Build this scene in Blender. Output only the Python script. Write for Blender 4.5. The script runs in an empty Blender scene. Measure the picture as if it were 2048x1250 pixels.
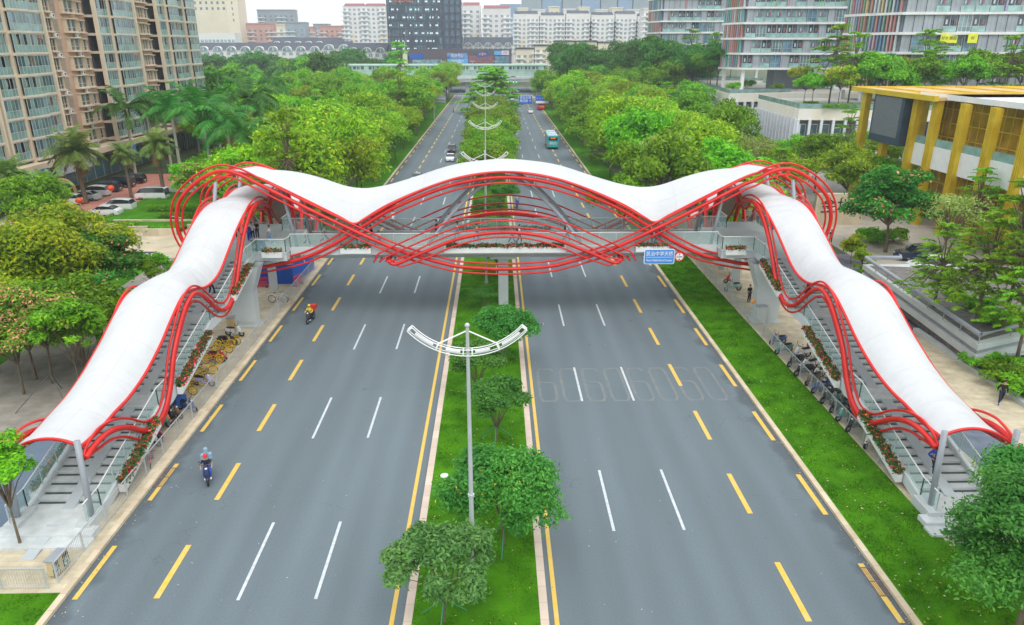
import bpy, bmesh, math, random
import numpy as np
from mathutils import Vector, Matrix, Euler
rad = math.radians
S = bpy.context.scene
COL = S.collection
# ------------------------------------------------------------ camera, world, sun, exposure
CAM_H, CAM_F, PITCH, YAW = 22.8, 1450.0, rad(20.322), rad(1.26)
cam_data = bpy.data.cameras.new('camera'); cam = bpy.data.objects.new('camera', cam_data); COL.objects.link(cam)
cam_data.sensor_width = 36; cam_data.lens = CAM_F*36/2048
cam_data.clip_start = 0.5; cam_data.clip_end = 6000
cam.location = (0, 0, CAM_H); cam.rotation_euler = (rad(90)-PITCH, 0, -YAW)
S.camera = cam
world = bpy.data.worlds.new('World'); S.world = world; world.use_nodes = True
wn = world.node_tree; wn.nodes.clear()
w_out = wn.nodes.new('ShaderNodeOutputWorld')
w_sky = wn.nodes.new('ShaderNodeTexSky'); w_sky.sky_type = 'NISHITA'; w_sky.sun_disc = False
w_sky.sun_elevation = rad(58); w_sky.sun_rotation = rad(200); w_sky.air_density = 1.3; w_sky.dust_density = 3.0
w_bg = wn.nodes.new('ShaderNodeBackground'); w_bg.inputs[1].default_value = 0.10
w_cl = wn.nodes.new('ShaderNodeBackground'); w_cl.inputs[0].default_value = (0.93, 0.965, 1.0, 1); w_cl.inputs[1].default_value = 1.12
w_tc = wn.nodes.new('ShaderNodeTexCoord'); w_no = wn.nodes.new('ShaderNodeTexNoise')
w_no.inputs['Scale'].default_value = 2.2; w_no.inputs['Detail'].default_value = 5
w_cr = wn.nodes.new('ShaderNodeMapRange'); w_cr.inputs[1].default_value = 0.3; w_cr.inputs[2].default_value = 0.65
w_cr.inputs[3].default_value = 0.80; w_cr.inputs[4].default_value = 0.97
w_mx = wn.nodes.new('ShaderNodeMixShader')
wn.links.new(w_tc.outputs['Generated'], w_no.inputs['Vector']); wn.links.new(w_no.outputs[0], w_cr.inputs[0])
wn.links.new(w_cr.outputs[0], w_mx.inputs[0]); wn.links.new(w_sky.outputs[0], w_bg.inputs[0])
wn.links.new(w_bg.outputs[0], w_mx.inputs[1]); wn.links.new(w_cl.outputs[0], w_mx.inputs[2])
wn.links.new(w_mx.outputs[0], w_out.inputs[0])
sun_d = bpy.data.lights.new('sun', 'SUN'); sun_d.energy = 1.4; sun_d.angle = rad(42); sun_d.color = (1, 0.96, 0.9)
sun = bpy.data.objects.new('sun', sun_d); COL.objects.link(sun)
sun.rotation_euler = (rad(32), 0, rad(200-180)); sun.location = (0, 0, 200)
S.view_settings.view_transform = 'Standard'; S.view_settings.look = 'None'
S.view_settings.exposure = 0.40; S.view_settings.gamma = 1
# ------------------------------------------------------------ helpers
_fw = Vector((math.sin(YAW)*math.cos(PITCH), math.cos(YAW)*math.cos(PITCH), -math.sin(PITCH)))
_rt = Vector((math.cos(YAW), -math.sin(YAW), 0)); _up = _rt.cross(_fw)
def _ray(px, py): return _fw*CAM_F + _rt*(px-1024) - _up*(py-625)
def gp(px, py, z=0.0):                       # where a sight line meets the level z
    r = _ray(px, py); k = (z-CAM_H)/r.z; return Vector((r.x*k, r.y*k, z))
def py_(px, py, Y):                          # ... meets the vertical plane y = Y
    r = _ray(px, py); k = Y/r.y; return Vector((r.x*k, Y, CAM_H+r.z*k))
MATS = {}
def mat(name, rgb, rough=0.6, var=0.12, scale=1.5, bump=0.0, metal=0.0, spec=0.5, emis=None, trans=0.0, alpha=1.0, rgb2=None, bscale=None, island=0.0, detail=5, stretch=None):
    if name in MATS: return MATS[name]
    m = bpy.data.materials.new(name); m.use_nodes = True; nt = m.node_tree; b = nt.nodes['Principled BSDF']
    b.inputs['Roughness'].default_value = rough; b.inputs['Metallic'].default_value = metal
    b.inputs['Specular IOR Level'].default_value = spec
    geo = nt.nodes.new('ShaderNodeNewGeometry')
    src = geo.outputs['Position']
    if stretch:
        mp = nt.nodes.new('ShaderNodeMapping'); mp.inputs['Scale'].default_value = stretch
        nt.links.new(src, mp.inputs[0]); src = mp.outputs[0]
    no = nt.nodes.new('ShaderNodeTexNoise'); no.inputs['Scale'].default_value = scale; no.inputs['Detail'].default_value = detail
    nt.links.new(src, no.inputs['Vector'])
    mr = nt.nodes.new('ShaderNodeMapRange'); mr.inputs[1].default_value = 0.3; mr.inputs[2].default_value = 0.7
    nt.links.new(no.outputs[0], mr.inputs[0])
    mx = nt.nodes.new('ShaderNodeMix'); mx.data_type = 'RGBA'
    a = tuple(c*(1-var) for c in rgb); c2 = rgb2 if rgb2 else tuple(min(1, c*(1+var)) for c in rgb)
    mx.inputs['A'].default_value = (*a, 1); mx.inputs['B'].default_value = (*c2, 1)
    nt.links.new(mr.outputs[0], mx.inputs['Factor'])
    col = mx.outputs['Result']
    if island:
        hs = nt.nodes.new('ShaderNodeHueSaturation')
        r2 = nt.nodes.new('ShaderNodeMapRange'); r2.inputs[3].default_value = 1-island; r2.inputs[4].default_value = 1+island
        nt.links.new(geo.outputs['Random Per Island'], r2.inputs[0]); nt.links.new(r2.outputs[0], hs.inputs['Value'])
        nt.links.new(col, hs.inputs['Color']); col = hs.outputs[0]
    nt.links.new(col, b.inputs['Base Color'])
    if bump:
        nb = nt.nodes.new('ShaderNodeTexNoise'); nb.inputs['Scale'].default_value = bscale or scale*8; nb.inputs['Detail'].default_value = 4
        nt.links.new(src, nb.inputs['Vector'])
        bu = nt.nodes.new('ShaderNodeBump'); bu.inputs['Strength'].default_value = min(1, bump); bu.inputs['Distance'].default_value = 0.02
        nt.links.new(nb.outputs[0], bu.inputs['Height']); nt.links.new(bu.outputs[0], b.inputs['Normal'])
    if emis:
        b.inputs['Emission Color'].default_value = (*emis[:3], 1); b.inputs['Emission Strength'].default_value = emis[3]
    if trans: b.inputs['Transmission Weight'].default_value = trans
    if alpha < 1: b.inputs['Alpha'].default_value = alpha
    MATS[name] = m; return m
class MB:
    def __init__(s): s.v = []; s.f = []; s.m = []; s.mats = []; s.cur = 0
    def use(s, m):
        if m not in s.mats: s.mats.append(m)
        s.cur = s.mats.index(m); return s
    def add(s, vs, fs):
        o = len(s.v); s.v.extend([tuple(x) for x in vs]); s.f.extend([tuple(i+o for i in f) for f in fs]); s.m.extend([s.cur]*len(fs)); return s
    def box(s, x0, x1, y0, y1, z0, z1, M=None):
        vs = [Vector((x, y, z)) for z in (z0, z1) for x, y in ((x0, y0), (x1, y0), (x1, y1), (x0, y1))]
        if M is not None: vs = [M @ v for v in vs]
        return s.add(vs, [(3, 2, 1, 0), (4, 5, 6, 7), (0, 1, 5, 4), (1, 2, 6, 5), (2, 3, 7, 6), (3, 0, 4, 7)])
    def bar(s, a, b, w, h, upv=Vector((0, 0, 1))):
        a = Vector(a); b = Vector(b); d = (b-a).normalized(); sd = d.cross(upv)
        if sd.length < 1e-4: sd = d.cross(Vector((1, 0, 0)))
        sd.normalize(); u = sd.cross(d)
        vs = [p+sd*x*w/2+u*y*h/2 for p in (a, b) for x, y in ((-1, -1), (1, -1), (1, 1), (-1, 1))]
        return s.add(vs, [(3, 2, 1, 0), (4, 5, 6, 7), (0, 1, 5, 4), (1, 2, 6, 5), (2, 3, 7, 6), (3, 0, 4, 7)])
    def tube(s, pts, r, n=8, cap=True):
        pts = [Vector(p) for p in pts]; rs = r if isinstance(r, (list, tuple)) else [r]*len(pts)
        t0 = (pts[1]-pts[0]).normalized(); ref = Vector((0, 0, 1)) if abs(t0.z) < 0.9 else Vector((1, 0, 0))
        nrm = t0.cross(ref).normalized(); vs = []; fs = []
        for i, p in enumerate(pts):
            t = (pts[min(i+1, len(pts)-1)]-pts[max(i-1, 0)]).normalized()
            nrm = (nrm-t*nrm.dot(t)).normalized(); bi = t.cross(nrm)
            for k in range(n):
                a = 2*math.pi*k/n; vs.append(p+(nrm*math.cos(a)+bi*math.sin(a))*rs[i])
        for i in range(len(pts)-1):
            for k in range(n): fs.append((i*n+k, i*n+(k+1) % n, (i+1)*n+(k+1) % n, (i+1)*n+k))
        if cap: fs.append(tuple(range(n-1, -1, -1))); fs.append(tuple((len(pts)-1)*n+k for k in range(n)))
        return s.add(vs, fs)
    def ring(s, c, ax, R, r, n=20, k=6):
        c = Vector(c); ax = Vector(ax).normalized(); u = ax.orthogonal().normalized(); w = ax.cross(u); vs = []; fs = []
        for i in range(n):
            a = 2*math.pi*i/n; d = u*math.cos(a)+w*math.sin(a)
            for j in range(k):
                b = 2*math.pi*j/k; vs.append(c+d*(R+r*math.cos(b))+ax*r*math.sin(b))
        for i in range(n):
            for j in range(k): fs.append((i*k+j, i*k+(j+1) % k, ((i+1) % n)*k+(j+1) % k, ((i+1) % n)*k+j))
        return s.add(vs, fs)
    def cyl(s, a, b, r, n=12): return s.tube([a, b], r, n)
    def ell(s, c, rx, ry, rz, n=10, k=7, M=None):
        vs = [Vector((c[0], c[1], c[2]-rz))]; fs = []
        for i in range(1, k):
            t = -math.pi/2+math.pi*i/k
            for j in range(n):
                a = 2*math.pi*j/n; vs.append(Vector((c[0]+rx*math.cos(t)*math.cos(a), c[1]+ry*math.cos(t)*math.sin(a), c[2]+rz*math.sin(t))))
        vs.append(Vector((c[0], c[1], c[2]+rz)))
        for j in range(n): fs.append((0, 1+(j+1) % n, 1+j))
        for i in range(k-2):
            for j in range(n): fs.append((1+i*n+j, 1+i*n+(j+1) % n, 1+(i+1)*n+(j+1) % n, 1+(i+1)*n+j))
        for j in range(n): fs.append((1+(k-2)*n+j, 1+(k-2)*n+(j+1) % n, len(vs)-1))
        if M is not None: vs = [M @ v for v in vs]
        return s.add(vs, fs)
    def prism(s, poly, z0, z1, M=None):      # poly: xy points counter-clockwise
        n = len(poly); vs = [Vector((x, y, z0)) for x, y in poly]+[Vector((x, y, z1)) for x, y in poly]
        if M is not None: vs = [M @ v for v in vs]
        return s.add(vs, [tuple(range(n-1, -1, -1)), tuple(range(n, 2*n))]+[(i, (i+1) % n, n+(i+1) % n, n+i) for i in range(n)])
    def build(s, name, parent=None, smooth=False, loc=None):
        me = bpy.data.meshes.new(name); me.from_pydata(s.v, [], s.f)
        for m in s.mats: me.materials.append(m)
        me.polygons.foreach_set('material_index', s.m)
        if smooth: me.polygons.foreach_set('use_smooth', [True]*len(s.f))
        me.update(); o = bpy.data.objects.new(name, me); COL.objects.link(o)
        if parent: o.parent = parent
        if loc: o.location = loc
        return o
def tag(o, label, cat, group=None):
    o['label'] = label; o['category'] = cat
    if group: o['group'] = group
    return o
def thing(name, label, cat, loc=(0, 0, 0), rz=0.0, group=None, scale=1.0):
    o = bpy.data.objects.new(name, None); COL.objects.link(o); o.location = loc; o.rotation_euler = (0, 0, rz)
    o.empty_display_size = 0.3
    if scale != 1.0: o.scale = (scale,)*3
    return tag(o, label, cat, group)
def struct(mb, name):
    o = mb.build(name); o['kind'] = 'structure'; return o
def ref(me_obj, name, parent, loc=(0, 0, 0), rot=(0, 0, 0), scale=None):
    o = bpy.data.objects.new(name, me_obj.data if hasattr(me_obj, 'data') else me_obj); COL.objects.link(o); o.parent = parent
    o.location = loc; o.rotation_euler = rot
    if scale: o.scale = scale
    return o
KIDS = {}
def clone(root, loc, rz, label, group=None, scale=None, cat=None):
    if root.name not in KIDS: KIDS[root.name] = [(c, list(c.children)) for c in root.children]
    r = root.copy(); COL.objects.link(r); r.location = loc; r.rotation_euler = (0, 0, rz); r['label'] = label
    if group: r['group'] = group
    if cat: r['category'] = cat
    if scale: r.scale = (scale,)*3 if not isinstance(scale, tuple) else scale
    for c, gs in KIDS[root.name]:
        d = c.copy(); COL.objects.link(d); d.parent = r
        for g in gs:
            e = g.copy(); COL.objects.link(e); e.parent = d
    return r
def catmull(pts, n=6):
    P = [Vector(p) for p in pts]; P = [2*P[0]-P[1]]+P+[2*P[-1]-P[-2]]; out = []
    for i in range(1, len(P)-2):
        for j in range(n):
            t = j/n; a, b, c, d = P[i-1], P[i], P[i+1], P[i+2]
            out.append(0.5*((2*b)+(c-a)*t+(2*a-5*b+4*c-d)*t*t+(3*b-a-3*c+d)*t**3))
    out.append(P[-2]); return out
def interp(tab, x):
    if x <= tab[0][0]: return tab[0][1]
    for (a, b), (c, d) in zip(tab, tab[1:]):
        if x <= c: return b+(d-b)*(x-a)/(c-a)
    return tab[-1][1]
def text_mesh(body, size, depth, m, parent, name, loc, rot, width=None):
    cu = bpy.data.curves.new('lettering', 'FONT'); cu.body = body; cu.size = size; cu.extrude = depth/2; cu.align_x = 'CENTER'; cu.align_y = 'CENTER'
    t = bpy.data.objects.new('lettering', cu); COL.objects.link(t)
    dg = bpy.context.evaluated_depsgraph_get(); me = bpy.data.meshes.new_from_object(t.evaluated_get(dg))
    bpy.data.objects.remove(t)
    me.materials.clear(); me.materials.append(m)
    for p in me.polygons: p.material_index = 0
    o = bpy.data.objects.new(name, me); COL.objects.link(o); o.parent = parent; o.location = loc; o.rotation_euler = rot
    if width and len(me.vertices):
        xs = [v.co.x for v in me.vertices]; w = max(xs)-min(xs); o.scale = (width/w, 1, 1)
    return o
# common materials
M_red = mat('red_paint', (0.66, 0.010, 0.008), 0.42, 0.16, 0.9, rgb2=(.72, .022, .015), bump=.08, bscale=3)
M_white = mat('white_membrane', (0.555, 0.57, 0.58), 0.6, 0.03, 0.5)
M_steel = mat('grey_steel_paint', (0.30, 0.33, 0.37), 0.4, 0.06)
M_lsteel = mat('light_steel', (0.55, 0.58, 0.60), 0.35, 0.06, metal=0.3)
M_dark = mat('dark_metal', (0.06, 0.06, 0.07), 0.5)
M_black = mat('black_plastic', (0.015, 0.015, 0.018), 0.5)
M_rub = mat('tyre_rubber', (0.02, 0.02, 0.02), 0.8)
M_conc = mat('pale_concrete', (0.52, 0.56, 0.56), 0.75, 0.08, 0.6, bump=0.2)
M_wpaint = mat('white_paint', (0.78, 0.80, 0.80), 0.5, 0.04)
M_bark = mat('tree_bark', (0.16, 0.12, 0.08), 0.9, 0.25, 4, bump=0.5)

def membrane_detail(m):
    nt = m.node_tree; b = nt.nodes['Principled BSDF']; geo = nt.nodes.new('ShaderNodeNewGeometry')
    wv = nt.nodes.new('ShaderNodeTexNoise'); wv.inputs['Scale'].default_value = .55; wv.inputs['Detail'].default_value = 2
    mp = nt.nodes.new('ShaderNodeMapping'); mp.inputs['Scale'].default_value = (1.0, 2.2, 1.0); mp.inputs['Rotation'].default_value = (0, 0, .5)
    nt.links.new(geo.outputs['Position'], mp.inputs[0]); nt.links.new(mp.outputs[0], wv.inputs[0])
    vo = nt.nodes.new('ShaderNodeTexVoronoi'); vo.feature = 'F1'; vo.inputs['Scale'].default_value = .33; nt.links.new(mp.outputs[0], vo.inputs[0])
    ad = nt.nodes.new('ShaderNodeMath'); ad.operation = 'MULTIPLY_ADD'; ad.inputs[1].default_value = .35; nt.links.new(vo.outputs['Distance'], ad.inputs[0]); nt.links.new(wv.outputs[0], ad.inputs[2])
    bu = nt.nodes.new('ShaderNodeBump'); bu.inputs['Strength'].default_value = .45; bu.inputs['Distance'].default_value = .34
    br = nt.nodes.new('ShaderNodeTexBrick'); br.inputs['Scale'].default_value = 1; br.inputs['Brick Width'].default_value = 3.1; br.inputs['Row Height'].default_value = 3.1; br.offset = 0; br.inputs['Mortar Size'].default_value = .03; br.inputs['Mortar Smooth'].default_value = .6
    br.inputs['Color1'].default_value = (1, 1, 1, 1); br.inputs['Color2'].default_value = (.965, .965, .97, 1); br.inputs['Mortar'].default_value = (.86, .87, .88, 1); nt.links.new(geo.outputs['Position'], br.inputs['Vector'])
    mm = nt.nodes.new('ShaderNodeMix'); mm.data_type = 'RGBA'; mm.blend_type = 'MULTIPLY'; mm.inputs['Factor'].default_value = 1; src = b.inputs['Base Color'].links[0].from_socket
    nt.links.new(src, mm.inputs['A']); nt.links.new(br.outputs[0], mm.inputs['B']); nt.links.new(mm.outputs['Result'], b.inputs['Base Color'])
    nt.links.new(ad.outputs[0], bu.inputs['Height']); nt.links.new(bu.outputs[0], b.inputs['Normal'])
membrane_detail(M_white)
# ------------------------------------------------------------ the ground, roads, pavements
YN, YF = 8.0, 372.0
def sheet(name, poly, z, m, zb=None):
    b = MB().use(m)
    if zb is None: b.add([(x, y, z) for x, y in poly], [tuple(range(len(poly)))])
    else: b.prism(poly, zb, z)
    return struct(b, name)
def rect(x0, x1, y0, y1): return [(x0, y0), (x1, y0), (x1, y1), (x0, y1)]
M_asph = mat('worn_asphalt', (0.130, 0.168, 0.188), 0.85, 0.10, 0.35, bump=0.3, bscale=30, stretch=(1, 0.12, 1))
def asphalt_detail(m):
    nt = m.node_tree; b = nt.nodes['Principled BSDF']; src = b.inputs['Base Color'].links[0].from_socket
    geo = nt.nodes.new('ShaderNodeNewGeometry')
    fine = nt.nodes.new('ShaderNodeTexNoise'); fine.inputs['Scale'].default_value = 14; fine.inputs['Detail'].default_value = 3
    nt.links.new(geo.outputs['Position'], fine.inputs[0])
    mr = nt.nodes.new('ShaderNodeMapRange'); mr.inputs[1].default_value = .3; mr.inputs[2].default_value = .7; mr.inputs[3].default_value = .90; mr.inputs[4].default_value = 1.10
    nt.links.new(fine.outputs[0], mr.inputs[0])
    hs = nt.nodes.new('ShaderNodeHueSaturation'); nt.links.new(mr.outputs[0], hs.inputs['Value']); nt.links.new(src, hs.inputs['Color'])
    vo = nt.nodes.new('ShaderNodeTexVoronoi'); vo.feature = 'DISTANCE_TO_EDGE'; vo.inputs['Scale'].default_value = 0.11
    wn_ = nt.nodes.new('ShaderNodeTexNoise'); wn_.inputs['Scale'].default_value = 0.9; wn_.inputs['Detail'].default_value = 6
    vm = nt.nodes.new('ShaderNodeVectorMath'); vm.operation = 'MULTIPLY_ADD'; vm.inputs[1].default_value = (2.2, 2.2, 2.2)
    nt.links.new(geo.outputs['Position'], wn_.inputs[0]); nt.links.new(wn_.outputs['Color'], vm.inputs[0]); nt.links.new(geo.outputs['Position'], vm.inputs[2])
    nt.links.new(vm.outputs[0], vo.inputs['Vector'])
    cr = nt.nodes.new('ShaderNodeMapRange'); cr.inputs[1].default_value = 0.0; cr.inputs[2].default_value = 0.004; cr.inputs[3].default_value = 0.35; cr.inputs[4].default_value = 0
    nt.links.new(vo.outputs['Distance'], cr.inputs[0])
    ms = nt.nodes.new('ShaderNodeTexNoise'); ms.inputs['Scale'].default_value = .08; nt.links.new(geo.outputs['Position'], ms.inputs[0])
    mk = nt.nodes.new('ShaderNodeMapRange'); mk.inputs[1].default_value = .5; mk.inputs[2].default_value = .6; nt.links.new(ms.outputs[0], mk.inputs[0])
    mu = nt.nodes.new('ShaderNodeMath'); mu.operation = 'MULTIPLY'; nt.links.new(cr.outputs[0], mu.inputs[0]); nt.links.new(mk.outputs[0], mu.inputs[1])
    mx = nt.nodes.new('ShaderNodeMix'); mx.data_type = 'RGBA'; mx.inputs['B'].default_value = (.05, .055, .06, 1)
    nt.links.new(mu.outputs[0], mx.inputs['Factor']); nt.links.new(hs.outputs[0], mx.inputs['A']); nt.links.new(mx.outputs['Result'], b.inputs['Base Color'])
    # tyre-worn lanes: two darker tracks in each lane, and big repair patches
    pb = nt.nodes.new('ShaderNodeTexBrick'); pb.inputs['Scale'].default_value = 1; pb.inputs['Brick Width'].default_value = 3.6; pb.inputs['Row Height'].default_value = 23; pb.inputs['Mortar Size'].default_value = .02; pb.inputs['Mortar Smooth'].default_value = 1
    pb.inputs['Color1'].default_value = (.96, .96, .96, 1); pb.inputs['Color2'].default_value = (1.02, 1.02, 1.02, 1); pb.inputs['Mortar'].default_value = (.94, .94, .94, 1); pb.offset = .3; nt.links.new(geo.outputs['Position'], pb.inputs['Vector'])
    wz = nt.nodes.new('ShaderNodeTexWave'); wz.bands_direction = 'X'; wz.inputs['Scale'].default_value = .18; wz.inputs['Distortion'].default_value = .6; wz.inputs['Detail'].default_value = 1; wz.inputs['Detail Scale'].default_value = .3
    nt.links.new(geo.outputs['Position'], wz.inputs['Vector']); wm = nt.nodes.new('ShaderNodeMapRange'); wm.inputs[3].default_value = .95; wm.inputs[4].default_value = 1.03; nt.links.new(wz.outputs['Fac'], wm.inputs[0])
    m3 = nt.nodes.new('ShaderNodeMix'); m3.data_type = 'RGBA'; m3.blend_type = 'MULTIPLY'; m3.inputs['Factor'].default_value = 1; nt.links.new(pb.outputs[0], m3.inputs['A']); nt.links.new(wm.outputs[0], m3.inputs['B'])
    os_ = nt.nodes.new('ShaderNodeTexNoise'); os_.inputs['Scale'].default_value = .9; os_.inputs['Detail'].default_value = 5; nt.links.new(geo.outputs['Position'], os_.inputs[0])
    om = nt.nodes.new('ShaderNodeMapRange'); om.inputs[1].default_value = .68; om.inputs[2].default_value = .74; om.inputs[3].default_value = 1; om.inputs[4].default_value = .78; nt.links.new(os_.outputs[0], om.inputs[0])
    m4 = nt.nodes.new('ShaderNodeMix'); m4.data_type = 'RGBA'; m4.blend_type = 'MULTIPLY'; m4.inputs['Factor'].default_value = 1; nt.links.new(m3.outputs['Result'], m4.inputs['A']); nt.links.new(om.outputs[0], m4.inputs['B'])
    m5 = nt.nodes.new('ShaderNodeMix'); m5.data_type = 'RGBA'; m5.blend_type = 'MULTIPLY'; m5.inputs['Factor'].default_value = 1; nt.links.new(mx.outputs['Result'], m5.inputs['A']); nt.links.new(m4.outputs['Result'], m5.inputs['B']); mx = m5
    # damp, dirty gutters along the two outer kerbs (worn in, of ragged outline)
    sx = nt.nodes.new('ShaderNodeSeparateXYZ'); nt.links.new(geo.outputs['Position'], sx.inputs[0])
    def dist(x0):
        s = nt.nodes.new('ShaderNodeMath'); s.operation = 'SUBTRACT'; s.inputs[1].default_value = x0; nt.links.new(sx.outputs[0], s.inputs[0])
        a = nt.nodes.new('ShaderNodeMath'); a.operation = 'ABSOLUTE'; nt.links.new(s.outputs[0], a.inputs[0]); return a.outputs[0]
    mi = nt.nodes.new('ShaderNodeMath'); mi.operation = 'MINIMUM'; nt.links.new(dist(-19.0), mi.inputs[0]); nt.links.new(dist(17.3), mi.inputs[1])
    rn = nt.nodes.new('ShaderNodeTexNoise'); rn.inputs['Scale'].default_value = .6; rn.inputs['Detail'].default_value = 7; nt.links.new(geo.outputs['Position'], rn.inputs[0])
    ad = nt.nodes.new('ShaderNodeMath'); ad.operation = 'MULTIPLY_ADD'; ad.inputs[1].default_value = 2.6; nt.links.new(rn.outputs[0], ad.inputs[0]); nt.links.new(mi.outputs[0], ad.inputs[2])
    gt = nt.nodes.new('ShaderNodeMapRange'); gt.inputs[1].default_value = 1.75; gt.inputs[2].default_value = 2.25; gt.inputs[3].default_value = .5; gt.inputs[4].default_value = 0
    nt.links.new(ad.outputs[0], gt.inputs[0])
    m2 = nt.nodes.new('ShaderNodeMix'); m2.data_type = 'RGBA'; m2.inputs['B'].default_value = (.05, .065, .075, 1)
    nt.links.new(gt.outputs[0], m2.inputs['Factor']); nt.links.new(mx.outputs['Result'], m2.inputs['A']); nt.links.new(m2.outputs['Result'], b.inputs['Base Color'])
asphalt_detail(M_asph)
M_grass = mat('lawn_grass', (0.055, 0.20, 0.006), 0.9, 0.3, 0.7, bump=1.0, bscale=22, rgb2=(0.075, 0.25, 0.007), spec=0.1, detail=9)
M_soil = mat('ground_cover_soil', (0.07, 0.10, 0.035), 0.95, 0.4, 0.25, bump=0.4)
M_brick = mat('beige_pavers', (0.52, 0.45, 0.31), 0.85, 0.16, 0.9, bump=0.3, rgb2=(0.66, 0.58, 0.42), detail=8)
M_kerb = mat('kerb_stone', (0.62, 0.50, 0.33), 0.85, 0.12, 0.8, bump=0.2, rgb2=(0.72, 0.62, 0.46))
M_kerb2 = mat('pinkish_kerb', (0.66, 0.54, 0.44), 0.85, 0.10, 0.8, bump=0.2)
M_gpave = mat('grey_pavers', (0.30, 0.28, 0.24), 0.85, 0.18, 0.8, bump=0.3)
M_tiles = mat('plaza_tiles', (0.58, 0.50, 0.36), 0.8, 0.15, 0.5, bump=0.2)
def paver_grid(m, sx, sy, amt=0.75, off=0.5):
    nt = m.node_tree; b = nt.nodes['Principled BSDF']; src = b.inputs['Base Color'].links[0].from_socket
    geo = nt.nodes.new('ShaderNodeNewGeometry'); br = nt.nodes.new('ShaderNodeTexBrick')
    br.inputs['Scale'].default_value = 1; br.inputs['Brick Width'].default_value = sx; br.inputs['Row Height'].default_value = sy
    br.inputs['Mortar Size'].default_value = 0.012; br.offset = off
    br.inputs['Color1'].default_value = (1, 1, 1, 1); br.inputs['Color2'].default_value = (.86, .86, .86, 1); br.inputs['Mortar'].default_value = (amt, amt, amt, 1)
    nt.links.new(geo.outputs['Position'], br.inputs['Vector'])
    mx = nt.nodes.new('ShaderNodeMix'); mx.data_type = 'RGBA'; mx.blend_type = 'MULTIPLY'; mx.inputs['Factor'].default_value = 1
    nt.links.new(src, mx.inputs['A']); nt.links.new(br.outputs[0], mx.inputs['B']); nt.links.new(mx.outputs['Result'], b.inputs['Base Color'])
paver_grid(M_brick, 0.6, 0.3); paver_grid(M_gpave, 0.6, 0.6, 0.7); paver_grid(M_tiles, 1.2, 0.6, 0.8)
paver_grid(M_kerb, 50, 1.0, 0.55, 0); paver_grid(M_kerb2, 50, 1.0, 0.6, 0)
g = MB().use(M_soil).box(-2600, 2600, -60, 4200, -2.0, -0.02); struct(g, 'ground')
sheet('road', rect(-19.0, 17.3, YN, YF), 0.0, M_asph)
sheet('crossing_road', rect(-200, 200, YF, YF+60), -0.004, M_asph)
# kerbs and the median
b = MB().use(M_kerb)
b.box(-19.3, -19.0, YN, YF-12, -0.2, 0.16); struct(b, 'kerb_west')
b = MB().use(M_kerb); b.box(17.3, 17.6, YN, YF-12, -0.2, 0.16); struct(b, 'kerb_east')
b = MB().use(M_kerb2); b.box(-4.02, -3.66, YN, YF-30, -0.2, 0.17); b.box(1.72, 2.08, YN, YF-30, -0.2, 0.17); b.box(-3.66, 1.72, YF-30.3, YF-30, -.2, .17); struct(b, 'median_kerb')
def lawn(name, x0, x1, y0, y1, z, step=0.5):
    nx = max(2, int((x1-x0)/step)); ny = max(2, int((y1-y0)/step)); vs = []; fs = []
    rnd = random.Random(hash(name) % 99 if False else len(name))
    for j in range(ny+1):
        for i in range(nx+1):
            e = 0 if i in (0, nx) or j in (0, ny) else rnd.uniform(-.02, .035)
            vs.append((x0+(x1-x0)*i/nx, y0+(y1-y0)*j/ny, z+e))
    for j in range(ny):
        for i in range(nx): a = j*(nx+1)+i; fs.append((a, a+1, a+nx+2, a+nx+1))
    o = MB().use(M_grass).add(vs, fs).build(name, smooth=True); o['kind'] = 'structure'; return o
lawn('median_lawn', -3.66, 1.72, YN, YF-30.4, 0.15)
lawn('east_lawn', 17.6, 21.75, YN, 340, 0.13)
lawn('west_verge', -24.5, -19.3, 88, 340, .11)
lawn('east_lawn_end', 21.75, 26.5, YN, 28.4, 0.125)
lawn('west_lawn', -40, -19.3, YN, 26.1, 0.13)
M_tuft = mat('grass_blades', (0.05, 0.21, 0.008), 0.9, 0.3, 0.7, rgb2=(0.13, 0.33, 0.01), spec=0.05, island=.35)
def grass(name, x0, x1, y0, y1, z, n, seed):
    r = np.random.RandomState(seed); cx = r.uniform(x0, x1, n); cy = r.uniform(y0, y1, n)**1.0; a = r.uniform(0, 6.283, n); h = r.uniform(.04, .09, n); w = r.uniform(.02, .05, n)
    lx = r.uniform(-.04, .04, n); ly = r.uniform(-.04, .04, n)
    V = np.zeros((n, 3, 3)); V[:, 0] = np.c_[cx-np.cos(a)*w, cy-np.sin(a)*w, np.full(n, z)]; V[:, 1] = np.c_[cx+np.cos(a)*w, cy+np.sin(a)*w, np.full(n, z)]
    V[:, 2] = np.c_[cx+lx, cy+ly, z+h]
    me = fast_mesh(name, V.reshape(-1, 3), np.arange(3*n).reshape(n, 3), [M_tuft]); o = bpy.data.objects.new(name, me); COL.objects.link(o); o['kind'] = 'stuff'
    o['label'] = 'short green grass of the lawn'; o['category'] = 'grass'; return o
def fast_mesh(name, V, F, mats, midx=None):
    me = bpy.data.meshes.new(name); k = F.shape[1]; n = len(F)
    me.vertices.add(len(V)); me.vertices.foreach_set('co', np.asarray(V, dtype=np.float32).ravel())
    me.loops.add(n*k); me.loops.foreach_set('vertex_index', F.astype(np.int32).ravel())
    me.polygons.add(n); me.polygons.foreach_set('loop_start', np.arange(0, n*k, k, dtype=np.int32))
    try: me.polygons.foreach_set('loop_total', np.full(n, k, dtype=np.int32))
    except Exception: pass
    for m in mats: me.materials.append(m)
    if midx is not None: me.polygons.foreach_set('material_index', midx.astype(np.int32))
    me.update(calc_edges=True); return me
tag(grass('median_grass', -3.6, 1.66, 20, 75, .13, 70000, 3), 'short mown grass covering the central strip', 'grass')
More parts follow.
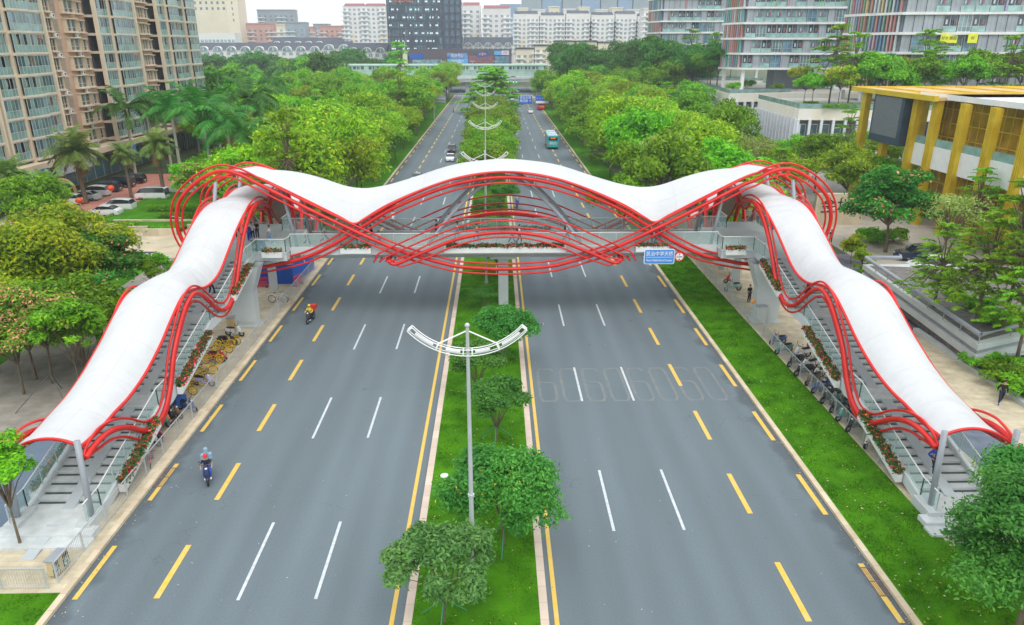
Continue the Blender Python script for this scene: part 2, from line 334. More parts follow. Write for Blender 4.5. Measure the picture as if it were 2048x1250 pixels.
tag(grass('verge_grass', 17.7, 21.7, 20, 80, .12, 55000, 4), 'short mown grass of the long verge beside the right kerb', 'grass')
tag(grass('corner_grass', -26, -19.4, 20, 26, .12, 9000, 5), 'short grass in the lower left corner below the railing', 'grass')
# pavements
sheet('west_pavement', rect(-24.5, -19.3, 26.1, 88), 0.13, M_brick, -0.2)
M_cyc = mat('cycle_lane_asphalt', (0.12, 0.17, 0.23), 0.85, 0.10, 0.5, bump=0.3, bscale=30)
sheet('west_cycle_lane', rect(-28.6, -24.5, 26.1, 120), 0.01, M_cyc)
b = MB().use(M_wpaint).box(-28.9, -28.6, 26.1, 90, -0.2, 0.14); struct(b, 'cycle_lane_kerb')
sheet('west_path', rect(-37.5, -28.9, 10, 80), 0.10, M_gpave, -0.2)
sheet('west_plaza', rect(-75, -28.9, 80, 100), 0.10, M_tiles, -0.2)
lawn('west_planting', -70, -37.5, 20, 80, 0.08, 1.0)
sheet('east_pavement', rect(21.75, 27.6, 28.4, 120), 0.12, M_brick, -0.2)
M_slate = mat('blue_grey_slabs', (0.13, 0.16, 0.21), 0.85, 0.25, 1.2, bump=0.4, detail=8)
sheet('east_cycle_lane', rect(27.6, 31.4, 15, 160), 0.01, M_slate)
sheet('east_path', rect(31.4, 35.0, 15, 82), 0.10, M_brick, -0.2)
b = MB().use(M_conc).box(35.0, 35.45, 15, 56, -0.2, 0.42); struct(b, 'east_path_kerb')
M_grav = mat('dark_gravel', (0.09, 0.10, 0.14), 0.9, 0.6, 9, bump=1.0, rgb2=(0.25, 0.24, 0.30), detail=9)
sheet('gravel_bed', rect(35.0, 40.5, 48, 80), 0.06, M_grav)
sheet('car_park', rect(40.5, 75, 66, 100), 0.11, mat('car_park_paving', (0.42, 0.38, 0.32), 0.85, 0.15, 0.6, bump=.2), -.2)
sheet('access_road', rect(31.4, 62, 100, 215), 0.02, mat('access_paving', (0.33, 0.31, 0.28), 0.85, 0.15, 0.5, bump=.2))
# road markings (one painted sheet 4 mm above the asphalt)
M_yel = mat('yellow_road_paint', (0.80, 0.48, 0.02), 0.7, 0.06, 3.5, rgb2=(0.66, 0.50, 0.18), detail=9)
M_wline = mat('white_road_paint', (0.64, 0.69, 0.71), 0.7, 0.04, 4.5, rgb2=(0.44, 0.49, 0.52), detail=9)
b = MB()
def mark(x, y0, y1, w, m, z=0.016): b.use(m).add([(x-w/2, y0, z), (x+w/2, y0, z), (x+w/2, y1, z), (x-w/2, y1, z)], [(0, 1, 2, 3)])
def dashes(x, start, length, period, w, m, end=YF-20):
    y = start
    while y < end: mark(x, y, y+length, w, m); y += period
mark(-4.53, YN, YF-30, 0.20, M_yel); mark(2.42, YN, YF-30, 0.20, M_yel)
dashes(-15.03, 25.76-14.64, 3.62, 7.33, 0.27, M_yel); dashes(-18.58, 25.77-14.64, 3.62, 7.33, 0.24, M_yel)
dashes(13.03, 23.85-15, 3.72, 7.48, 0.27, M_yel); dashes(16.9, 23.68-15, 3.72, 7.48, 0.27, M_yel)
dashes(-11.42, 25.62-13.9, 5.5, 13.87, 0.15, M_wline); dashes(-8.04, 25.62-13.9, 5.5, 13.87, 0.15, M_wline)
dashes(5.75, 30-14, 5.5, 14.02, 0.15, M_wline); dashes(9.28, 30-14, 5.5, 14.02, 0.15, M_wline)
# bus-bay box, arrow, stop lines and zebra far up the road
for xa, xb, ya, yb in ((13.2, 16.7, 196, 210), (16.7, 13.2, 196, 210)):
    d = Vector((xb-xa, yb-ya, 0)).normalized().cross(Vector((0, 0, 1)))*0.15
    b.use(M_yel).add([(xa-d.x, ya-d.y, .006), (xa+d.x, ya+d.y, .006), (xb+d.x, yb+d.y, .006), (xb-d.x, yb-d.y, .006)], [(0, 1, 2, 3)] if xb > xa else [(3, 2, 1, 0)])
for y in (196, 210): b.use(M_yel).add([(13.2, y-.15, .008), (16.7, y-.15, .008), (16.7, y+.15, .008), (13.2, y+.15, .008)], [(0, 1, 2, 3)])
for x0, x1 in ((-18.6, -4.4), (2.4, 16.8)):
    x = x0
    while x < x1: mark(x, 352, 357, .5, M_wline, .018); x += 1.1
    b.use(M_wline).add([(x0, 345, .008), (x1, 345, .008), (x1, 345.4, .008), (x0, 345.4, .008)], [(0, 1, 2, 3)])
struct(b, 'road_markings')
mark_done = 1
# the ghost of removed speed numerals, 60 60 60 60
M_ghost = mat('worn_out_paint', (0.150, 0.190, 0.208), 0.85, 0.05, 1.6, rgb2=(0.205, 0.215, 0.205))
b = MB().use(M_ghost)
def stroke(pts, w):
    for k_, (p, q) in enumerate(zip(pts, pts[1:])):
        p = Vector((*p, 0)); q = Vector((*q, 0)); d = (q-p).normalized(); n = Vector((-d.y, d.x, 0))*w/2; e = d*w*.3
        b.add([(v.x, v.y, 0.004+.001*k_) for v in (p-n-e, q-n+e, q+n+e, p+n-e)], [(0, 1, 2, 3)])
def six(x, y, w, h):
    o = [(x+w, y+h*.92), (x+w*.85, y+h), (x+w*.15, y+h), (x, y+h*.9), (x, y+h*.1), (x+w*.15, y), (x+w*.85, y), (x+w, y+h*.1), (x+w, y+h*.48), (x+w*.85, y+h*.56), (x+.05, y+h*.56)]
    stroke(o, .2)
def nought(x, y, w, h):
    stroke([(x+w*.15, y), (x+w*.85, y), (x+w, y+h*.1), (x+w, y+h*.9), (x+w*.85, y+h), (x+w*.15, y+h), (x, y+h*.9), (x, y+h*.1), (x+w*.15, y)], .2)
for x in (2.95, 6.25, 9.6, 13.0): six(x, 44.1, 1.15, 5.2); nought(x+1.65, 44.1, 1.15, 5.2)
struct(b, 'faded_speed_numerals')
# drain gratings in the gutters
def grate(x, y, lab, L=1.9):
    t = thing('drain_grate', lab, 'drain', (x, y, 0.0))
    q = MB().use(mat('rusty_iron', (.16, .12, .11), .7, .3, 5)); q.box(-.3, .3, 0, .06, 0.002, .03); q.box(-.3, .3, L-.06, L, .002, .03); q.box(-.3, -.25, .06, L-.06, .002, .03); q.box(.25, .3, .06, L-.06, .002, .03); q.box(-.25, .25, L/2-.03, L/2+.03, .002, .03); q.build('frame', t)
    q = MB().use(MATS['rusty_iron']); [q.box(-.25+i*.083, -.22+i*.083, .06, L-.06, .006, .026) for i in range(6)]; q.build('bars', t)
grate(17.0, 25.2, 'rusty iron drain grating by the right kerb in the yellow dash'); grate(-18.72, 34.4, 'iron drain grating in the gutter beside the left kerb')
q = MB().use(mat('pale_cover', (.62, .72, .66), .6)); q.cyl((-3.0, 34.9, .15), (-3.0, 34.9, .2), .24, 14)
tag(q.build('utility_cover'), 'small pale round cover lying in the grass of the central strip', 'cover')


def litter(name, lab, boxes, n, seed, mats, z, size=.05):
    r = np.random.RandomState(seed); P = []
    for (x0, x1, y0, y1), w in boxes: k = int(n*w); P.append(np.c_[r.uniform(x0, x1, k), y0+(y1-y0)*r.rand(k)**1.6, np.full(k, z)+r.uniform(0, .02, k)])
    P = np.concatenate(P); k = len(P); s_ = size*r.uniform(.5, 1.3, k); a = r.uniform(0, 6.283, k); u = np.c_[np.cos(a), np.sin(a), r.uniform(-.2, .2, k)]*s_[:, None]; v = np.c_[-np.sin(a), np.cos(a), r.uniform(-.2, .2, k)]*s_[:, None]*.5
    me = fast_mesh(name, np.stack([P-u, P-v, P+u, P+v], 1).reshape(-1, 3), np.arange(4*k).reshape(k, 4), mats, r.randint(0, len(mats), k)); o = bpy.data.objects.new(name, me); COL.objects.link(o); o['kind'] = 'stuff'; tag(o, lab, 'leaves')
M_dl = [mat('fallen_leaf_yellow', (.55, .42, .08), .8, .2, 3), mat('fallen_leaf_brown', (.25, .15, .05), .8, .2, 3), mat('fallen_leaf_pale', (.6, .55, .35), .8, .2, 3)]
litter('fallen_leaves', 'dry yellow and brown leaves lying on the lawns', [((-3.6, 1.6, 20, 75), .4), ((17.7, 21.7, 20, 80), .6)], 800, 8, M_dl, .2, .055)
litter('gutter_leaves', 'dead leaves and grit along the road gutters', [((-18.95, -18.5, 20, 75), .3), ((16.9, 17.25, 20, 75), .3), ((-18.9, -17, 20, 60), .12), ((-3.6, 16, 20, 60), .12), ((-17, -5, 20, 60), .16)], 900, 9, M_dl[1:], .012, .04)
# ------------------------------------------------------------ the footbridge
XC = 0.75                                   # its axis of symmetry
YFr, YRe = 60.8, 67.4                       # planes of the front and rear red waves
DECK = 6.15
M_deck = mat('deck_paving', (0.50, 0.58, 0.57), 0.7, 0.10, 0.6, bump=0.15)
M_step = mat('granite_steps', (0.56, 0.60, 0.60), 0.8, 0.14, 1.5, bump=0.2)
M_riser_shade = mat('riser_shade_strip', (0.07, 0.09, 0.09), 0.8, 0.1)  # dark colour of the strips that paint riser shade along the step edges
M_ramp = mat('ramp_stone', (0.46, 0.51, 0.53), 0.8, 0.08, 0.8)
M_glass = mat('balustrade_glass', (0.45, 0.66, 0.62), 0.08, 0.02, spec=0.5, alpha=0.24)
M_tan = mat('membrane_lining', (0.50, 0.42, 0.32), 0.7, 0.08)
M_girder = mat('painted_girder', (0.56, 0.61, 0.62), 0.55, 0.05, 0.5)
BR = thing('footbridge', 'long footbridge over the road with a wavy white roof and red tubes', 'footbridge', (0, 0, 0))
def sx(u, s): return XC+u*s+(.28 if s > 0 and u > 20.6 else 0)
def bundle(name, pts, offs, plane, fixed, s=1, n=5):
    """pts (u,z) in a vertical plane; offs: list of (normal offset, radius, lateral)"""
    P = catmull([(p[0], 0, p[1]) for p in pts], n)
    outs = []
    for o, r, lat in offs:
        L = []
        for i, p in enumerate(P):
            t = (P[min(i+1, len(P)-1)]-P[max(i-1, 0)]).normalized(); nn = Vector((-t.z, 0, t.x)); q = p+nn*o
            if plane == 'Y': L.append((sx(q.x, s), fixed+lat, q.z))
            else: L.append((fixed+lat, q.x, q.z))
        outs.append((L, r))
    for k, (L, r) in enumerate(outs):
        MB().use(M_red).tube(L, r, 10).build('red_tube', BR, smooth=True)
    # small struts between the tubes
    for i in range(n*2, len(P)-n, n*2+3):
        MB().use(M_lsteel).tube([outs[0][0][i], outs[-1][0][i]], .035, 5).build('strut', BR)
# all u measured from the axis, taken on the front plane, one half; the other half is its mirror
def half(px): return [(x-XC+0.2, z) for x, z in px]
B1 = half([(0.55, 4.34), (-3.2, 4.55), (-4.93, 4.92), (-7.16, 5.57), (-8.94, 6.21), (-12.17, 7.73), (-16.54, 10.0), (-19.68, 11.7), (-21.6, 12.72), (-23.1, 12.95), (-24.6, 12.35), (-25.9, 11.4), (-26.75, 10.4), (-27.15, 9.3), (-27.25, 8.3), (-27.05, 7.2), (-26.5, 6.1), (-25.6, 5.2), (-24.2, 4.55), (-22.6, 4.35), (-21.0, 4.5)])
B2 = half([(-21.0, 4.5), (-19.65, 4.75), (-17.0, 5.36), (-14.77, 6.33), (-12.53, 7.62), (-11.18, 8.45), (-8.99, 9.7), (-5.56, 11.13), (-2.6, 11.98), (0.55, 12.3)])
def full(h): return h+[(-u, z) for u, z in reversed(h[:-1])] if abs(h[-1][0]) < .3 else [(-u, z) for u, z in reversed(h[1:])]+h
tri = [(.47, .085, 0), (0, .165, 0), (-.47, .085, 0)]
for Yp in (YFr, YRe):
    lt = tri
    low = (lambda L: [(u, z-(.8*min(1, max(0, (z-9)/3.5)) if Yp == YRe and abs(u) > 15 else 0)) for u, z in L])
    bundle('b1', low(full(B1)), lt, 'Y', Yp, 1, 5)
    bundle('b2', full(B2), lt, 'Y', Yp+(.25 if Yp == YFr else -.25), 1, 5)
    o = -.25 if Yp == YFr else .25
    fan = [([(-10.81, 5.15), (-10.5, 5.55), (-10.07, 6.03), (-5.68, 8.04), (-3.09, 9.0), (0.55, 9.5)], .075), ([(-10.29, 5.15), (-9.9, 5.45), (-8.34, 6.2), (-4.84, 7.69), (-2.25, 8.46), (0.55, 8.72)], .075),
           ([(-9.77, 5.18), (-9.4, 5.2), (-8.2, 5.58), (-5.73, 6.81), (-3.12, 7.77), (0.55, 8.14)], .075), ([(-9.5, 5.22), (-9.3, 4.98), (-8.7, 5.0), (-6.62, 5.92), (-3.14, 7.24), (0.55, 7.7)], .155),
           ([(-9.1, 5.15), (-8.8, 4.85), (-8.3, 4.75), (-6.21, 5.47), (-4.02, 6.44), (-1.42, 7.14), (0.55, 7.28)], .075)]
    for f, r in fan:
        L = [(sx(u, 1), Yp+o*1.2, z) for u, z in [(p.x, p.z) for p in catmull([(u, 0, z) for u, z in full(half(f))], 6)]]
        e0, e1 = L[0], L[-1]
        L = [(e0[0], Yp+(1.0 if Yp == YFr else -1.0), e0[2]+.02)]+L+[(e1[0], Yp+(1.0 if Yp == YFr else -1.0), e1[2]+.02)]
        MB().use(M_red).tube(L, r, 8).build('red_tube', BR, smooth=True)
# roof over the span: a vault whose edges wave more than its crown
edge = full(half([(-22.3, 12.95), (-21.7, 12.9), (-20.9, 12.7), (-19.5, 12.2), (-16.3, 10.55), (-13.6, 9.1), (-12.35, 8.45), (-11.1, 9.0), (-8.9, 10.2), (-5.5, 11.65), (-2.6, 12.45), (0.55, 12.8)]))
E_ = catmull([(u, 0, z) for u, z in edge], 5)
crown = [(-23, 12.7), (-20, 12.75), (-17, 12.1), (-15, 11.3), (-13.3, 10.75), (-11, 10.9), (-8, 11.75), (-4.5, 12.9), (0, 13.35), (4.5, 12.9), (8, 11.75), (11, 10.9), (13.3, 10.75), (15, 11.3), (17, 12.1), (20, 12.75), (23, 12.7)]
def vault(name, E, cr, mapf, nsec=14, endsag=0.0, inner=0.0):
    V = []; F = []
    for i, p in enumerate(E):
        zc = cr(p.x)
        for j in range(nsec+1):
            t = j/nsec; s = math.sin(math.pi*t); a = max(0.02, zc-p.z)
            V.append(mapf(p.x, t, p.z+a*s**0.75, p))
    n = nsec+1
    for i in range(len(E)-1):
        for j in range(nsec): F.append((i*n+j, i*n+j+1, (i+1)*n+j+1, (i+1)*n+j))
    o = MB().use(M_white).add(V, F); o.use(M_tan)
    k = len(V); o.add([(v[0], v[1], v[2]-.06) for v in V], [tuple(reversed(f)) for f in F])
    return o.build(name, BR, smooth=True)
cs = lambda x: interp(crown, x)
def tilt(x): return .62*min(1, max(0, (abs(x)-14)/7))**2
def smooth_tab(tab, x, w=1.2): return sum(interp(tab, x+d) for d in (-w, -w/2, 0, w/2, w))/5
vault('roof_membrane', E_, lambda x: smooth_tab(crown, x), lambda x, t, z, p: (XC+x, YFr+.15+(YRe-YFr-.3)*t, z-tilt(x)*t))
for yy in (YFr+.12, YRe-.12): MB().use(M_red).tube([(XC+p.x, yy, p.z-.03-(tilt(p.x) if yy > 64 else 0)) for p in E_], .10, 8).build('roof_edge_tube', BR, smooth=True)
for u in (E_[0], E_[-1]):
    MB().use(M_red).tube([(XC+u.x, YFr+.15+(YRe-YFr-.3)*t, u.z-tilt(u.x)*t+max(.02, cs(u.x)-u.z)*math.sin(math.pi*t)**.75) for t in [i/10 for i in range(11)]], .1, 8).build('roof_edge_tube', BR, smooth=True)
# grey arches that carry the middle of the roof
for yb, yt in ((61.7, 62.2), (66.4, 65.8)):
    P = catmull([(-7.1, yb, 5.6), (-6.55, yb, 6.4), (-5.35, yb, 7.95), (-4.0, (yb+yt)/2, 9.6), (-1.81, yt, 11.2), (0.0, yt, 12.05), (1.6, yt, 12.35)], 5)
    P = P[:-3]; full_ = P+[Vector((-p.x, p.y, p.z)) for p in reversed(P[:-1])]
    full_ = catmull([(-7.2, yb, 5.6), (-6.0, yb, 7.3), (-4.4, (yb+yt)/2, 9.2), (-2.2, yt, 11.2), (0, yt, 12.2), (2.2, yt, 11.2), (4.4, (yb+yt)/2, 9.2), (6.0, yb, 7.3), (7.2, yb, 5.6)], 6)
    MB().use(M_steel).tube([(XC+p.x, p.y, p.z) for p in full_], .16, 10).build('arch', BR, smooth=True)
# deck, girder, fascia
L0, L1 = -18.6, 18.6
q = MB().use(M_deck).box(sx(L0, 1), sx(L1, 1), 61.45, 66.75, DECK-.12, DECK); q.build('deck', BR)
q = MB().use(M_girder).box(sx(L0, 1), sx(L1, 1), 61.15, 61.45, DECK-.55, DECK+.16); q.box(sx(L0, 1), sx(L1, 1), 66.75, 67.05, DECK-.55, DECK+.16)
q.build('parapet_beam', BR)
q = MB().use(M_girder)
q.add([(sx(L0, 1), 61.45, DECK-.55), (sx(L1, 1), 61.45, DECK-.55), (sx(L1, 1), 62.3, DECK-1.15), (sx(L0, 1), 62.3, DECK-1.15), (sx(L1, 1), 65.9, DECK-1.15), (sx(L0, 1), 65.9, DECK-1.15), (sx(L1, 1), 66.75, DECK-.55), (sx(L0, 1), 66.75, DECK-.55),
       (sx(L0, 1), 61.45, DECK-.13), (sx(L1, 1), 61.45, DECK-.13), (sx(L1, 1), 66.75, DECK-.13), (sx(L0, 1), 66.75, DECK-.13)],
      [(3, 2, 1, 0), (5, 4, 2, 3), (7, 6, 4, 5), (0, 1, 9, 8), (6, 7, 11, 10), (8, 9, 10, 11), (0, 8, 11, 7, 5, 3), (1, 2, 4, 6, 10, 9)]); q.build('box_girder', BR)
SI, SO = 21.15, 24.85                        # inner and outer edges of the stairs, from the axis
for s in (-1, 1):
    x0, x1 = sorted((sx(18.6, s), sx(25.6, s)))
    q = MB().use(M_deck).box(x0, x1, 60.0, 68.2, DECK-.1, DECK); xs0, xs1 = sorted((sx(SI, s), sx(SO, s))); q.box(xs0, xs1, 57.6, 60.0, DECK-.1, DECK); q.box(xs0, xs1, 68.2, 70.6, DECK-.1, DECK); q.build('landing_deck', BR)
    q = MB().use(M_girder).box(x0+.05, x1-.05, 60.05, 68.15, DECK-.75, DECK-.1); q.box(xs0+.05, xs1-.05, 57.65, 60.05, DECK-.6, DECK-.1); q.box(xs0+.05, xs1-.05, 68.15, 70.55, DECK-.6, DECK-.1); q.build('landing_beam', BR)
# balustrades of the span and the end landings
def balustrade(pts, h=1.12, post=1.5, bottom=0.05):
    """a run of glass panels between posts under a pale handrail; pts = polyline of the base"""
    G_ = MB().use(M_glass); Pm = MB().use(M_lsteel); Hm = MB().use(M_wpaint)
    for a, c in zip(pts, pts[1:]):
        a = Vector(a); c = Vector(c); L = (c-a).length; n = max(1, round(L/post)); d = (c-a)/n; hd = Vector((d.x, d.y, 0)).normalized(); nn = Vector((-hd.y, hd.x, 0))*.012
        for i in range(n):
            p = a+d*i+d*.02; r = a+d*(i+1)-d*.02; z0 = Vector((0, 0, bottom)); z1 = Vector((0, 0, h-.04))
            G_.add([p-nn+z0, r-nn+z0, r-nn+z1, p-nn+z1, p+nn+z0, r+nn+z0, r+nn+z1, p+nn+z1], [(0, 1, 2, 3), (7, 6, 5, 4), (0, 4, 5, 1), (3, 2, 6, 7), (0, 3, 7, 4), (1, 5, 6, 2)])
        for i in range(n+1): p = a+d*i; Pm.bar(p, p+Vector((0, 0, h)), .05, .05)
    Hm.tube([Vector(p)+Vector((0, 0, h+.02)) for p in pts], .035, 6)
    G_.build('glass_panel', BR); Pm.build('baluster', BR); Hm.build('handrail', BR)
zt = DECK+.16
balustrade([(sx(-18.6, 1), 61.3, zt), (sx(18.6, 1), 61.3, zt)]); balustrade([(sx(-18.6, 1), 66.9, zt), (sx(18.6, 1), 66.9, zt)])
for s in (-1, 1):
    balustrade([(sx(18.6, s), 61.3, DECK), (sx(18.7, s), 60.15, DECK), (sx(SI, s), 60.15, DECK), (sx(SI, s), 57.6, DECK)])
    balustrade([(sx(18.6, s), 66.9, DECK), (sx(18.7, s), 68.05, DECK), (sx(SI, s), 68.05, DECK), (sx(SI, s), 70.6, DECK)])
    balustrade([(sx(SO, s), 57.6, DECK), (sx(SO, s), 60.1, DECK), (sx(25.5, s), 60.1, DECK), (sx(25.5, s), 68.1, DECK), (sx(SO, s), 68.1, DECK), (sx(SO, s), 70.6, DECK)])
# stairs: four flights groups (front and rear at each end)
fl = [(57.6, 6.15), (50.2, 4.25), (48.6, 4.25), (41.0, 2.33), (39.4, 2.33), (31.9, 0.42), (30.5, 0.42)]
def ymir(y, r): return y if r > 0 else (2*64.1-y if y > 57.6 else 70.6+(57.6-y)*.42)
SB = [(63.9, 9.35), (63.13, 9.74), (61.5, 10.1), (59.22, 9.89), (57.3, 8.87), (55.7, 7.43), (54.0, 5.5), (52.6, 4.55), (51.2, 4.3), (49.7, 4.85), (48.4, 5.9), (47.3, 6.75), (46.2, 7.2), (45.1, 7.05), (43.9, 6.4), (42.0, 4.75), (40.78, 3.04), (39.6, 2.0), (38.3, 1.68), (37.0, 2.05), (35.5, 3.1), (34.3, 3.7), (33.1, 3.98), (31.9, 3.95), (31.3, 3.8)]
SE = [(64.1, 9.9), (62.07, 10.15), (60.46, 10.2), (58.5, 9.95), (56.08, 9.11), (53.76, 8.05), (51.9, 7.2), (50.4, 6.85), (48.8, 6.85), (47.2, 7.25), (45.8, 7.5), (44.6, 7.35), (42.9, 6.65), (40.9, 5.7), (38.6, 4.9), (36.5, 4.5), (34.87, 4.42), (33.2, 4.3), (31.4, 4.35)]
sag = lambda y: .5*min(1, max(0, (40-y)/7))
for s in (-1, 1):
    xin, xout = sx(SI, s), sx(SO, s)
    for r in (1, -1):
        M_ = lambda y: ymir(y, r)
        # treads
        T = MB(); R = MB().use(M_ramp); K = MB().use(M_riser_shade)
        x0, x1 = sorted((sx(SI+.12, s), sx(SO-.12, s)))
        rx = sx(22.85, s); rw = .30
        for (ya, za), (yb, zb) in zip(fl, fl[1:]):
            if abs(za-zb) < .01:
                y0, y1 = sorted((M_(ya), M_(yb))); T.use(M_step).box(x0, x1, y0, y1, za-.3, za)
            else:
                n = 12; dy = (yb-ya)/n; dz = (zb-za)/n
                for i in range(n):
                    y0, y1 = sorted((M_(ya+dy*i), M_(ya+dy*(i+1)))); z = za+dz*(i+1)
                    T.use(M_step).box(x0, x1, y0, y1, z-.35, z)
                    nos = M_(ya+dy*i); e = .17*r
                    a_, b_ = sorted((nos-e, nos))
                    for xa, xb in ((x0+.1, rx-rw), (rx+rw, x1-.1)): K.box(xa, xb, a_, b_, z, z+.012)  # strip at each nosing, standing in for the shaded riser
                # the bicycle ramp down the middle
                ya_, yb_ = M_(ya), M_(yb)
                R.bar((rx, ya_, za+.02-.05+dz*.3), (rx, yb_, zb+.02-.05+dz*.3), 2*rw, .16)
        T.build('steps', BR); R.build('ramp', BR); K.build('riser_shade_strips', BR)
        # side stringers with soffit
        for xs in (SI, SO):
            a = sx(xs, s); q = MB().use(M_girder)
            for (ya, za), (yb, zb) in zip(fl, fl[1:]):
                y0, y1 = M_(ya), M_(yb); V = []
                for X in (a-.13, a+.13): V += [(X, y0, za-.5), (X, y1, max(0, zb-.5)), (X, y1, zb+.16), (X, y0, za+.16)]
                F = [(0, 1, 2, 3), (7, 6, 5, 4), (3, 2, 6, 7), (4, 5, 1, 0), (0, 3, 7, 4), (1, 5, 6, 2)]
                q.add(V, F if r > 0 else F)
            q.build('stringer', BR)
        q = MB().use(M_girder)
        for (ya, za), (yb, zb) in zip(fl, fl[1:]):
            y0, y1 = M_(ya), M_(yb)
            q.add([(x0, y0, za-.36), (x1, y0, za-.36), (x1, y1, zb-.36), (x0, y1, zb-.36), (x0, y0, za-.55), (x1, y0, za-.55), (x1, y1, max(0, zb-.55)), (x0, y1, max(0, zb-.55))], [(0, 1, 2, 3), (7, 6, 5, 4)])
        q.build('soffit', BR)
        for xs in (SI-.02, SO+.02):
            balustrade([(sx(xs, s), M_(y), z+.16) for y, z in fl], 1.05, 1.55)
        # foot of the stairs: two broad lower steps
        if r > 0:
            x2, x3 = sorted((sx(SI-.6, s), sx(SO+.5, s)))
            q = MB().use(M_step); q.box(x2, x3, 29.75, 30.5, .13, .41); q.box(x2-.1, x3+.1, 29.0, 29.75, .13, .27)
            q.use(M_ramp).bar((rx, 30.6, .40), (rx, 28.3, .13), .60, .06); q.build('foot_steps', BR)
            q = MB().use(M_conc); q.box(sx(SI, s)-.45, sx(SI, s)+.25, 30.3, 31.9, .13, .62); q.box(sx(SO, s)-.25, sx(SO, s)+.45, 30.3, 31.9, .1, .62); q.build('plinth', BR)
        # roof poles at the foot
        for xs in (SI+.02, SO-.02):
            q = MB().use(M_steel).tube([(sx(xs, s), M_(31.0), .1), (sx(xs, s), M_(31.25), 4.75)], .15, 12); q.build('pole', BR, smooth=True)
        # side waves
        for xs, lat in ((SI-.12, 0), (SO+.12, 0)):
            X = sx(xs, s)
            P = catmull([(y, 0, z) for y, z in SB], 5); tubes = []
            for o_, rr, lt in ((.5, .075, .0), (.0, .155, -.10*s), (-.5, .075, .0), (.13, .10, .22*s)):
                L = []
                for i, p in enumerate(P):
                    t = (P[min(i+1, len(P)-1)]-P[max(i-1, 0)]).normalized(); nn = Vector((t.z, 0, -t.x)); w = min(1, (len(P)-1-i)/12+.25)
                    c_ = p+nn*o_*w; L.append((X+lt*(1 if xs < 23 else -1), M_(c_.x), c_.z))
                tubes.append(L)
                if o_ != .13: MB().use(M_red).tube(L, rr, 10).build('red_tube', BR, smooth=True)
            for i in range(12, len(P), 28): MB().use(M_steel).tube([tubes[0][i], tubes[1][i], tubes[2][i]], .03, 5).build('strut', BR)
        # stair roof
        P = catmull([(y, 0, z) for y, z in SE], 4)
        if r < 0: P = P
        xa, xb = sx(SI+.02, s), sx(SO-.02, s)
        def crownz(y): return interp([(31, 5.05), (36, 5.3), (40, 6.3), (44, 7.9), (46.5, 8.35), (50, 8.0), (53, 8.85), (57, 10.0), (61, 10.65), (64.1, 10.5)], y)
        o = vault('stair_roof_membrane', P, lambda y: sum(crownz(y+d) for d in (-1, -.5, 0, .5, 1))/5, (lambda y, t, z, p, a=xa, c=xb: (a+(c-a)*t, M_(y), z-sag(y)*t)), 12)
        for X in (xa, xb): MB().use(M_red).tube([(X, M_(p.x), p.z-.04-(sag(p.x) if X == xb else 0)) for p in P], .10, 8).build('roof_edge_tube', BR, smooth=True)
        e = P[-1]; za = crownz(31.4)
        MB().use(M_red).tube([(xa+(xb-xa)*t/12, M_(e.x), e.z-.02-sag(e.x)*t/12+(5.05-e.z)*math.sin(math.pi*t/12)**.75) for t in range(13)], .085, 8).build('roof_edge_tube', BR, smooth=True)
        # round columns under the flights
        for yc, zc in ((49.4, 3.75), (40.2, 1.8)):
            q = MB().use(M_girder).cyl((sx(23, s), M_(yc), 0.1), (sx(23, s), M_(yc), zc), .28, 14); q.build('column', BR, smooth=True)
    # big flared piers under the end landings and slim columns behind
    for yy in (58.9,):
        q = MB().use(M_girder); c = sx(22.3, s)
        lv = [(0.12, .95, .55), (.45, .95, .55), (3.2, 1.0, .6), (5.45, 1.75, .85)]
        V = []; F = []
        for z, w, d in lv: V += [(c-w, yy-d, z), (c+w, yy-d, z), (c+w, yy+d, z), (c-w, yy+d, z)]
        for i in range(3):
            for k in range(4): F.append((i*4+k, i*4+(k+1) % 4, (i+1)*4+(k+1) % 4, (i+1)*4+k))
        q.add(V, F); q.box(c-1.0, c+1.0, yy-.62, yy-.56, .5, 3.1); q.build('pier', BR)
        q = MB().use(M_conc).box(c-1.3, c+1.3, yy-.9, yy+.9, .1, .2); q.build('plinth', BR)
    q = MB().use(M_girder).box(sx(22.7, s)-.32, sx(22.7, s)+.32, 68.0, 68.6, .1, 5.4); q.build('column', BR)
    for X, Y, z0, z1 in ((18.45, 61.62, DECK, 11.3), (18.45, 66.5, DECK, 10.8), (25.3, 60.95, DECK, 12.0), (25.3, 67.1, DECK, 11.6)):
        dx = 1.0 if X < 20 else -1.0
        q = MB().use(M_steel).tube([(sx(X-.35 if X < 20 else X, s), Y, z0), (sx(X+.45*dx if X < 20 else X-1.2, s), Y, z1)], .15, 12); q.build('pole', BR, smooth=True)
    for Y in (61.6, 66.6): q = MB().use(M_steel).tube([(sx(12.9, s), Y, DECK), (sx(12.9, s), Y, 8.5)], .10, 10); q.build('pole', BR, smooth=True)
q = MB().use(M_girder).box(.15, 1.05, 63.2, 65.0, .1, 5.05); q.box(-.6, 1.8, 62.6, 65.6, 4.7, 5.02); q.build('pier', BR)
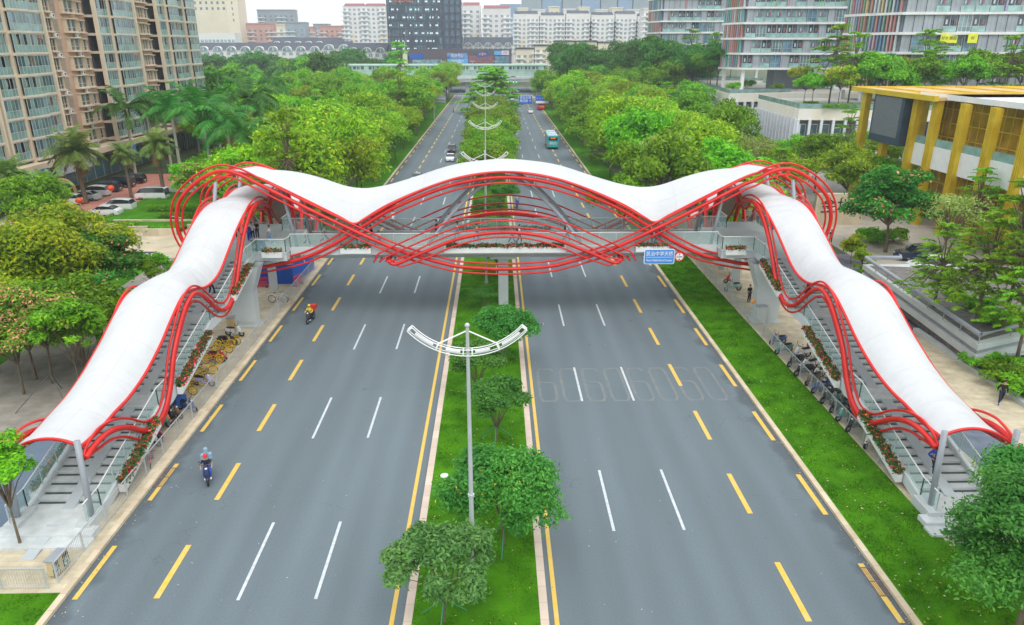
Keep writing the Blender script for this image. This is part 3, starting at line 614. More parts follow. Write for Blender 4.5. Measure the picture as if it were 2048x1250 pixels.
# tension cables under the long roof are hidden; flower troughs hang on the fascia
M_leaf0 = mat('flower_leaves', (0.03, 0.13, 0.02), 0.8, 0.4, 3, island=.5)
M_flr = mat('red_flowers', (0.75, 0.03, 0.05), 0.7, 0.3, 3, island=.4); M_flo = mat('orange_flowers', (0.85, 0.22, 0.05), 0.7, 0.3, 3, island=.4)
M_flp = mat('pink_flowers', (0.85, 0.12, 0.28), 0.7, 0.3, 3, island=.4)
def flowers(parent, a, c, w, n, seed, mix=(.66, .17, .12, .05), h=.35):
    r = np.random.RandomState(seed); a = np.array(a); c = np.array(c); t = r.rand(n); P = a+(c-a)*t[:, None]
    d = (c-a)/np.linalg.norm(c-a); sd = np.cross(d, [0, 0, 1.]); sd /= np.linalg.norm(sd)
    lump = .5+.5*np.sin(t*37+seed)*np.sin(t*13+seed*2)
    P = P+sd*(r.randn(n)*w*.35)[:, None]; P[:, 2] += np.abs(r.rand(n))*h*(.5+.6*lump)-.03
    s = r.uniform(.05, .10, n); u = r.randn(n, 3); u /= np.linalg.norm(u, axis=1)[:, None]; v = np.cross(u, r.randn(n, 3)); v /= np.linalg.norm(v, axis=1)[:, None]
    V = np.stack([P-u*s[:, None], P-v*s[:, None]*.7, P+u*s[:, None], P+v*s[:, None]*.7], 1).reshape(-1, 3)
    idx = r.choice(4, n, p=mix)
    me = fast_mesh('flowers', V, np.arange(4*n).reshape(n, 4), [M_leaf0, M_flr, M_flo, M_flp], idx)
    o = bpy.data.objects.new('flowering_plants', me); COL.objects.link(o); o.parent = parent; return o
def trough(a, c, lab, seed, outw, w=.42, h=.42, mix=(.66, .17, .12, .05), dens=420):
    a = Vector(a); c = Vector(c); L = (c-a).length
    t = thing('flower_trough', lab, 'planter', a, 0, 'flower troughs hung along the footbridge')
    d = (c-a); sd = Vector(outw); z = Vector((0, 0, 1))
    q = MB().use(M_wpaint)
    V = []
    for p in (Vector((0, 0, 0)), d): V += [p+sd*.02, p+sd*w, p+sd*w+z*h, p+sd*(w-.03)+z*h, p+sd*(w-.03)+z*(h-.1), p+sd*.05+z*(h-.1), p+sd*.05+z*h, p+sd*.02+z*h]
    F = [(i, (i+1) % 8, 8+(i+1) % 8, 8+i) for i in range(8)]+[(0, 7, 6, 5, 4, 3, 2, 1), tuple(range(8, 16))]
    q.add(V, F); q.build('box', t)
    e0 = Vector(sd)*w*.5+z*(h-.02)+d*.02; e1 = e0+d*.96
    flowers(t, e0, e1, w, int(L*dens), seed, mix)
for i, (u0, u1, lab) in enumerate(((-14.2, -11.6, 'white trough of pink flowers on the bridge parapet under the left red crossing'), (-5.3, 5.3, 'longest white flower trough at the middle of the bridge parapet'), (11.35, 14.2, 'white flower trough on the parapet behind the blue name sign'), (-20.6, -18.9, 'short white flower trough at the left corner of the bridge deck'), (18.9, 20.6, 'short white flower trough at the right corner of the bridge deck'))):
    yb = 61.14 if abs(u0) < 18 else 59.98
    trough((sx(u0, 1), yb, DECK-.32), (sx(u1, 1), yb, DECK-.32), lab, 20+i, (0, -1, 0), .45, .5, (.74, .10, .08, .08))
trough((sx(-4.6, 1), 67.06, DECK-.32), (sx(4.6, 1), 67.06, DECK-.32), 'flower trough on the far parapet at mid span, behind the walkers', 31, (0, 1, 0), .45, .5, (.9, .05, .03, .02))
sg = {-1: 'left', 1: 'right'}
for s in (-1, 1):
    for k, (ya, yb) in enumerate(((57.0, 52.6), (47.4, 41.6), (38.3, 33.4))):
        za, zb = interp(sorted([(y, z) for y, z in fl]), ya), interp(sorted([(y, z) for y, z in fl]), yb)
        xo = sx(SI-.17, s)
        trough((xo, ya, za-.42), (xo, yb, zb-.42), 'sloping white trough of red flowers on the %s flight of the %s front stairs' % (('top', 'middle', 'lowest')[k], sg[s]), 40+k+s*5, (-s, 0, 0), .36, .46, (.74, .16, .07, .03) if s < 0 else (.78, .07, .12, .03), 950)
trough((sx(-SO-.17, 1), 37.5, 1.2), (sx(-SO-.17, 1), 33.0, .3), 'trough on the far side of the lowest left flight, dark red flowers', 61, (-1, 0, 0), .4, .42, (.85, .13, .01, .01))
# ------------------------------------------------------------ trees
def leaf_mat(name, c1, c2, c3=None, isl=0.45):
    m = bpy.data.materials.new(name); m.use_nodes = True; nt = m.node_tree; nt.nodes.clear()
    out = nt.nodes.new('ShaderNodeOutputMaterial'); di = nt.nodes.new('ShaderNodeBsdfPrincipled'); tr = nt.nodes.new('ShaderNodeBsdfTranslucent'); mx = nt.nodes.new('ShaderNodeMixShader'); mx.inputs[0].default_value = .36
    di.inputs['Roughness'].default_value = .55; di.inputs['Specular IOR Level'].default_value = .25
    geo = nt.nodes.new('ShaderNodeNewGeometry'); oi = nt.nodes.new('ShaderNodeObjectInfo'); no = nt.nodes.new('ShaderNodeTexNoise'); no.inputs['Scale'].default_value = .45; no.inputs['Detail'].default_value = 3
    nt.links.new(geo.outputs['Position'], no.inputs[0])
    ad = nt.nodes.new('ShaderNodeMath'); ad.operation = 'MULTIPLY_ADD'; ad.inputs[1].default_value = .55; nt.links.new(geo.outputs['Random Per Island'], ad.inputs[0])
    s2 = nt.nodes.new('ShaderNodeMapRange'); s2.inputs[1].default_value = .3; s2.inputs[2].default_value = .7; s2.inputs[3].default_value = 0; s2.inputs[4].default_value = .45; nt.links.new(no.outputs[0], s2.inputs[0]); nt.links.new(s2.outputs[0], ad.inputs[2])
    cr = nt.nodes.new('ShaderNodeValToRGB'); e = cr.color_ramp.elements; e[0].position = .1; e[0].color = (*c1, 1); e[1].position = .9; e[1].color = (*(c3 or c2), 1); k = cr.color_ramp.elements.new(.55); k.color = (*c2, 1)
    nt.links.new(ad.outputs[0], cr.inputs[0])
    hs = nt.nodes.new('ShaderNodeHueSaturation'); nt.links.new(cr.outputs[0], hs.inputs['Color'])
    h1 = nt.nodes.new('ShaderNodeMapRange'); h1.inputs[3].default_value = .466; h1.inputs[4].default_value = .504; nt.links.new(oi.outputs['Random'], h1.inputs[0]); nt.links.new(h1.outputs[0], hs.inputs['Hue'])
    h2 = nt.nodes.new('ShaderNodeMapRange'); h2.inputs[3].default_value = .72; h2.inputs[4].default_value = 1.32; nt.links.new(oi.outputs['Random'], h2.inputs[0]); nt.links.new(h2.outputs[0], hs.inputs['Value'])
    nt.links.new(hs.outputs[0], di.inputs['Base Color']); nt.links.new(hs.outputs[0], tr.inputs['Color'])
    nt.links.new(di.outputs[0], mx.inputs[1]); nt.links.new(tr.outputs[0], mx.inputs[2]); nt.links.new(mx.outputs[0], out.inputs[0]); return m
LM = dict(
 pale=leaf_mat('pale_bluish_leaves', (.04, .15, .035), (.10, .28, .065), (.18, .38, .10)),
 olive=leaf_mat('olive_leaves', (0.073, 0.212, 0.011), (0.232, 0.511, 0.015), (0.448, 0.669, 0.021)),
 green=leaf_mat('fresh_green_leaves', (0.047, 0.201, 0.009), (0.142, 0.447, 0.013), (0.267, 0.615, 0.024)),
 dark=leaf_mat('dark_green_leaves', (0.018, 0.117, 0.014), (0.046, 0.233, 0.022), (0.091, 0.333, 0.026)),
 blue=leaf_mat('glossy_green_leaves', (0.020, 0.158, 0.025), (0.051, 0.317, 0.042), (0.124, 0.466, 0.067)),
 ficus=leaf_mat('median_green_leaves', (0.044, 0.184, 0.006), (0.130, 0.366, 0.010), (0.331, 0.458, 0.014)),
 light=leaf_mat('light_green_leaves', (0.106, 0.333, 0.014), (0.212, 0.550, 0.026), (0.333, 0.667, 0.044)),
 gold=leaf_mat('golden_green_leaves', (0.087, 0.239, 0.006), (0.244, 0.440, 0.009), (0.591, 0.624, 0.018)),
 palm=leaf_mat('palm_fronds', (0.018, 0.134, 0.018), (0.042, 0.226, 0.031), (0.109, 0.320, 0.044)),
 date=leaf_mat('date_palm_fronds', (0.085, 0.225, 0.044), (0.184, 0.360, 0.070), (0.340, 0.465, 0.123)),
 grey=leaf_mat('grey_green_leaves', (0.181, 0.283, 0.062), (0.302, 0.434, 0.106), (0.454, 0.550, 0.176)),
 dry=leaf_mat('dry_fronds', (.22, .16, .06), (.32, .25, .08), (.42, .28, .06)))
A_yel = mat('yellow_blossom', (.62, .42, .02), .7, .3, 3, island=.3); A_pink = mat('salmon_seed_pods', (.55, .27, .13), .7, .25, 3, island=.4); A_or = mat('rusty_young_leaves', (.36, .20, .03), .7, .3, 3, island=.4)
def orient_quads(P, N, size, r, asp=.42):
    n = len(P); N = N/np.linalg.norm(N, axis=1)[:, None]
    a = np.cross(N, r.randn(n, 3)); a /= np.linalg.norm(a, axis=1)[:, None]; b = np.cross(N, a)
    s = size[:, None]; f = asp
    return np.stack([P-a*s, P-b*s*f, P+a*s, P+b*s*f], 1).reshape(-1, 3)
def crown(name, seed, R, zc, rz, ncl, nl, leaf, m, acc=None, pacc=0.0, rc=.34, layered=0, open_=.62, up=.5, flat=.72, accsize=1.0):
    r = np.random.RandomState(seed); C = []
    if layered:
        for i in range(layered):
            t = i/(layered-1); zz = zc-rz+2*rz*t; Rr = R*(1-.75*t**1.4)*r.uniform(.85, 1.1)
            for k in range(max(3, int(ncl/layered*(1-.5*t)))):
                a = r.uniform(0, 6.283); d = Rr*math.sqrt(r.uniform(.05, 1)); C.append((d*math.cos(a), d*math.sin(a), zz+r.uniform(-.2, .2)*rz*.5, R*rc*r.uniform(.7, 1.2)))
    else:
        for i in range(ncl):
            u = r.uniform(-.45, 1); a = r.uniform(0, 6.283); q = math.sqrt(max(0, 1-u*u)); d = r.uniform(open_, .95)
            k = r.uniform(.82, 1.12); C.append((R*q*math.cos(a)*d*k, R*q*math.sin(a)*d*k, zc+rz*u*d*k, R*rc*r.uniform(.65, 1.3)))
        C.append((0, 0, zc+rz*.2, R*.5))
    C = np.array(C); idx = r.choice(len(C), nl, p=C[:, 3]**2/np.sum(C[:, 3]**2)); c = C[idx]
    D = r.randn(nl, 3); D[:, 2] = np.where(D[:, 2] < -.35, -D[:, 2], D[:, 2]); D /= np.linalg.norm(D, axis=1)[:, None]
    fl = .22 if layered else flat
    rad_ = c[:, 3]*r.uniform(.62, 1.12, nl)*np.where(r.rand(nl) < .12, r.uniform(1.1, 1.45, nl), 1)
    off = D*rad_[:, None]*np.array([1, 1, fl])
    if layered:                               # sprays stretched along the branches
        a_ = np.arctan2(c[:, 1], c[:, 0])+.5*np.sin(c[:, 0]*9+c[:, 2]*7); ca, sa = np.cos(a_), np.sin(a_); lx = off[:, 0]*1.1; ly = off[:, 1]*.34
        off = np.stack([lx*ca-ly*sa, lx*sa+ly*ca, off[:, 2]*.8-.10*np.abs(lx)], 1)
    P = c[:, :3]+off
    N = D*.8+np.array([0, 0, up])+r.randn(nl, 3)*.62
    if acc is None: sz = leaf*r.uniform(.6, 1.35, nl); mi = None; mats = [m]
    else:
        mi = (r.rand(nl) < pacc*(2*(np.sin(c[:, 0]*3+c[:, 1]*5+seed) > .1))).astype(int); sz = leaf*r.uniform(.6, 1.35, nl)*np.where(mi == 1, accsize, 1); mats = [m, acc]
    V = orient_quads(P, N, sz, r)
    return fast_mesh(name, V, np.arange(4*nl).reshape(nl, 4), mats, mi), C
def trunk_mb(h, r0, C, lean=0, nb=9, seed=1, m=None):
    q = MB().use(m or M_bark); rr = random.Random(seed); top = Vector((lean*.3, 0, h))
    P = catmull([(0, 0, -.1), (lean*.1, 0, h*.4), top], 3); q.tube(P, [r0*(1-.45*i/(len(P)-1)) for i in range(len(P))], 8)
    Cs = list(C); rr.shuffle(Cs)
    for c in Cs[:nb]:
        e = Vector(c[:3]); mid = top.lerp(e, .5)+Vector((0, 0, .12*(e-top).length)); L = catmull([top-Vector((0, 0, .2)), mid, e], 2)
        q.tube(L, [r0*.5*(1-.75*i/(len(L)-1)) for i in range(len(L))], 5, cap=False)
    return q
TREES = {}
def kind(key, name, seed, R, zc, rz, ncl, nl, leaf, m, th, r0=.18, nb=9, **k):
    me, C = crown(name+'_crown', seed, R, zc, rz, ncl, nl, leaf, m, **k)
    root = bpy.data.objects.new(name, None); COL.objects.link(root)
    t = trunk_mb(th, r0, C, seed % 3*.4, nb, seed).build('trunk', root, smooth=True)
    c = bpy.data.objects.new('crown', me); COL.objects.link(c); c.parent = root
    TREES[key] = [root, 0]
def tree(key, x, y, label, group=None, s=1.0, z=0.0, rz=None, cat='tree'):
    root = TREES[key]; rz = rz if rz is not None else (x*12.9+y*7.3) % 6.28
    sc = s if isinstance(s, tuple) else (s, s, s)
    if not root[1]:
        root[1] = 1; o = root[0]; o.location = (x, y, z); o.rotation_euler = (0, 0, rz); o.scale = sc; tag(o, label, cat, group); return o
    return clone(root[0], (x, y, z), rz, label, group, sc, cat)
for i in range(3):
    kind('olive%d' % i, 'street_tree', 11+i, 5.0, 6.2, 2.9, 26, 9000, .26, LM['olive'], 3.6, .2, acc=A_yel, pacc=.025, accsize=.7, rc=.32)
    kind('green%d' % i, 'street_tree', 31+i, 4.8, 6.0, 3.0, 26, 8500, .27, LM['green'], 3.4, .2, rc=.32)
for i in range(2):
    kind('dark%d' % i, 'dense_tree', 51+i, 5.2, 7.5, 4.6, 34, 9500, .29, LM['dark'], 4, .25, rc=.30)
    kind('ficus%d' % i, 'median_tree', 61+i, 5.0, 4.7, 2.4, 30, 12000, .21, LM['ficus'], 2.6, .2, acc=A_or, pacc=.05, rc=.30)
    kind('fardark%d' % i, 'distant_tree', 71+i, 6.5, 7.5, 4.5, 24, 2600, .62, LM['dark'], 4, .25, 5, rc=.36)
    kind('farlight%d' % i, 'distant_tree', 81+i, 6.0, 6.5, 3.6, 24, 2600, .58, LM['green'], 4, .25, 5, rc=.36)
    kind('tier%d' % i, 'tiered_tree', 91+i, 4.2, 7.2, 3.6, 120, 8500, .17, LM['light'], 7.5, .14, 22, layered=6, rc=.20, up=1.0)
kind('bare', 'bare_tree', 95, 3.6, 5.5, 2.6, 30, 1500, .16, LM['grey'], 2.8, .16, 26, rc=.3, open_=.4)
def young(key, seed, R, zc, rz, ncl, nl, th, m='blue', nb=12, rc=.34, name='young_tree', leaf=.105, **k): kind(key, name, seed, R, zc, rz, ncl, nl, leaf, LM[m], th, .07, nb, rc=rc, up=.7, **k)
young('y_dense', 101, 2.55, 3.3, 1.7, 32, 20000, 1.7, rc=.30, r0=None) if False else None
kind('y_dense', 'young_tree', 101, 2.55, 3.2, 1.65, 44, 21000, .105, LM['blue'], 1.7, .08, 10, rc=.28, up=.8, acc=A_yel, pacc=.008)
kind('y_open', 'young_tree', 102, 1.9, 3.0, 1.1, 17, 6800, .105, LM['blue'], 1.0, .06, 13, rc=.27, up=.8, open_=.7)
kind('y_pale', 'young_tree', 103, 2.3, 3.3, 1.3, 24, 9000, .11, LM['pale'], 1.2, .06, 16, rc=.21, up=.8, open_=.72)
kind('near_right', 'leafy_tree', 104, 3.3, 4.6, 3.1, 60, 42000, .10, LM['blue'], 3, .14, 12, rc=.27, up=.9)
kind('near_left', 'leafy_tree', 105, 1.9, 4.3, 1.8, 16, 6500, .12, LM['green'], 2.4, .08, 14, rc=.26, up=.9, acc=A_or, pacc=.02)
kind('big_left', 'spreading_tree', 106, 6.3, 6.0, 3.6, 46, 30000, .19, LM['gold'], 3.2, .3, 16, rc=.24, up=1.0)
kind('pods', 'seed_pod_tree', 107, 3.4, 5.0, 2.2, 24, 11000, .16, LM['green'], 2.9, .12, 14, rc=.26, up=.8, acc=A_pink, pacc=.22, accsize=.75)
kind('slender', 'slender_tree', 108, 1.9, 3.9, 1.5, 12, 3600, .13, LM['green'], 1.9, .06, 12, rc=.26, up=.8, open_=.55)
kind('fan', 'fan_branched_tree', 109, 3.9, 6.2, 3.2, 230, 17000, .105, LM['light'], 5.5, .16, 40, layered=8, rc=.13, up=1.1)
kind('round_dark', 'domed_tree', 110, 3.9, 5.4, 3.4, 40, 17000, .20, LM['dark'], 3, .2, 12, rc=.26, up=.8, acc=A_pink, pacc=.03)
kind('bigpine', 'tall_tiered_tree', 112, 8.6, 8.2, 6.6, 300, 26000, .36, LM['light'], 12, .3, 30, layered=12, rc=.17, up=1.0)
kind('shrub', 'shrub', 113, 1.0, .55, .5, 12, 2600, .10, LM['green'], .3, .03, 4, rc=.42)
kind('bamboo', 'bamboo_clump', 114, 1.3, 1.9, 1.7, 22, 5200, .12, LM['gold'], 1.5, .05, 12, rc=.34)
kind('terrace', 'terrace_tree', 115, 2.9, 4.6, 2.3, 26, 5200, .21, LM['green'], 3.2, .10, 12, rc=.30)
kind('terraceY', 'terrace_tree', 116, 2.9, 4.4, 2.2, 24, 4800, .21, LM['gold'], 3.0, .10, 12, rc=.30, acc=A_yel, pacc=.10)
# palms
def palm(key, name, h, nf, L, m, seed, droop, shaft, dry=0):
    r = random.Random(seed); root = bpy.data.objects.new(name, None); COL.objects.link(root)
    q = MB().use(M_bark if not shaft else mat('palm_trunk', (.40, .38, .33), .85, .15, 3))
    P = [(0, 0, -.1), (.05, 0, h*.3), (.1, .05, h*.7), (.1, .05, h)]; q.tube(catmull(P, 4), [.24-.07*i/12 for i in range(13)] if shaft else [.27]*13, 9); q.build('trunk', root, smooth=True)
    if shaft: MB().use(mat('green_crownshaft', (.13, .28, .06), .5)).tube([(.1, .05, h-.1), (.1, .05, h+1.0)], [.17, .09], 8).build('crownshaft', root, smooth=True)
    V = []; mi = []
    top = Vector((.1, .05, h+(.9 if shaft else .1)))
    for f in range(nf):
        a = f*2.399+r.uniform(-.2, .2); el = r.uniform(-.25, 1.25) if not shaft else r.uniform(-.1, 1.2); isdry = dry and (f < dry)
        if isdry: el = r.uniform(-1.0, -.5)
        dh = Vector((math.cos(a), math.sin(a), 0)); p = top.copy(); v = dh*math.cos(el)+Vector((0, 0, math.sin(el))); step = L*r.uniform(.85, 1.1)/14
        for k in range(15):
            v = (v+Vector((0, 0, -droop*(.3+k*.10)))).normalized(); p = p+v*step; side = v.cross(Vector((0, 0, 1)))
            side = side.normalized() if side.length > .01 else Vector((1, 0, 0))
            wl = L*.26*math.sin(math.pi*min(1, (k+2)/17))**.7+.05
            for sgn in (-1, 1):
                for jj in range(2):
                    b0 = p+v*step*.5*jj; tip = b0+side*sgn*wl*r.uniform(.8, 1.1)+v*wl*.55-Vector((0, 0, wl*(.35+r.random()*.3))); w = v*.06*L/3
                    V += [b0-w, b0+w, tip+w*.3, tip-w*.3]; mi.append(1 if isdry else 0)
    V = np.array([tuple(x) for x in V]); n = len(mi)
    me = fast_mesh(name+'_fronds', V, np.arange(4*n).reshape(n, 4), [m, LM['dry']], np.array(mi)); c = bpy.data.objects.new('fronds', me); COL.objects.link(c); c.parent = root
    TREES[key] = [root, 0]
palm('royal', 'royal_palm', 9.5, 17, 4.2, LM['palm'], 5, .10, True)
palm('royal2', 'royal_palm', 9.5, 15, 4.4, LM['palm'], 6, .12, True, 1)
palm('date', 'date_palm', 6.2, 46, 3.1, LM['date'], 7, .085, False, 3)
palm('date2', 'date_palm', 7.6, 36, 2.7, LM['date'], 8, .09, False, 3)
R_ = random.Random(4)
def crown_at(px, py, z): p = gp(px, py, z); return p.x, p.y
ordn = ['first', 'second', 'third', 'fourth', 'fifth', 'sixth', 'seventh', 'eighth', 'ninth', 'tenth', 'eleventh', 'twelfth', 'thirteenth', 'fourteenth', 'fifteenth', 'sixteenth', 'seventeenth', 'eighteenth', 'nineteenth', 'twentieth']
def nth(i): return ordn[i] if i < 20 else ('twenty-'+ordn[i-20] if i < 29 else 'number %d' % (i+1))
# the young trees of the central strip
for key, x, y, s, lab in (('y_dense', .25, 28.9, 1.0, 'dense round young tree in the central strip, nearest big one right of the lamp pole'), ('y_pale', -2.3, 24.0, 1.0, 'pale open young tree at the bottom edge, left of the lamp pole base'), ('y_open', -.1, 38.6, 1.0, 'open young tree with thin bare branches right of the nearest lamp pole'),
    ('y_open', -1.4, 44.5, 1.0, 'young tree partly behind the head of the nearest lamp, left of the pole'), ('y_dense', .45, 50.4, .88, 'young tree standing in front of the middle bridge pier')):
    tree(key, x, y, lab, 'young trees of the central strip', s, .12, rz=(1.9 if key == 'y_open' else .6)+y)
for i, y in enumerate((61.0, 72.5, 77.5, 82.5, 88, 93.5, 99, 105)):
    tree(('y_open', 'y_dense')[i % 2], -1.2+(i*37 % 5)*.55, y, 'small dark tree seen through the red tubes, %s behind the bridge front' % nth(i), 'young trees of the central strip', .8 if i else .6, .12)
for i in range(15):
    y = 121+i*7.4; tree('ficus%d' % (i % 2), -1.0+.6*math.sin(i*2.1), y, 'dense low broad tree of the central strip, %s going away from the bridge' % nth(i), 'broad dense trees filling the central strip', (1.16 if i > 5 else .92, 1.16 if i > 5 else .92, 1.0+.08*math.sin(i)), .1)
tree('bigpine', -1.0, 262, 'tall pale green tiered tree at the far end of the central strip', None, (1.35, 1.35, 1.0), .1)
tree('tier1', -37, 300, 'tall airy pale tree rising above the left band near the dark tower', None, (1.9, 1.9, 2.1), 0)
tree('farlight0', -1.5, 292, 'pale green tree behind the tall tiered one at the strip end', None, 1.0)
# support stakes of the young trees
for x, y in ((.25, 28.9), (-.1, 38.6), (.45, 50.4), (-2.3, 24.0)):
    q = MB().use(mat('green_stakes', (.05, .25, .16), .6)); 
    for a in (.6, 2.7, 4.6): q.tube([(x+1.15*math.cos(a), y+1.15*math.sin(a), .1), (x, y, 1.35)], .025, 5)
    tag(q.build('tree_stake'), 'thin green stakes propping the young tree at %s' % {28.9: 'the dense round crown', 38.6: 'the open bare branches', 50.4: 'the middle pier', 24.0: 'the bottom edge'}[y], 'stakes')
# near trees at both sides
x, y = crown_at(2082, 1110, 4.3); tree('near_right', x, y, 'large glossy dark green tree at the lower right corner', None, 1.0)
x, y = crown_at(2110, 1010, 4.5); tree('near_right', x+1.2, y+.6, 'glossy tree behind the corner tree at the right edge of the picture', None, .95, rz=2.2)
x, y = crown_at(0, 945, 4.2); tree('near_left', x, y, 'small green tree at the left edge, reaching over the end of the white roof', None, 1.0, rz=.4)
x, y = crown_at(85, 505, 6.0); tree('big_left', x, y, 'biggest spreading tree, golden green, at the left edge', None, 1.0, .08)
x, y = crown_at(180, 600, 4.4); tree('round_dark', x, y, 'darker tree between the golden tree and the left white roof', None, .75, .08)
x, y = crown_at(75, 640, 4.9); tree('pods', x, y, 'tree with salmon seed pods and propped trunk on the grey path', None, 1.0, .08)
x, y = crown_at(195, 640, 3.6); tree('slender', x, y, 'slender tree close to the white stair roof, on the grey path', None, 1.0, .08)
x, y = crown_at(-40, 620, 5.0); tree('big_left', x, y, 'golden green tree cut by the left edge, below the biggest one', None, .7, .08, 2.0)
for i, (px, py, z_, k, s_, lab) in enumerate(((215, 545, 4.2, 'round_dark', .85, 'dark green tree touching the golden one on its right'), (25, 545, 5.5, 'big_left', .75, 'golden green tree at the very left below the date palms'), (130, 640, 4.2, 'slender', 1.3, 'leafy tree between the seed pod tree and the dark one'), (25, 700, 4.0, 'pods', .85, 'second seed pod tree cut by the left edge'), (165, 700, 3.0, 'slender', .95, 'thin tree low beside the white stair roof'), (232, 470, 2.0, 'shrub', 1.6, 'round teal bush at the corner of the garden steps'), (60, 420, 5.0, 'green1', .9, 'green tree behind the golden one near the ring arches'), (55, 690, 4.0, 'green2', .7, 'fresh green tree low at the left edge under the seed pod tree'), (150, 655, 4.2, 'green0', .75, 'fresh green tree beside the upper half of the left stair roof'))):
    x, y = crown_at(px, py, z_*(s_ if k != 'shrub' else .4)); tree(k, x, y, lab, None, s_, .08)
for i, (px, py) in enumerate(((300, 530), (318, 520))):
    x, y = crown_at(px, py, 3.8); tree('slender', x, y, ('left', 'right')[i]+' one of two thin young trees on the pale plaza behind the stair roof', 'thin young trees on the plaza', .85, .1)
# palms of the left garden
for i, (px, py, k, s) in enumerate(((152, 305, 'date', 1.25), (95, 375, 'date', .85), (20, 350, 'date', .9), (247, 310, 'date2', .9), (312, 290, 'date2', 1.1))):
    x, y = crown_at(px, py, 6.2*s if k == 'date' else 7.6*s)
    tree(k, x, y, ('tall full date palm with brown lower fronds before the blue shops', 'low date palm peeping over the golden tree', 'date palm at the left picture edge', 'slim date palm with studded trunk left of the orange one', 'date palm with an orange dead frond, nearest the plaza')[i], 'date palms by the car park', s, .1, cat='palm')
RP = [(250, 230), (290, 215), (345, 240), (385, 205), (430, 215), (470, 190), (500, 230), (545, 185), (410, 260), (455, 262), (360, 200), (325, 225), (490, 280), (520, 215)]
for i, (px, py) in enumerate(RP):
    x, y = crown_at(px, py, 11.0); tree(('royal', 'royal2')[i % 2], x, y, 'dark royal palm of the grove left of the road, %s counting from the front left' % nth(i), 'royal palms of the left grove', R_.uniform(1.1, 1.35), .05, cat='palm')
# wooded bands either side of the road
def band(rows, xs, y0, y1, dy, keys, lab, group, inside=None, smin=.72, smax=1.28, z=0.0):
    n = 0
    for a, X in enumerate(xs):
        y = y0+(a % 2)*dy/2; k = 0
        while y < y1:
            x = X+R_.uniform(-1.8, 1.8); yy = y+R_.uniform(-2, 2)
            if inside is None or inside(x, yy):
                key = keys[int(R_.random()**1.3*len(keys))]
                tree(key, x, yy, lab % (rows[a], nth(k)), group, (lambda a_: (a_, a_, a_*R_.uniform(.85, 1.3)))(R_.uniform(smin, smax)), z); k += 1; n += 1
            y += dy
    return n
ks = ['olive0', 'green1', 'olive1', 'green0', 'olive2', 'green2', 'tier0', 'bare']
rowsL = ['the kerb row', 'the second row', 'the third row', 'the fourth row', 'the fifth row', 'the sixth row']
okL = lambda x, y: not (x < -36 and y < 150)
band(rowsL, [-22.6, -31.0, -39.5, -48, -56, -63.5], 82, 352, 9.0, ks, 'broad tree left of the road in %s, %s from the bridge', 'street trees left of the road', okL)
rowsR = ['the kerb row', 'the second row', 'the third row', 'the fourth row', 'the fifth row']
okR = lambda x, y: not (x > 33 and y < 96) and not (x > 44 and y < 165) and not (x > 52 and y < 250) and not (x < 28 and y < 84)
band(rowsR, [21.4, 29.8, 38, 46, 54], 80, 340, 9.0, ks, 'broad tree right of the road in %s, %s from the bridge', 'street trees right of the road', okR)
kd = ['dark0', 'dark1', 'green1', 'dark0']
band(['the left line', 'the right line'], [60, 69], 262, 350, 12, kd, 'tall dark tree beyond the podiums in %s, %s going away', 'tall dark trees beyond the podiums', None, 1.35, 1.8)
band(['the left line', 'the middle line', 'the right line'], [34, 43, 52], 300, 372, 13, kd, 'tall dark tree near the viaduct in %s, %s going away', 'tall dark trees right of the viaduct', None, 1.3, 1.75)
kf = ['farlight0', 'fardark0', 'farlight1', 'fardark1']
xsF = [-75, -88, -101, -114, -127, -140, -154, -168]
band(['line %s' % w for w in ('one', 'two', 'three', 'four', 'five', 'six', 'seven', 'eight')], xsF, 205, 372, 15, kf, 'distant tree of the far left wood, %s from the road, %s going away', 'distant trees of the far left wood', lambda x, y: x > -.53*y+8 and not(x > -80 and y < 200))
band(['line %s' % w for w in ('one', 'two', 'three', 'four', 'five', 'six', 'seven', 'eight', 'nine', 'ten', 'eleven')], [-60-13*i for i in range(11)], 445, 500, 16, ['fardark0', 'fardark1'], 'dark distant tree beyond the viaduct, %s, %s going away', 'dark trees beyond the viaduct', None, 1.05, 1.3)
# ------------------------------------------------------------ buildings
def win_mat(name, a, b, isl=.5, rough=.12):
    return mat(name, a, rough, .3, .5, rgb2=b, island=isl, spec=.8)
G_teal = win_mat('teal_window_glass', (.10, .21, .25), (.30, .44, .47), .5)
G_dark = win_mat('dark_window_glass', (.03, .06, .08), (.10, .17, .20), .6)
G_blue = win_mat('blue_window_glass', (.06, .14, .20), (.14, .26, .34), .4)
M_cream = mat('cream_render', (.68, .57, .43), .8, .08, .4); M_beige = mat('beige_tiles', (.56, .37, .26), .8, .10, .6); M_frame = mat('window_frames', (.50, .52, .50), .5)
M_bal = mat('balcony_glass', (.22, .36, .34), .12, .3, .6, island=.4, spec=.8)
def merge_refs(name, parent, items):
    V = []; F = []; MI = []; mats = []; off = 0
    b = MB()
    for me, loc, rz in items:
        M = Matrix.Translation(loc) @ Matrix.Rotation(rz, 4, 'Z'); k = len(b.v)
        for v in me.vertices: b.v.append(tuple(M @ v.co))
        for p in me.polygons:
            b.f.append(tuple(i+k for i in p.vertices)); m = me.materials[p.material_index]
            if m not in b.mats: b.mats.append(m)
            b.m.append(b.mats.index(m))
    o = b.build(name, parent); o['kind'] = 'stuff'; return o
def units(parent, name, meshes, items, cap=95):
    """items: (variant, loc, rz) sorted so the largest in view come first"""
    for v, loc, rz in items[:cap]: ref(meshes[v], name, parent, loc, (0, 0, rz))
    if len(items) > cap: merge_refs(name, parent, [(meshes[v], loc, rz) for v, loc, rz in items[cap:]])
def protomesh(mb, name):
    o = mb.build(name); me = o.data; bpy.data.objects.remove(o); return me
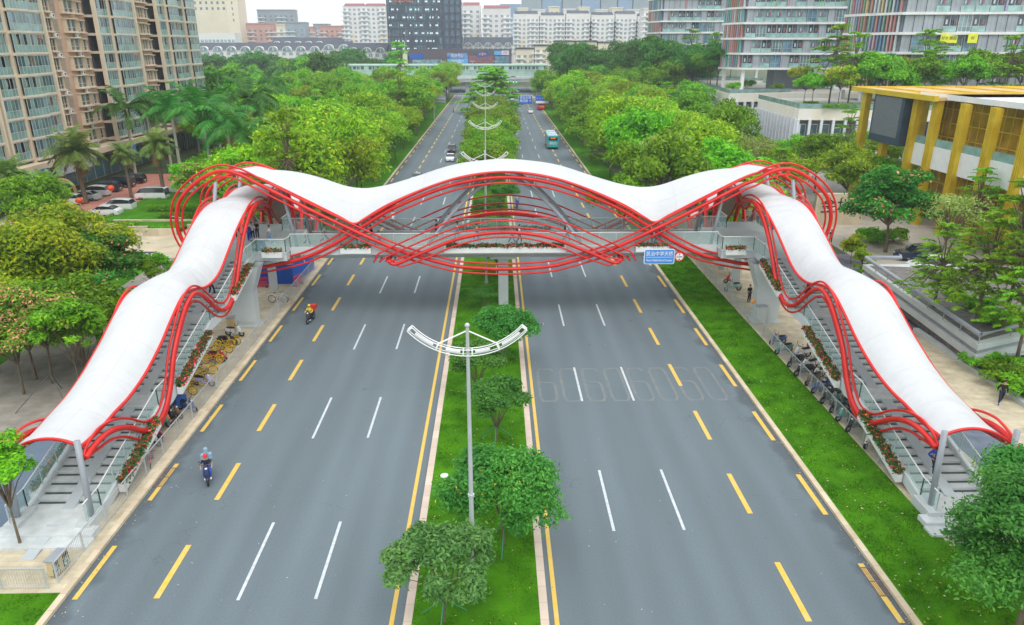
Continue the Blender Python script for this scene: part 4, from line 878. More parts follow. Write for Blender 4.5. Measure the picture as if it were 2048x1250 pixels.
def win_unit(w, h, d=.18, fm=None, gm=None, mull=2, trans=True, sill=None):
    q = MB().use(fm or M_frame); t = .07
    q.box(-w/2, w/2, -d, 0, 0, t); q.box(-w/2, w/2, -d, 0, h-t, h); q.box(-w/2, -w/2+t, -d, 0, t, h-t); q.box(w/2-t, w/2, -d, 0, t, h-t)
    for i in range(1, mull): x = -w/2+w*i/mull; q.box(x-t/2, x+t/2, -d*.8, 0, t, h-t)
    if trans: q.box(-w/2+t, w/2-t, -d*.75, 0, h*.32, h*.32+t*.8)
    if sill: q.use(sill).box(-w/2-.15, w/2+.15, -d-.35, 0, -.22, -.004); q.box(-w/2-.15, w/2+.15, -d-.25, 0, h+.004, h+.16)
    q.use(gm or G_teal).box(-w/2+t, w/2-t, -d*.4, -d*.3, t, h-t)
    return q
# --- left apartment blocks: facades along x = -72 facing the road (+x)
def bal_unit(w, seed):
    r = random.Random(seed); q = MB(); d = 1.9; fh = 3.0
    q.use(M_cream).box(-w/2, w/2, -d, 0, -.42, 0)
    q.use(MATS['balcony_slab_lip'] if 'balcony_slab_lip' in MATS else mat('balcony_slab_lip', (.62, .58, .50), .7)).box(-w/2-.02, w/2+.02, -d-.12, -d, -.30, -.05)
    q.use(M_dark).box(-w/2+.1, w/2-.1, -.3, 0, 0, fh-.42)
    q.use(M_frame); n = max(2, round(w/.85))
    q.box(-w/2, w/2, -d, -d+.06, 1.0, 1.06); q.box(-w/2, w/2, -d, -d+.06, 2.52, 2.58)
    for i in range(n+1): x = -w/2+.03+(w-.06)*i/n; q.box(x-.03, x+.03, -d, -d+.06, 0, 2.58)
    q.use(M_bal).box(-w/2+.05, w/2-.05, -d+.02, -d+.04, .02, 1.0)
    k = r.choice((0, 1, 1, 1, 2))
    for i in range(n):
        if k == 0 and i % 2: continue
        if k == 2 and i in (n//2, n//2+1): continue
        x = -w/2+(w)*i/n; q.use(r.choice((G_teal, G_teal, G_dark, G_blue, M_bal))).box(x+.05, x+w/n-.04, -d+.02, -d+.04, 1.08, 2.5)
    if k != 1:                                # washing on the line
        for i in range(r.randint(2, 5)):
            x = r.uniform(-w/2+.4, w/2-.6); q.use(mat('washing_%d' % (i % 4), [(.6, .6, .62), (.42, .16, .16), (.12, .18, .32), (.5, .5, .55)][i % 4], .9)).box(x, x+.4, -1.2, -1.16, 1.3, 2.2)
    if r.random() < .3: q.use(LM['green']).ell((r.uniform(-w/4, w/4), -d+.4, .9), .45, .25, .35, 7, 5)
    return q
BALS = {w: [protomesh(bal_unit(w, 7*i+w), 'balcony') for i in range(4)] for w in (4, 5, 6)}
W_bay = protomesh(win_unit(3.2, 1.95, .7, M_cream, G_teal, 2, True, M_cream), 'window'); W_bay2 = protomesh(win_unit(3.2, 1.95, .7, M_cream, G_blue, 3, True, M_cream), 'window')
q = win_unit(1.7, 1.95, .35, M_cream, G_dark, 2, True, M_cream); q.use(M_cream).box(.9, 2.7, -.35, 0, -.05, 2.05); q.use(mat('brown_louvres', (.30, .22, .17), .7)); [q.box(1.0, 2.6, -.39, -.35, .05+i*.19, .17+i*.19) for i in range(10)]; W_louv = protomesh(q, 'window')
q = MB().use(M_wpaint).box(-.42, .42, -.75, -.35, 0, .6); q.use(M_dark).cyl((.12, -.756, .3), (.12, -.75, .3), .22, 12); AC = protomesh(q, 'air_conditioner')
W_side = protomesh(win_unit(1.3, 1.8, .5, M_cream, G_blue, 1, True, M_cream), 'window')
def left_block(name, lab, y0, y1, segs, z0=6.2, nf=12, seed=1):
    t = thing('apartment_building', lab, 'building', (-72, (y0+y1)/2, 0), 0, None); cy = (y0+y1)/2
    q = MB().use(M_beige).box(-14, 0, y0-cy, y1-cy, 0, z0+nf*3+1); q.build('wall', t)
    r = random.Random(seed); wins = []; bals = []; acs = []
    P = MB().use(M_cream)
    for (kind_, a, b_) in segs:
        for f in range(nf):
            z = z0+f*3.0
            if kind_ == 'bal':
                w = b_-a; n = max(1, round(w/5.2)); uw = w/n; key = min(BALS, key=lambda k: abs(k-uw))
                for i in range(n):
                    st = .9 if (i % 2) else 0
                    bals.append((key, r.randrange(4), Vector((.05+st, a+uw*(i+.5)-cy, z+.42)), math.pi/2, (f, i)))
            else:
                for yc, kd in b_:
                    wins.append((kd, Vector((0.0, yc-cy, z+.55)), math.pi/2))
                    if kd == 0 and r.random() < .75: acs.append((0, Vector((0, yc-cy+1.0+r.uniform(-.3, .3), z-.35)), math.pi/2))
                    if kd == 1: acs.append((0, Vector((0, yc-cy+.9, z-.35)), math.pi/2))
        if kind_ == 'bal':
            w = b_-a; n = max(1, round(w/5.2))
            for i in range(n+1): P.box(1.7, 2.35, a+w*i/n-.22-cy, a+w*i/n+.22-cy, 4, z0+nf*3)
    P.build('pier', t)
    vs = sorted(bals, key=lambda u: u[4])
    cnt = 0
    for key, v, loc, rz, _ in vs:
        if cnt < 100: ref(BALS[key][v], 'balcony', t, loc, (0, 0, rz)); cnt += 1
    if len(vs) > 100: merge_refs('balcony', t, [(BALS[k][v], l, rz) for k, v, l, rz, _ in vs[100:]])
    units(t, 'window', [W_bay, W_louv, W_bay2, W_side], wins); units(t, 'air_conditioner', [AC], acs)
    return t
tA = left_block('a', 'nearest beige apartment building with teal glass balconies at the left edge', 92, 138, [('bal', 92, 107.0), ('bal', 108, 122.5), ('win', 0, [(124.2, 3), (127.0, 1), (133.2, 0), (136.6, 3)])], seed=3)
tB = left_block('b', 'beige apartment building behind the palms, ending at the green trees', 138, 183, [('bal', 138.6, 153.5), ('win', 0, [(156.0, 3), (159.3, 2), (162.2, 3)]), ('bal', 163.5, 182.5)], seed=5)
# string courses
for t, (a, c) in ((tA, (92, 138)), (tB, (138, 183))):
    q = MB().use(M_cream); cy = (a+c)/2; q.box(0, 3.6, a-cy, c-cy, 5.0, 5.9); q.build('canopy', t)
    q = MB().use(mat('shop_glass', (.10, .22, .30), .1, .3, .3, spec=.8, island=.3)); q.box(.02, .12, a-cy+.3, c-cy-.3, .2, 3.6); q.build('shop_front', t)
    q = MB().use(M_frame)
    y = a-cy
    while y < c-cy: q.box(.12, .2, y-.08, y+.08, 0, 3.6); y += 3.1
    q.build('shop_mullion', t)
def board(t, x, y, z, w, h, m, rz, txt=None, tm=None, ts=.8, d=.15, width=None):
    o = MB().use(m).box(-w/2, w/2, 0, d, 0, h).build('signboard', t); o.location = (x, y, z); o.rotation_euler = (0, 0, rz)
    if txt:
        q = text_mesh(txt, ts, .03, tm, o, 'lettering', (0, -.02, h/2), (math.pi/2, 0, 0), width)
    return o
S_blue = mat('blue_sign', (.01, .10, .42), .5, .08); S_yel = mat('yellow_sign', (.85, .48, .02), .5, .08); S_wh = mat('white_lettering', (.85, .85, .85), .5, .02); S_lb = mat('light_blue_sign', (.10, .38, .75), .45, .05)
board(tA, 3.7, 99-115, 3.4, 9, 1.7, S_yel, math.pi/2, '平安', mat('red_lettering', (.6, .05, .03), .5), 1.3)
board(tA, 3.7, 108.5-115, 3.4, 9, 1.7, S_blue, math.pi/2, 'AD', S_wh, 1.4); board(tA, 3.7, 121-115, 3.4, 12, 1.5, mat('grey_sign', (.45, .47, .5), .5), math.pi/2)
board(tB, 3.7, 142-164, 3.2, 6, 1.8, S_lb, math.pi/2, '中', S_wh, 1.3)
# --- right towers with coloured fins and white slabs
M_slab = mat('white_slab_edges', (.76, .77, .76), .7, .06, .5, rgb2=(.86, .86, .85)); M_core = mat('tower_core', (.20, .23, .27), .7, .1)
M_louv = mat('grey_ribbed_panels', (.42, .46, .50), .6, .12, .3, island=.15)
def ribs(w, h, m):
    q = MB().use(m).box(-w/2, w/2, -.10, 0, 0, h); n = int(w/.22)
    for i in range(n): x = -w/2+.04+i*w/n; q.box(x, x+.09, -.18, -.10, 0, h)
    return q
fh = 4.15
def loggia(w, h, seed):
    r = random.Random(seed); q = MB().use(M_frame); 
    q.use(G_dark if seed % 3 else G_teal).box(-w/2, w/2, .25, .3, 0, h); q.use(M_lsteel).box(-w/2, w/2, -.12, -.07, 1.15, 1.22); q.use(M_bal).box(-w/2+.03, w/2-.03, -.10, -.08, .05, 1.14)
    q.use(M_frame); 
    for i in range(3): x = -w/2+.05+(w-.1)*i/2; q.box(x-.05, x+.05, .15, .25, 0, h)
    if seed % 2:
        for i in range(3): x = r.uniform(-w/2+.2, w/2-.6); q.use(mat('washing_%d' % (i % 4), (.5, .5, .5), .9)).box(x, x+.4, .05, .08, 1.6, 2.6)
    else: q.use(LM['green']).ell((r.uniform(-w/4, w/4), .05, 1.1), .5, .2, .45, 7, 5)
    return q
H_ = fh-.62
TW = [protomesh(win_unit(2.7, H_, .2, M_wpaint, G_teal, 3), 'window'), protomesh(win_unit(2.7, H_, .2, M_frame, G_blue, 2), 'window'), protomesh(loggia(2.9, H_, 1), 'loggia'), protomesh(loggia(2.9, H_, 2), 'loggia'), protomesh(loggia(2.9, H_, 3), 'loggia'), protomesh(win_unit(1.6, H_, .15, M_wpaint, G_dark, 2), 'window')]
TP = [protomesh(ribs(1.9, H_, M_louv), 'ribbed_panel'), protomesh(ribs(1.2, H_, M_louv), 'ribbed_panel')]
FC = [mat('fin_%s' % n, c, .6, .08) for n, c in (('salmon', (.50, .24, .20)), ('green', (.20, .38, .28)), ('blue', (.18, .27, .42)), ('yellow', (.62, .48, .20)), ('pink', (.62, .34, .36)), ('pale', (.55, .60, .62)), ('lilac', (.40, .38, .55)), ('teal', (.18, .42, .42)))]
FIN = [protomesh(MB().use(m).box(-.16, .16, -.45, .1, 0, H_), 'coloured_fin') for m in FC]
def tower(lab, poly, z0, nf, seed, finedges=(0,), orange=None, stilt=6.0, edges=None, cat='tower block'):
    cx = sum(p[0] for p in poly)/len(poly); cyy = sum(p[1] for p in poly)/len(poly)
    t = thing('tower_block', lab, 'building', (cx, cyy, z0)); P = [(x-cx, y-cyy) for x, y in poly]; r = random.Random(seed)
    def off(k):                                # polygon grown by k from the centre
        return [(x+k*(1 if x > 0 else -1), y+k*(1 if y > 0 else -1)) for x, y in P]
    MB().use(M_core).prism(off(-.35), stilt, stilt+nf*fh).build('wall', t)
    for f in range(nf+1):
        o = MB().use(M_slab).prism(off(.55), 0, .55).build('floor_slab', t); o.location = (0, 0, stilt+f*fh-.3)
    q = MB().use(M_slab); n = len(P)
    for x, y in P: q.box(x*.94-.45, x*.94+.45, y*.9-.45, y*.9+.45, 0, stilt-.3)
    q.use(M_core).box(-6, 6, -2, 4, 0, stilt); q.build('stilts', t)
    wins = []; pans = []; fins = []
    for i in (edges if edges is not None else range(n)):
        a = Vector((*P[i], 0)); c = Vector((*P[(i+1) % n], 0)); L = (c-a).length; d = (c-a)/L; rz = math.atan2(d.y, d.x)
        for f in range(nf):
            z = stilt+f*fh+.27; x = .3
            while x < L-.6:
                if i in finedges:
                    fins.append((r.choices(range(8), (5, 3, 2, 1, 3, 4, 1, 2))[0], a+d*x+Vector((0, 0, z)), rz)); x += .85; continue
                if orange and i == orange[0] and orange[1] < x < orange[1]+2.2: fins.append((8, a+d*(x+.4)+Vector((0, 0, z)), rz)); x += .9; continue
                if r.random() < .33: pans.append((0, a+d*(x+1)+Vector((0, 0, z)), rz)); x += 2.05
                elif r.random() < .12: fins.append((r.randrange(8), a+d*(x+.2)+Vector((0, 0, z)), rz)); x += .5
                else: wins.append((r.choice((0, 1, 2, 3, 4, 4, 2)), a+d*(x+1.5)+Vector((0, 0, z)), rz)); x += 3.0
    units(t, 'window', TW, [w for w in wins if w[0] in (0, 1, 5)]); units(t, 'loggia', TW, [w for w in wins if w[0] in (2, 3, 4)])
    units(t, 'ribbed_panel', TP, pans); units(t, 'coloured_fin', FIN+[ORF], fins)
    return t
ORF = protomesh(MB().use(mat('orange_panel', (.85, .22, .01), .5)).box(-.45, .45, -.3, .1, 0, H_), 'coloured_fin')
t1 = tower('white banded tower on stilts with coloured fins on its left corner, middle right', [(68.7, 232), (72.3, 224), (109.5, 222), (109.5, 242)], 10.0, 9, 5, finedges=(0, ), edges=(0, 1), orange=(1, 29))
t2 = tower('farther white banded tower with pink and green panels, left of the middle one', [(62.5, 316), (65.5, 304), (105, 300), (105, 325)], 10.0, 9, 6, finedges=(0,), edges=(0, 1), stilt=4.5)
t3 = tower('large white banded tower at the right edge with yellow banners, blue fins at its corner', [(84.6, 186), (86.6, 179), (91.1, 172.5), (131, 166), (131, 190)], 10.0, 8, 9, finedges=(0, 1), edges=(0, 1, 2), stilt=2.6)
for dx, w in ((8.0, 3.8), (13.6, 2.2)):
    q = MB().use(mat('yellow_banner', (.78, .80, .05), .6)).box(91.1+dx-106, 91.1+dx+w-106, 0, .05, 13.0, 15.0); o = q.build('banner', t3); o.location = (106-t3.location.x, 172.5-dx*.165-.9-t3.location.y, 0)
    text_mesh('好水 靓园' if w > 3 else '好', .8, .02, M_black, o, 'lettering', (91.1+dx+w/2-106, -.02, 14.0), (math.pi/2, 0, 0))
# --- podiums with white fins and rust-stained parapets
M_rust = mat('rust_stained_render', (.80, .80, .78), .8, .03, .55, rgb2=(.76, .68, .52), stretch=(1, 1, .15), detail=6)
M_fin = mat('pale_fins', (.70, .73, .78), .6, .05)
def podium(lab, poly, h, cols=(), floor=None):
    cx, cyy = poly[0]; t = thing('podium_building', lab, 'building', (cx, cyy, 0)); P = [(x-cx, y-cyy) for x, y in poly]; n = len(P)
    MB().use(mat('podium_core', (.28, .30, .32), .7)).prism([(x*.97+1.2, y*.97+1.2) for x, y in P], 0, h-2.3).build('wall', t)
    MB().use(M_rust).prism(P, h-2.4, h-.15).build('parapet', t)
    MB().use(mat('terrace_floor', (.40, .40, .36), .8)).prism([(x*.98+.3, y*.98+.3) for x, y in P], h-.149, h+.05).build('terrace', t)
    g_ = MB().use(M_bal)
    for i in cols:
        a = Vector((*P[i], 0)); c = Vector((*P[(i+1) % n], 0)); L = (c-a).length; d = (c-a)/L; nn = Vector((d.y, -d.x, 0)); k = int(L/2.3)
        g_.bar(a+Vector((0, 0, h+.5)), c+Vector((0, 0, h+.5)), .04, .95)
        for j in range(k+1):
            p = a+d*(L*j/k)+nn*.35; o = MB().use(M_fin).bar((0, 0, 0), (0, 0, h-2.2), .62, .5, d).build('fin_column', t); o.location = p
        for j in range(k):
            p = a+d*(L*(j+.5)/k)-nn*.9+Vector((0, 0, .3)); ref(PODW, 'window', t, p, (0, 0, math.atan2(d.y, d.x)))
    g_.build('glass_rail', t); return t
PODW = protomesh(win_unit(1.5, 6.4, .3, M_fin, G_dark, 1), 'window')
podium('nearest white finned podium building with rust stains, behind the right trees', [(66, 188), (64.5, 158), (100, 152), (100, 188)], 10.0, (0, 1))
podium('middle white finned podium under the stilted tower', [(69.8, 262), (64.8, 208), (84, 213), (104, 210), (104, 262)], 10.0, (0, 1))
podium('farthest white finned podium with green glass rail', [(72, 350), (68, 285), (100, 282), (100, 350)], 10.0, (0, 1))
# terrace planting on the podiums
for i, (x, y, k, s) in enumerate(((70, 165, 'terrace', 1.0), (74, 161, 'terraceY', 1.25), (78, 165, 'tier0', 1.35), (82, 160, 'terrace', 1.6), (86, 163, 'terraceY', 1.5), (90, 160, 'terrace', 1.5), (95, 162, 'tier1', 1.1), (76, 170, 'tier0', 1.5), (84, 168, 'dark0', .9), (94, 166, 'tier1', 1.4), (98, 157, 'terrace', 1.5), (84, 160, 'green0', 1.05), (103, 160, 'terrace', 1.7), (108, 158, 'tier0', 1.3), (112, 160, 'terraceY', 1.7), (71, 172, 'terrace', .9), (88, 158, 'terrace', .8))):
    tree(k, x, y, 'tree on the planted terrace of the nearest podium, %s from the left' % nth(i), 'trees of the podium terraces', s, 10.05)
for i, (x, y, k, s) in enumerate(((69, 235, 'dark0', 1.1), (70, 246, 'green0', 1.2), (72, 256, 'terrace', 1.4), (76, 228, 'shrub', 2.2), (69.5, 219, 'shrub', 2.0), (82, 219, 'shrub', 1.8), (88, 219, 'terraceY', 1.0), (74, 290, 'tier0', 1.6), (82, 288, 'tier1', 1.5), (90, 290, 'tier0', 1.2), (78, 300, 'dark1', 1.0), (86, 292, 'green1', 1.1))):
    tree(k, x, y, 'tree or bush on the farther podium terraces, %s from the road' % nth(i), 'trees of the podium terraces', s, 10.05)
for i, (xa, xb, y) in enumerate(((69, 97, 156.5), (67, 70, 162))):
    V = MB().use(LM['green']); r = np.random.RandomState(i); n = 5000
    P = np.c_[r.uniform(xa, xb, n), y+r.uniform(-.6, .6, n), 10.1+r.uniform(0, 1.0, n)]
    me = fast_mesh('hedge', orient_quads(P, r.randn(n, 3)+[0, 0, 1], np.full(n, .16), r), np.arange(4*n).reshape(n, 4), [LM['green']]); o = bpy.data.objects.new('hedge', me); COL.objects.link(o)
    tag(o, ('long clipped green hedge on the edge of the nearest podium', 'short hedge at the left end of the nearest podium')[i], 'hedge')
for i in range(26):
    a = Vector((44.5+(i % 4)*3.4, 176+(i//4)*14, 0)); tree(('green0', 'olive1', 'green2', 'tier0', 'dark1')[i % 5], a.x+R_.uniform(-1, 1), a.y+R_.uniform(-3, 3), 'street tree in front of the white finned podiums, %s along' % nth(i), 'street trees before the podiums', R_.uniform(.7, .95))
# --- golden building with the screen
M_gold = mat('gold_metal', (.72, .48, .01), .4, .12, .6, metal=.25, rgb2=(.80, .58, .04)); M_goldf = mat('gold_roof_boards', (.66, .52, .28), .7, .15, .8, rgb2=(.66, .40, .18)); G_gold = win_mat('amber_glass', (.26, .15, .01), (.50, .31, .03), .6, .1)
GB = thing('gold_building', 'golden columned building with a white band and a big grey screen at the right edge', 'building', (57, 72, 0))
GX = 57.0
MB().use(G_gold).box(3.0, 14, -14, 27.5, 0, 16.2).build('glass_wall', GB)
q = MB().use(M_gold)
for y in np.arange(-14, 27.6, 1.5): q.box(2.9, 3.0, y-.05, y+.05, 0, 16.2)
for z in (2.6, 5.2, 11.2, 13.0, 14.8): q.box(2.86, 2.97, -14, 27.5, z-.06, z+.06)
q.build('window_grid', GB)
q = MB().use(M_wpaint).box(-.6, 3.6, -14, 28.2, 7.6, 10.4); q.box(-.6, 14, 28.2, 28.6, 7.6, 10.4); q.build('white_band', GB)
q = MB().use(M_bal).box(-.5, -.46, -14, 28, 10.4, 11.4); q.build('glass_rail', GB)
q = MB().use(M_wpaint).box(-.2, 14, -14, 27.6, 16.25, 16.5); q.box(-.35, -.2, -14, 27.6, 16.2, 16.85); q.build('roof', GB)
for i, y in enumerate((27.0, 22.4, 16.6, 11.0, 5.2, -.5, -6, -12)):
    c = MB().use(M_gold)
    for k in range(4): c.box(-1.1, -.5, y-.58+k*.31, y-.36+k*.31, 0, 16.1)
    c.box(-.62, -.3, y-.62, y+.62, 0, 16.0); c.build('column', GB)
for x, y in ((-1, 40.5), (-1, 33.5), (8, 40.5), (16, 40.5)):
    c = MB().use(M_gold)
    for k in range(3): c.box(x-.45, x+.45, y-.6+k*.42, y-.3+k*.42, 0, 16.0)
    c.build('column', GB)
q = MB().use(M_gold).box(-2.2, -1.6, 21, 44, 16.05, 16.7); q.box(-2.2, 40, 43.5, 44, 16.05, 16.7); q.box(-1.6, 40, 28, 28.5, 16.05, 16.7); q.use(M_goldf).box(-1.6, 40, 21.4, 43.5, 16.1, 16.5)
q.use(M_gold)
for x in range(2, 40, 6): q.box(x, x+.4, 28.5, 43.5, 16.502, 16.7)
q.build('pergola_roof', GB)
sc = MB().use(mat('screen_frame', (.03, .06, .10), .5)).box(-1.9, -.8, 28.1, 36.4, 9.6, 16.4).build('screen', GB)
MB().use(mat('grey_screen_mesh', (.14, .16, .18), .6, .12, 3.0)).box(-1.95, -1.905, 28.8, 35.9, 10.6, 15.9).build('display', sc)
# --- far buildings: walls, window units, roofs
def farblock(lab, xa, xb, Y, z1, wall, roof=None, depth=16, fl_=3.2, step=3.4, ww=1.8, wh=1.5, gm=None, side=None, z0=0, accent=None, name='apartment_building', slabs=True, cap=95, skip=0, roofstyle=None, nfmin=0):
    t = thing(name, lab, 'building', ((xa+xb)/2, Y, z0)); W = xb-xa; H = z1-z0
    MB().use(wall).box(-W/2, W/2, 0, depth, 0, H).build('wall', t)
    me = protomesh(win_unit(ww, wh, .12, M_wpaint, gm or G_blue, 2, False), 'window')
    it = []; nx = max(1, int(W/step)); nz = int((H-1)/fl_)
    for f in range(nz-1, nfmin-1, -1):
        for i in range(nx):
            if skip and i % skip == skip-1: continue
            it.append((0, Vector((-W/2+W*(i+.5)/nx, 0, f*fl_+1.1)), 0))
    units(t, 'window', [me], it, cap)
    if slabs:
        q = MB().use(M_wpaint); 
        for k in range(0, nx, 4):
            x = -W/2+W*(k+.5)/nx
            for f in range(nfmin, nz): q.box(x-W/nx*.9, x+W/nx*.9, -1.2, -.01, f*fl_+.2, f*fl_+.9)
        q.build('balcony_stack', t)
    if accent:
        q = MB().use(accent); 
        for k in range(2, nx, 6): x = -W/2+W*k/nx; q.box(x-.6, x+.6, -.25, -.01, 0, H*.6)
        q.build('coloured_strip', t)
    if roofstyle == 'gable':
        q = MB().use(roof); n = max(1, int(W/14))
        for i in range(n):
            a = -W/2+W*i/n+1; c = a+W/n-2; q.add([(a, -.3, H), (c, -.3, H), ((c), depth/2, H+2.2), (a, depth/2, H+2.2), (a, depth, H), (c, depth, H)], [(0, 1, 2, 3), (3, 2, 5, 4), (0, 3, 4), (1, 5, 2)])
        q.build('roof', t)
    elif roof: MB().use(roof).box(-W/2-.3, W/2+.3, -.5, depth+.3, H, H+.9).build('roof', t)
    return t
def X_(px, Y, row=60): return py_(px, row, Y).x
def Z_(row, Y): return py_(1000, row, Y).z
C_wh = mat('white_render', (.74, .74, .72), .8, .05, .1); C_cr = mat('cream_wall', (.72, .66, .50), .8, .06, .1); C_yel = mat('apricot_wall', (.80, .60, .33), .8, .06, .1); C_pink = mat('pink_brick_wall', (.55, .30, .25), .8, .1, .1); C_grey = mat('grey_glass_wall', (.28, .34, .38), .5, .1, .1); C_red = mat('red_roof_tiles', (.30, .10, .11), .8); C_roof = mat('slate_roof', (.07, .085, .11), .8, .1, .3)
def fb(lab, p0, p1, Y, top, wall, **k): return farblock(lab, X_(p0, Y), X_(p1, Y), Y, Z_(top, Y), wall, **k)
fb('pale hotel tower with a grid of small square windows, top left', 380, 459, 800, -40, C_cr, step=5.2, ww=2.4, wh=2.6, fl_=5.4, gm=G_dark, slabs=False, name='hotel_tower', depth=30, cap=100, nfmin=10)
o = fb('narrow yellowish stair tower at the right end of the pale hotel tower', 459, 481, 800, -40, mat('pale_yellow_wall', (.78, .70, .54), .8), step=9, ww=1.4, wh=2.6, fl_=5.4, gm=G_dark, slabs=False, name='hotel_tower', depth=26, nfmin=8)
fb('low white building with teal ribbon windows below the hotel tower', 390, 468, 690, 66, C_wh, step=3.2, ww=2.7, wh=2.4, fl_=4.6, gm=G_teal, slabs=False, cap=90, nfmin=2)
for lab, a, c, Y, top, w, g_ in (('pink brick block with a stepped roof behind the slate roofs', 494, 548, 820, 48, C_pink, G_dark), ('tall grey block with roof frames, top left of the sky', 518, 591, 900, 21, C_grey, G_dark), ('grey glass office block right of the pink one', 571, 611, 780, 46, C_grey, G_blue), ('small green and cream block between pink and grey', 553, 572, 800, 50, C_cr, G_teal), ('narrow salmon block right of the grey office', 611, 625, 820, 55, C_pink, G_dark), ('far pale grey slab building on the horizon', 627, 657, 1000, 49, C_grey, G_dark), ('wide pink apartment block left of the white tower', 638, 690, 860, 53, C_pink, G_dark), ('small dark block beside the hotel tower', 482, 496, 850, 56, C_grey, G_dark)):
    fb(lab, a, c, Y, top, w, step=5.5, ww=2.6, wh=2.2, fl_=4.2, gm=g_, roof=w, cap=60, nfmin=3)
G_far = win_mat('far_window_glass', (.16, .21, .25), (.30, .37, .42), .4)
def restower(lab, a, c, Y, top, s):
    t = fb(lab, a, c, Y, top, C_wh, roof=C_red, roofstyle='gable', step=3.5, ww=2.0, wh=1.7, fl_=3.3, gm=G_far, accent=C_yel, depth=18, cap=100, nfmin=4)
    W = X_(c, Y)-X_(a, Y); H = Z_(top, Y); MB().use(C_yel).box(W/2+.01, W/2+.2, 1, 17, 0, H*.62).build('coloured_strip', t)
    return t
restower('white and apricot apartment tower with red roofs left of the dark tower', 688, 772, 620, 12, 1)
restower('white and apricot tower with red roof just right of the dark tower', 924, 962, 570, 10, 1)
restower('second white and apricot tower right of the dark tower', 965, 1021, 560, 16, 1)
# dark office tower
DT = thing('office_tower', 'dark office tower with a chequer of lit white windows in the centre', 'building', (0, 480, 0))
xa, xm, xb = X_(775, 480), X_(888, 480), X_(922, 480)
D_wall = mat('dark_cladding', (.045, .060, .085), .45, .1, .2); D_gl = mat('blue_curtain_wall', (.05, .12, .19), .12, .2, .1, spec=.9)
MB().use(D_wall).box(xa, xm, 0, 30, 0, 62).build('wall', DT)
MB().use(D_gl).box(xm+.01, xb, .5, 30, 0, 62).build('glass_wall', DT)
q = MB().use(D_wall)
for i in range(4): x = xm+(xb-xm)*i/3; q.box(x-.5, x+.5, -.3, .49, 0, 62)
for f in range(14): q.box(xm, xb, -.1, .48, f*4.5-.45, f*4.5+.45)
q.build('mullion', DT)
q = MB().use(mat('teal_slit_windows', (.08, .17, .21), .15, .3, .4, island=.5, spec=.8)); r = random.Random(3)
for f in range(3, 14):
    x = xa+.8
    while x < xm-1.5:
        w = r.choice((.45, .45, .7)); 
        if r.random() < .75: q.box(x, x+w, -.06, 0, f*4.5+.4, f*4.5+4.0)
        x += r.uniform(.9, 1.6)
q.build('slit_windows', DT)['kind'] = 'stuff'
LW = protomesh(MB().use(mat('lit_window', (.75, .85, .88), .4, .05, emis=(.8, .95, 1, .25))).box(-.32, .32, -.12, -.06, 0, .95), 'lit_window')
units(DT, 'lit_window', [LW], [(0, Vector((xa+1.5+r.randrange(38)*(xm-xa-2)/38, 0, f*4.5+1.6)), 0) for f in range(3, 14) for _ in range(14)])
board(DT, (xa+xm)/2-7, -.5, 46.8, 14, 2.2, D_wall, 0, '民治天虹', mat('orange_lettering', (.9, .18, .02), .5), 3.2)
# podium with billboards beneath it
PD = thing('shopping_podium', 'dark low podium with blue billboards at the foot of the dark tower', 'building', (0, 452, 0)); Yp = 452
xa, xb = X_(815, Yp), X_(1023, Yp); MB().use(mat('brown_cladding', (.10, .085, .10), .6)).box(xa, xb, 0, 22, 0, Z_(98, Yp)).build('wall', PD)
def bb(p0, p1, r0, r1, m, txt=None, tm=None, ts=2, back=0): 
    x0, x1, z1, z0 = X_(p0, Yp), X_(p1, Yp), Z_(r0, Yp), Z_(r1, Yp); board(PD, (x0+x1)/2, -.4-back, z0, x1-x0, z1-z0, m, 0, txt, tm, ts, width=(x1-x0)*.6 if txt else None)
bb(817, 845, 107, 118, S_blue); bb(893, 934, 106, 117, mat('deep_blue_sign', (.03, .09, .40), .5, .4, .3, rgb2=(.25, .45, .8)), '民治中心', S_wh, 2.0); bb(893, 935, 117.5, 129, S_lb, '招商银行', S_wh, 2.0); bb(954, 975, 105, 113, S_blue, '中', mat('gold_lettering', (.8, .4, .05), .5), 2)
bb(988, 1003, 102, 110, S_lb); bb(1003, 1018, 101, 110, mat('pale_sign', (.6, .6, .68), .5), '天虹', mat('red_lettering', (.6, .05, .03), .5), 1.5)
q = MB().use(mat('maroon_panels', (.22, .10, .12), .7, .2, 1)).box(X_(936, Yp), X_(985, Yp), -.3, 0, 0, Z_(112, Yp)); q.build('cladding', PD)
q = MB().use(G_teal).box(X_(822, Yp), X_(882, Yp), -.3, 0, 4, Z_(119, Yp)); q.use(G_blue).box(X_(990, Yp), X_(1018, Yp), -.3, 0, 2, Z_(112, Yp)); q.build('glass_wall', PD)
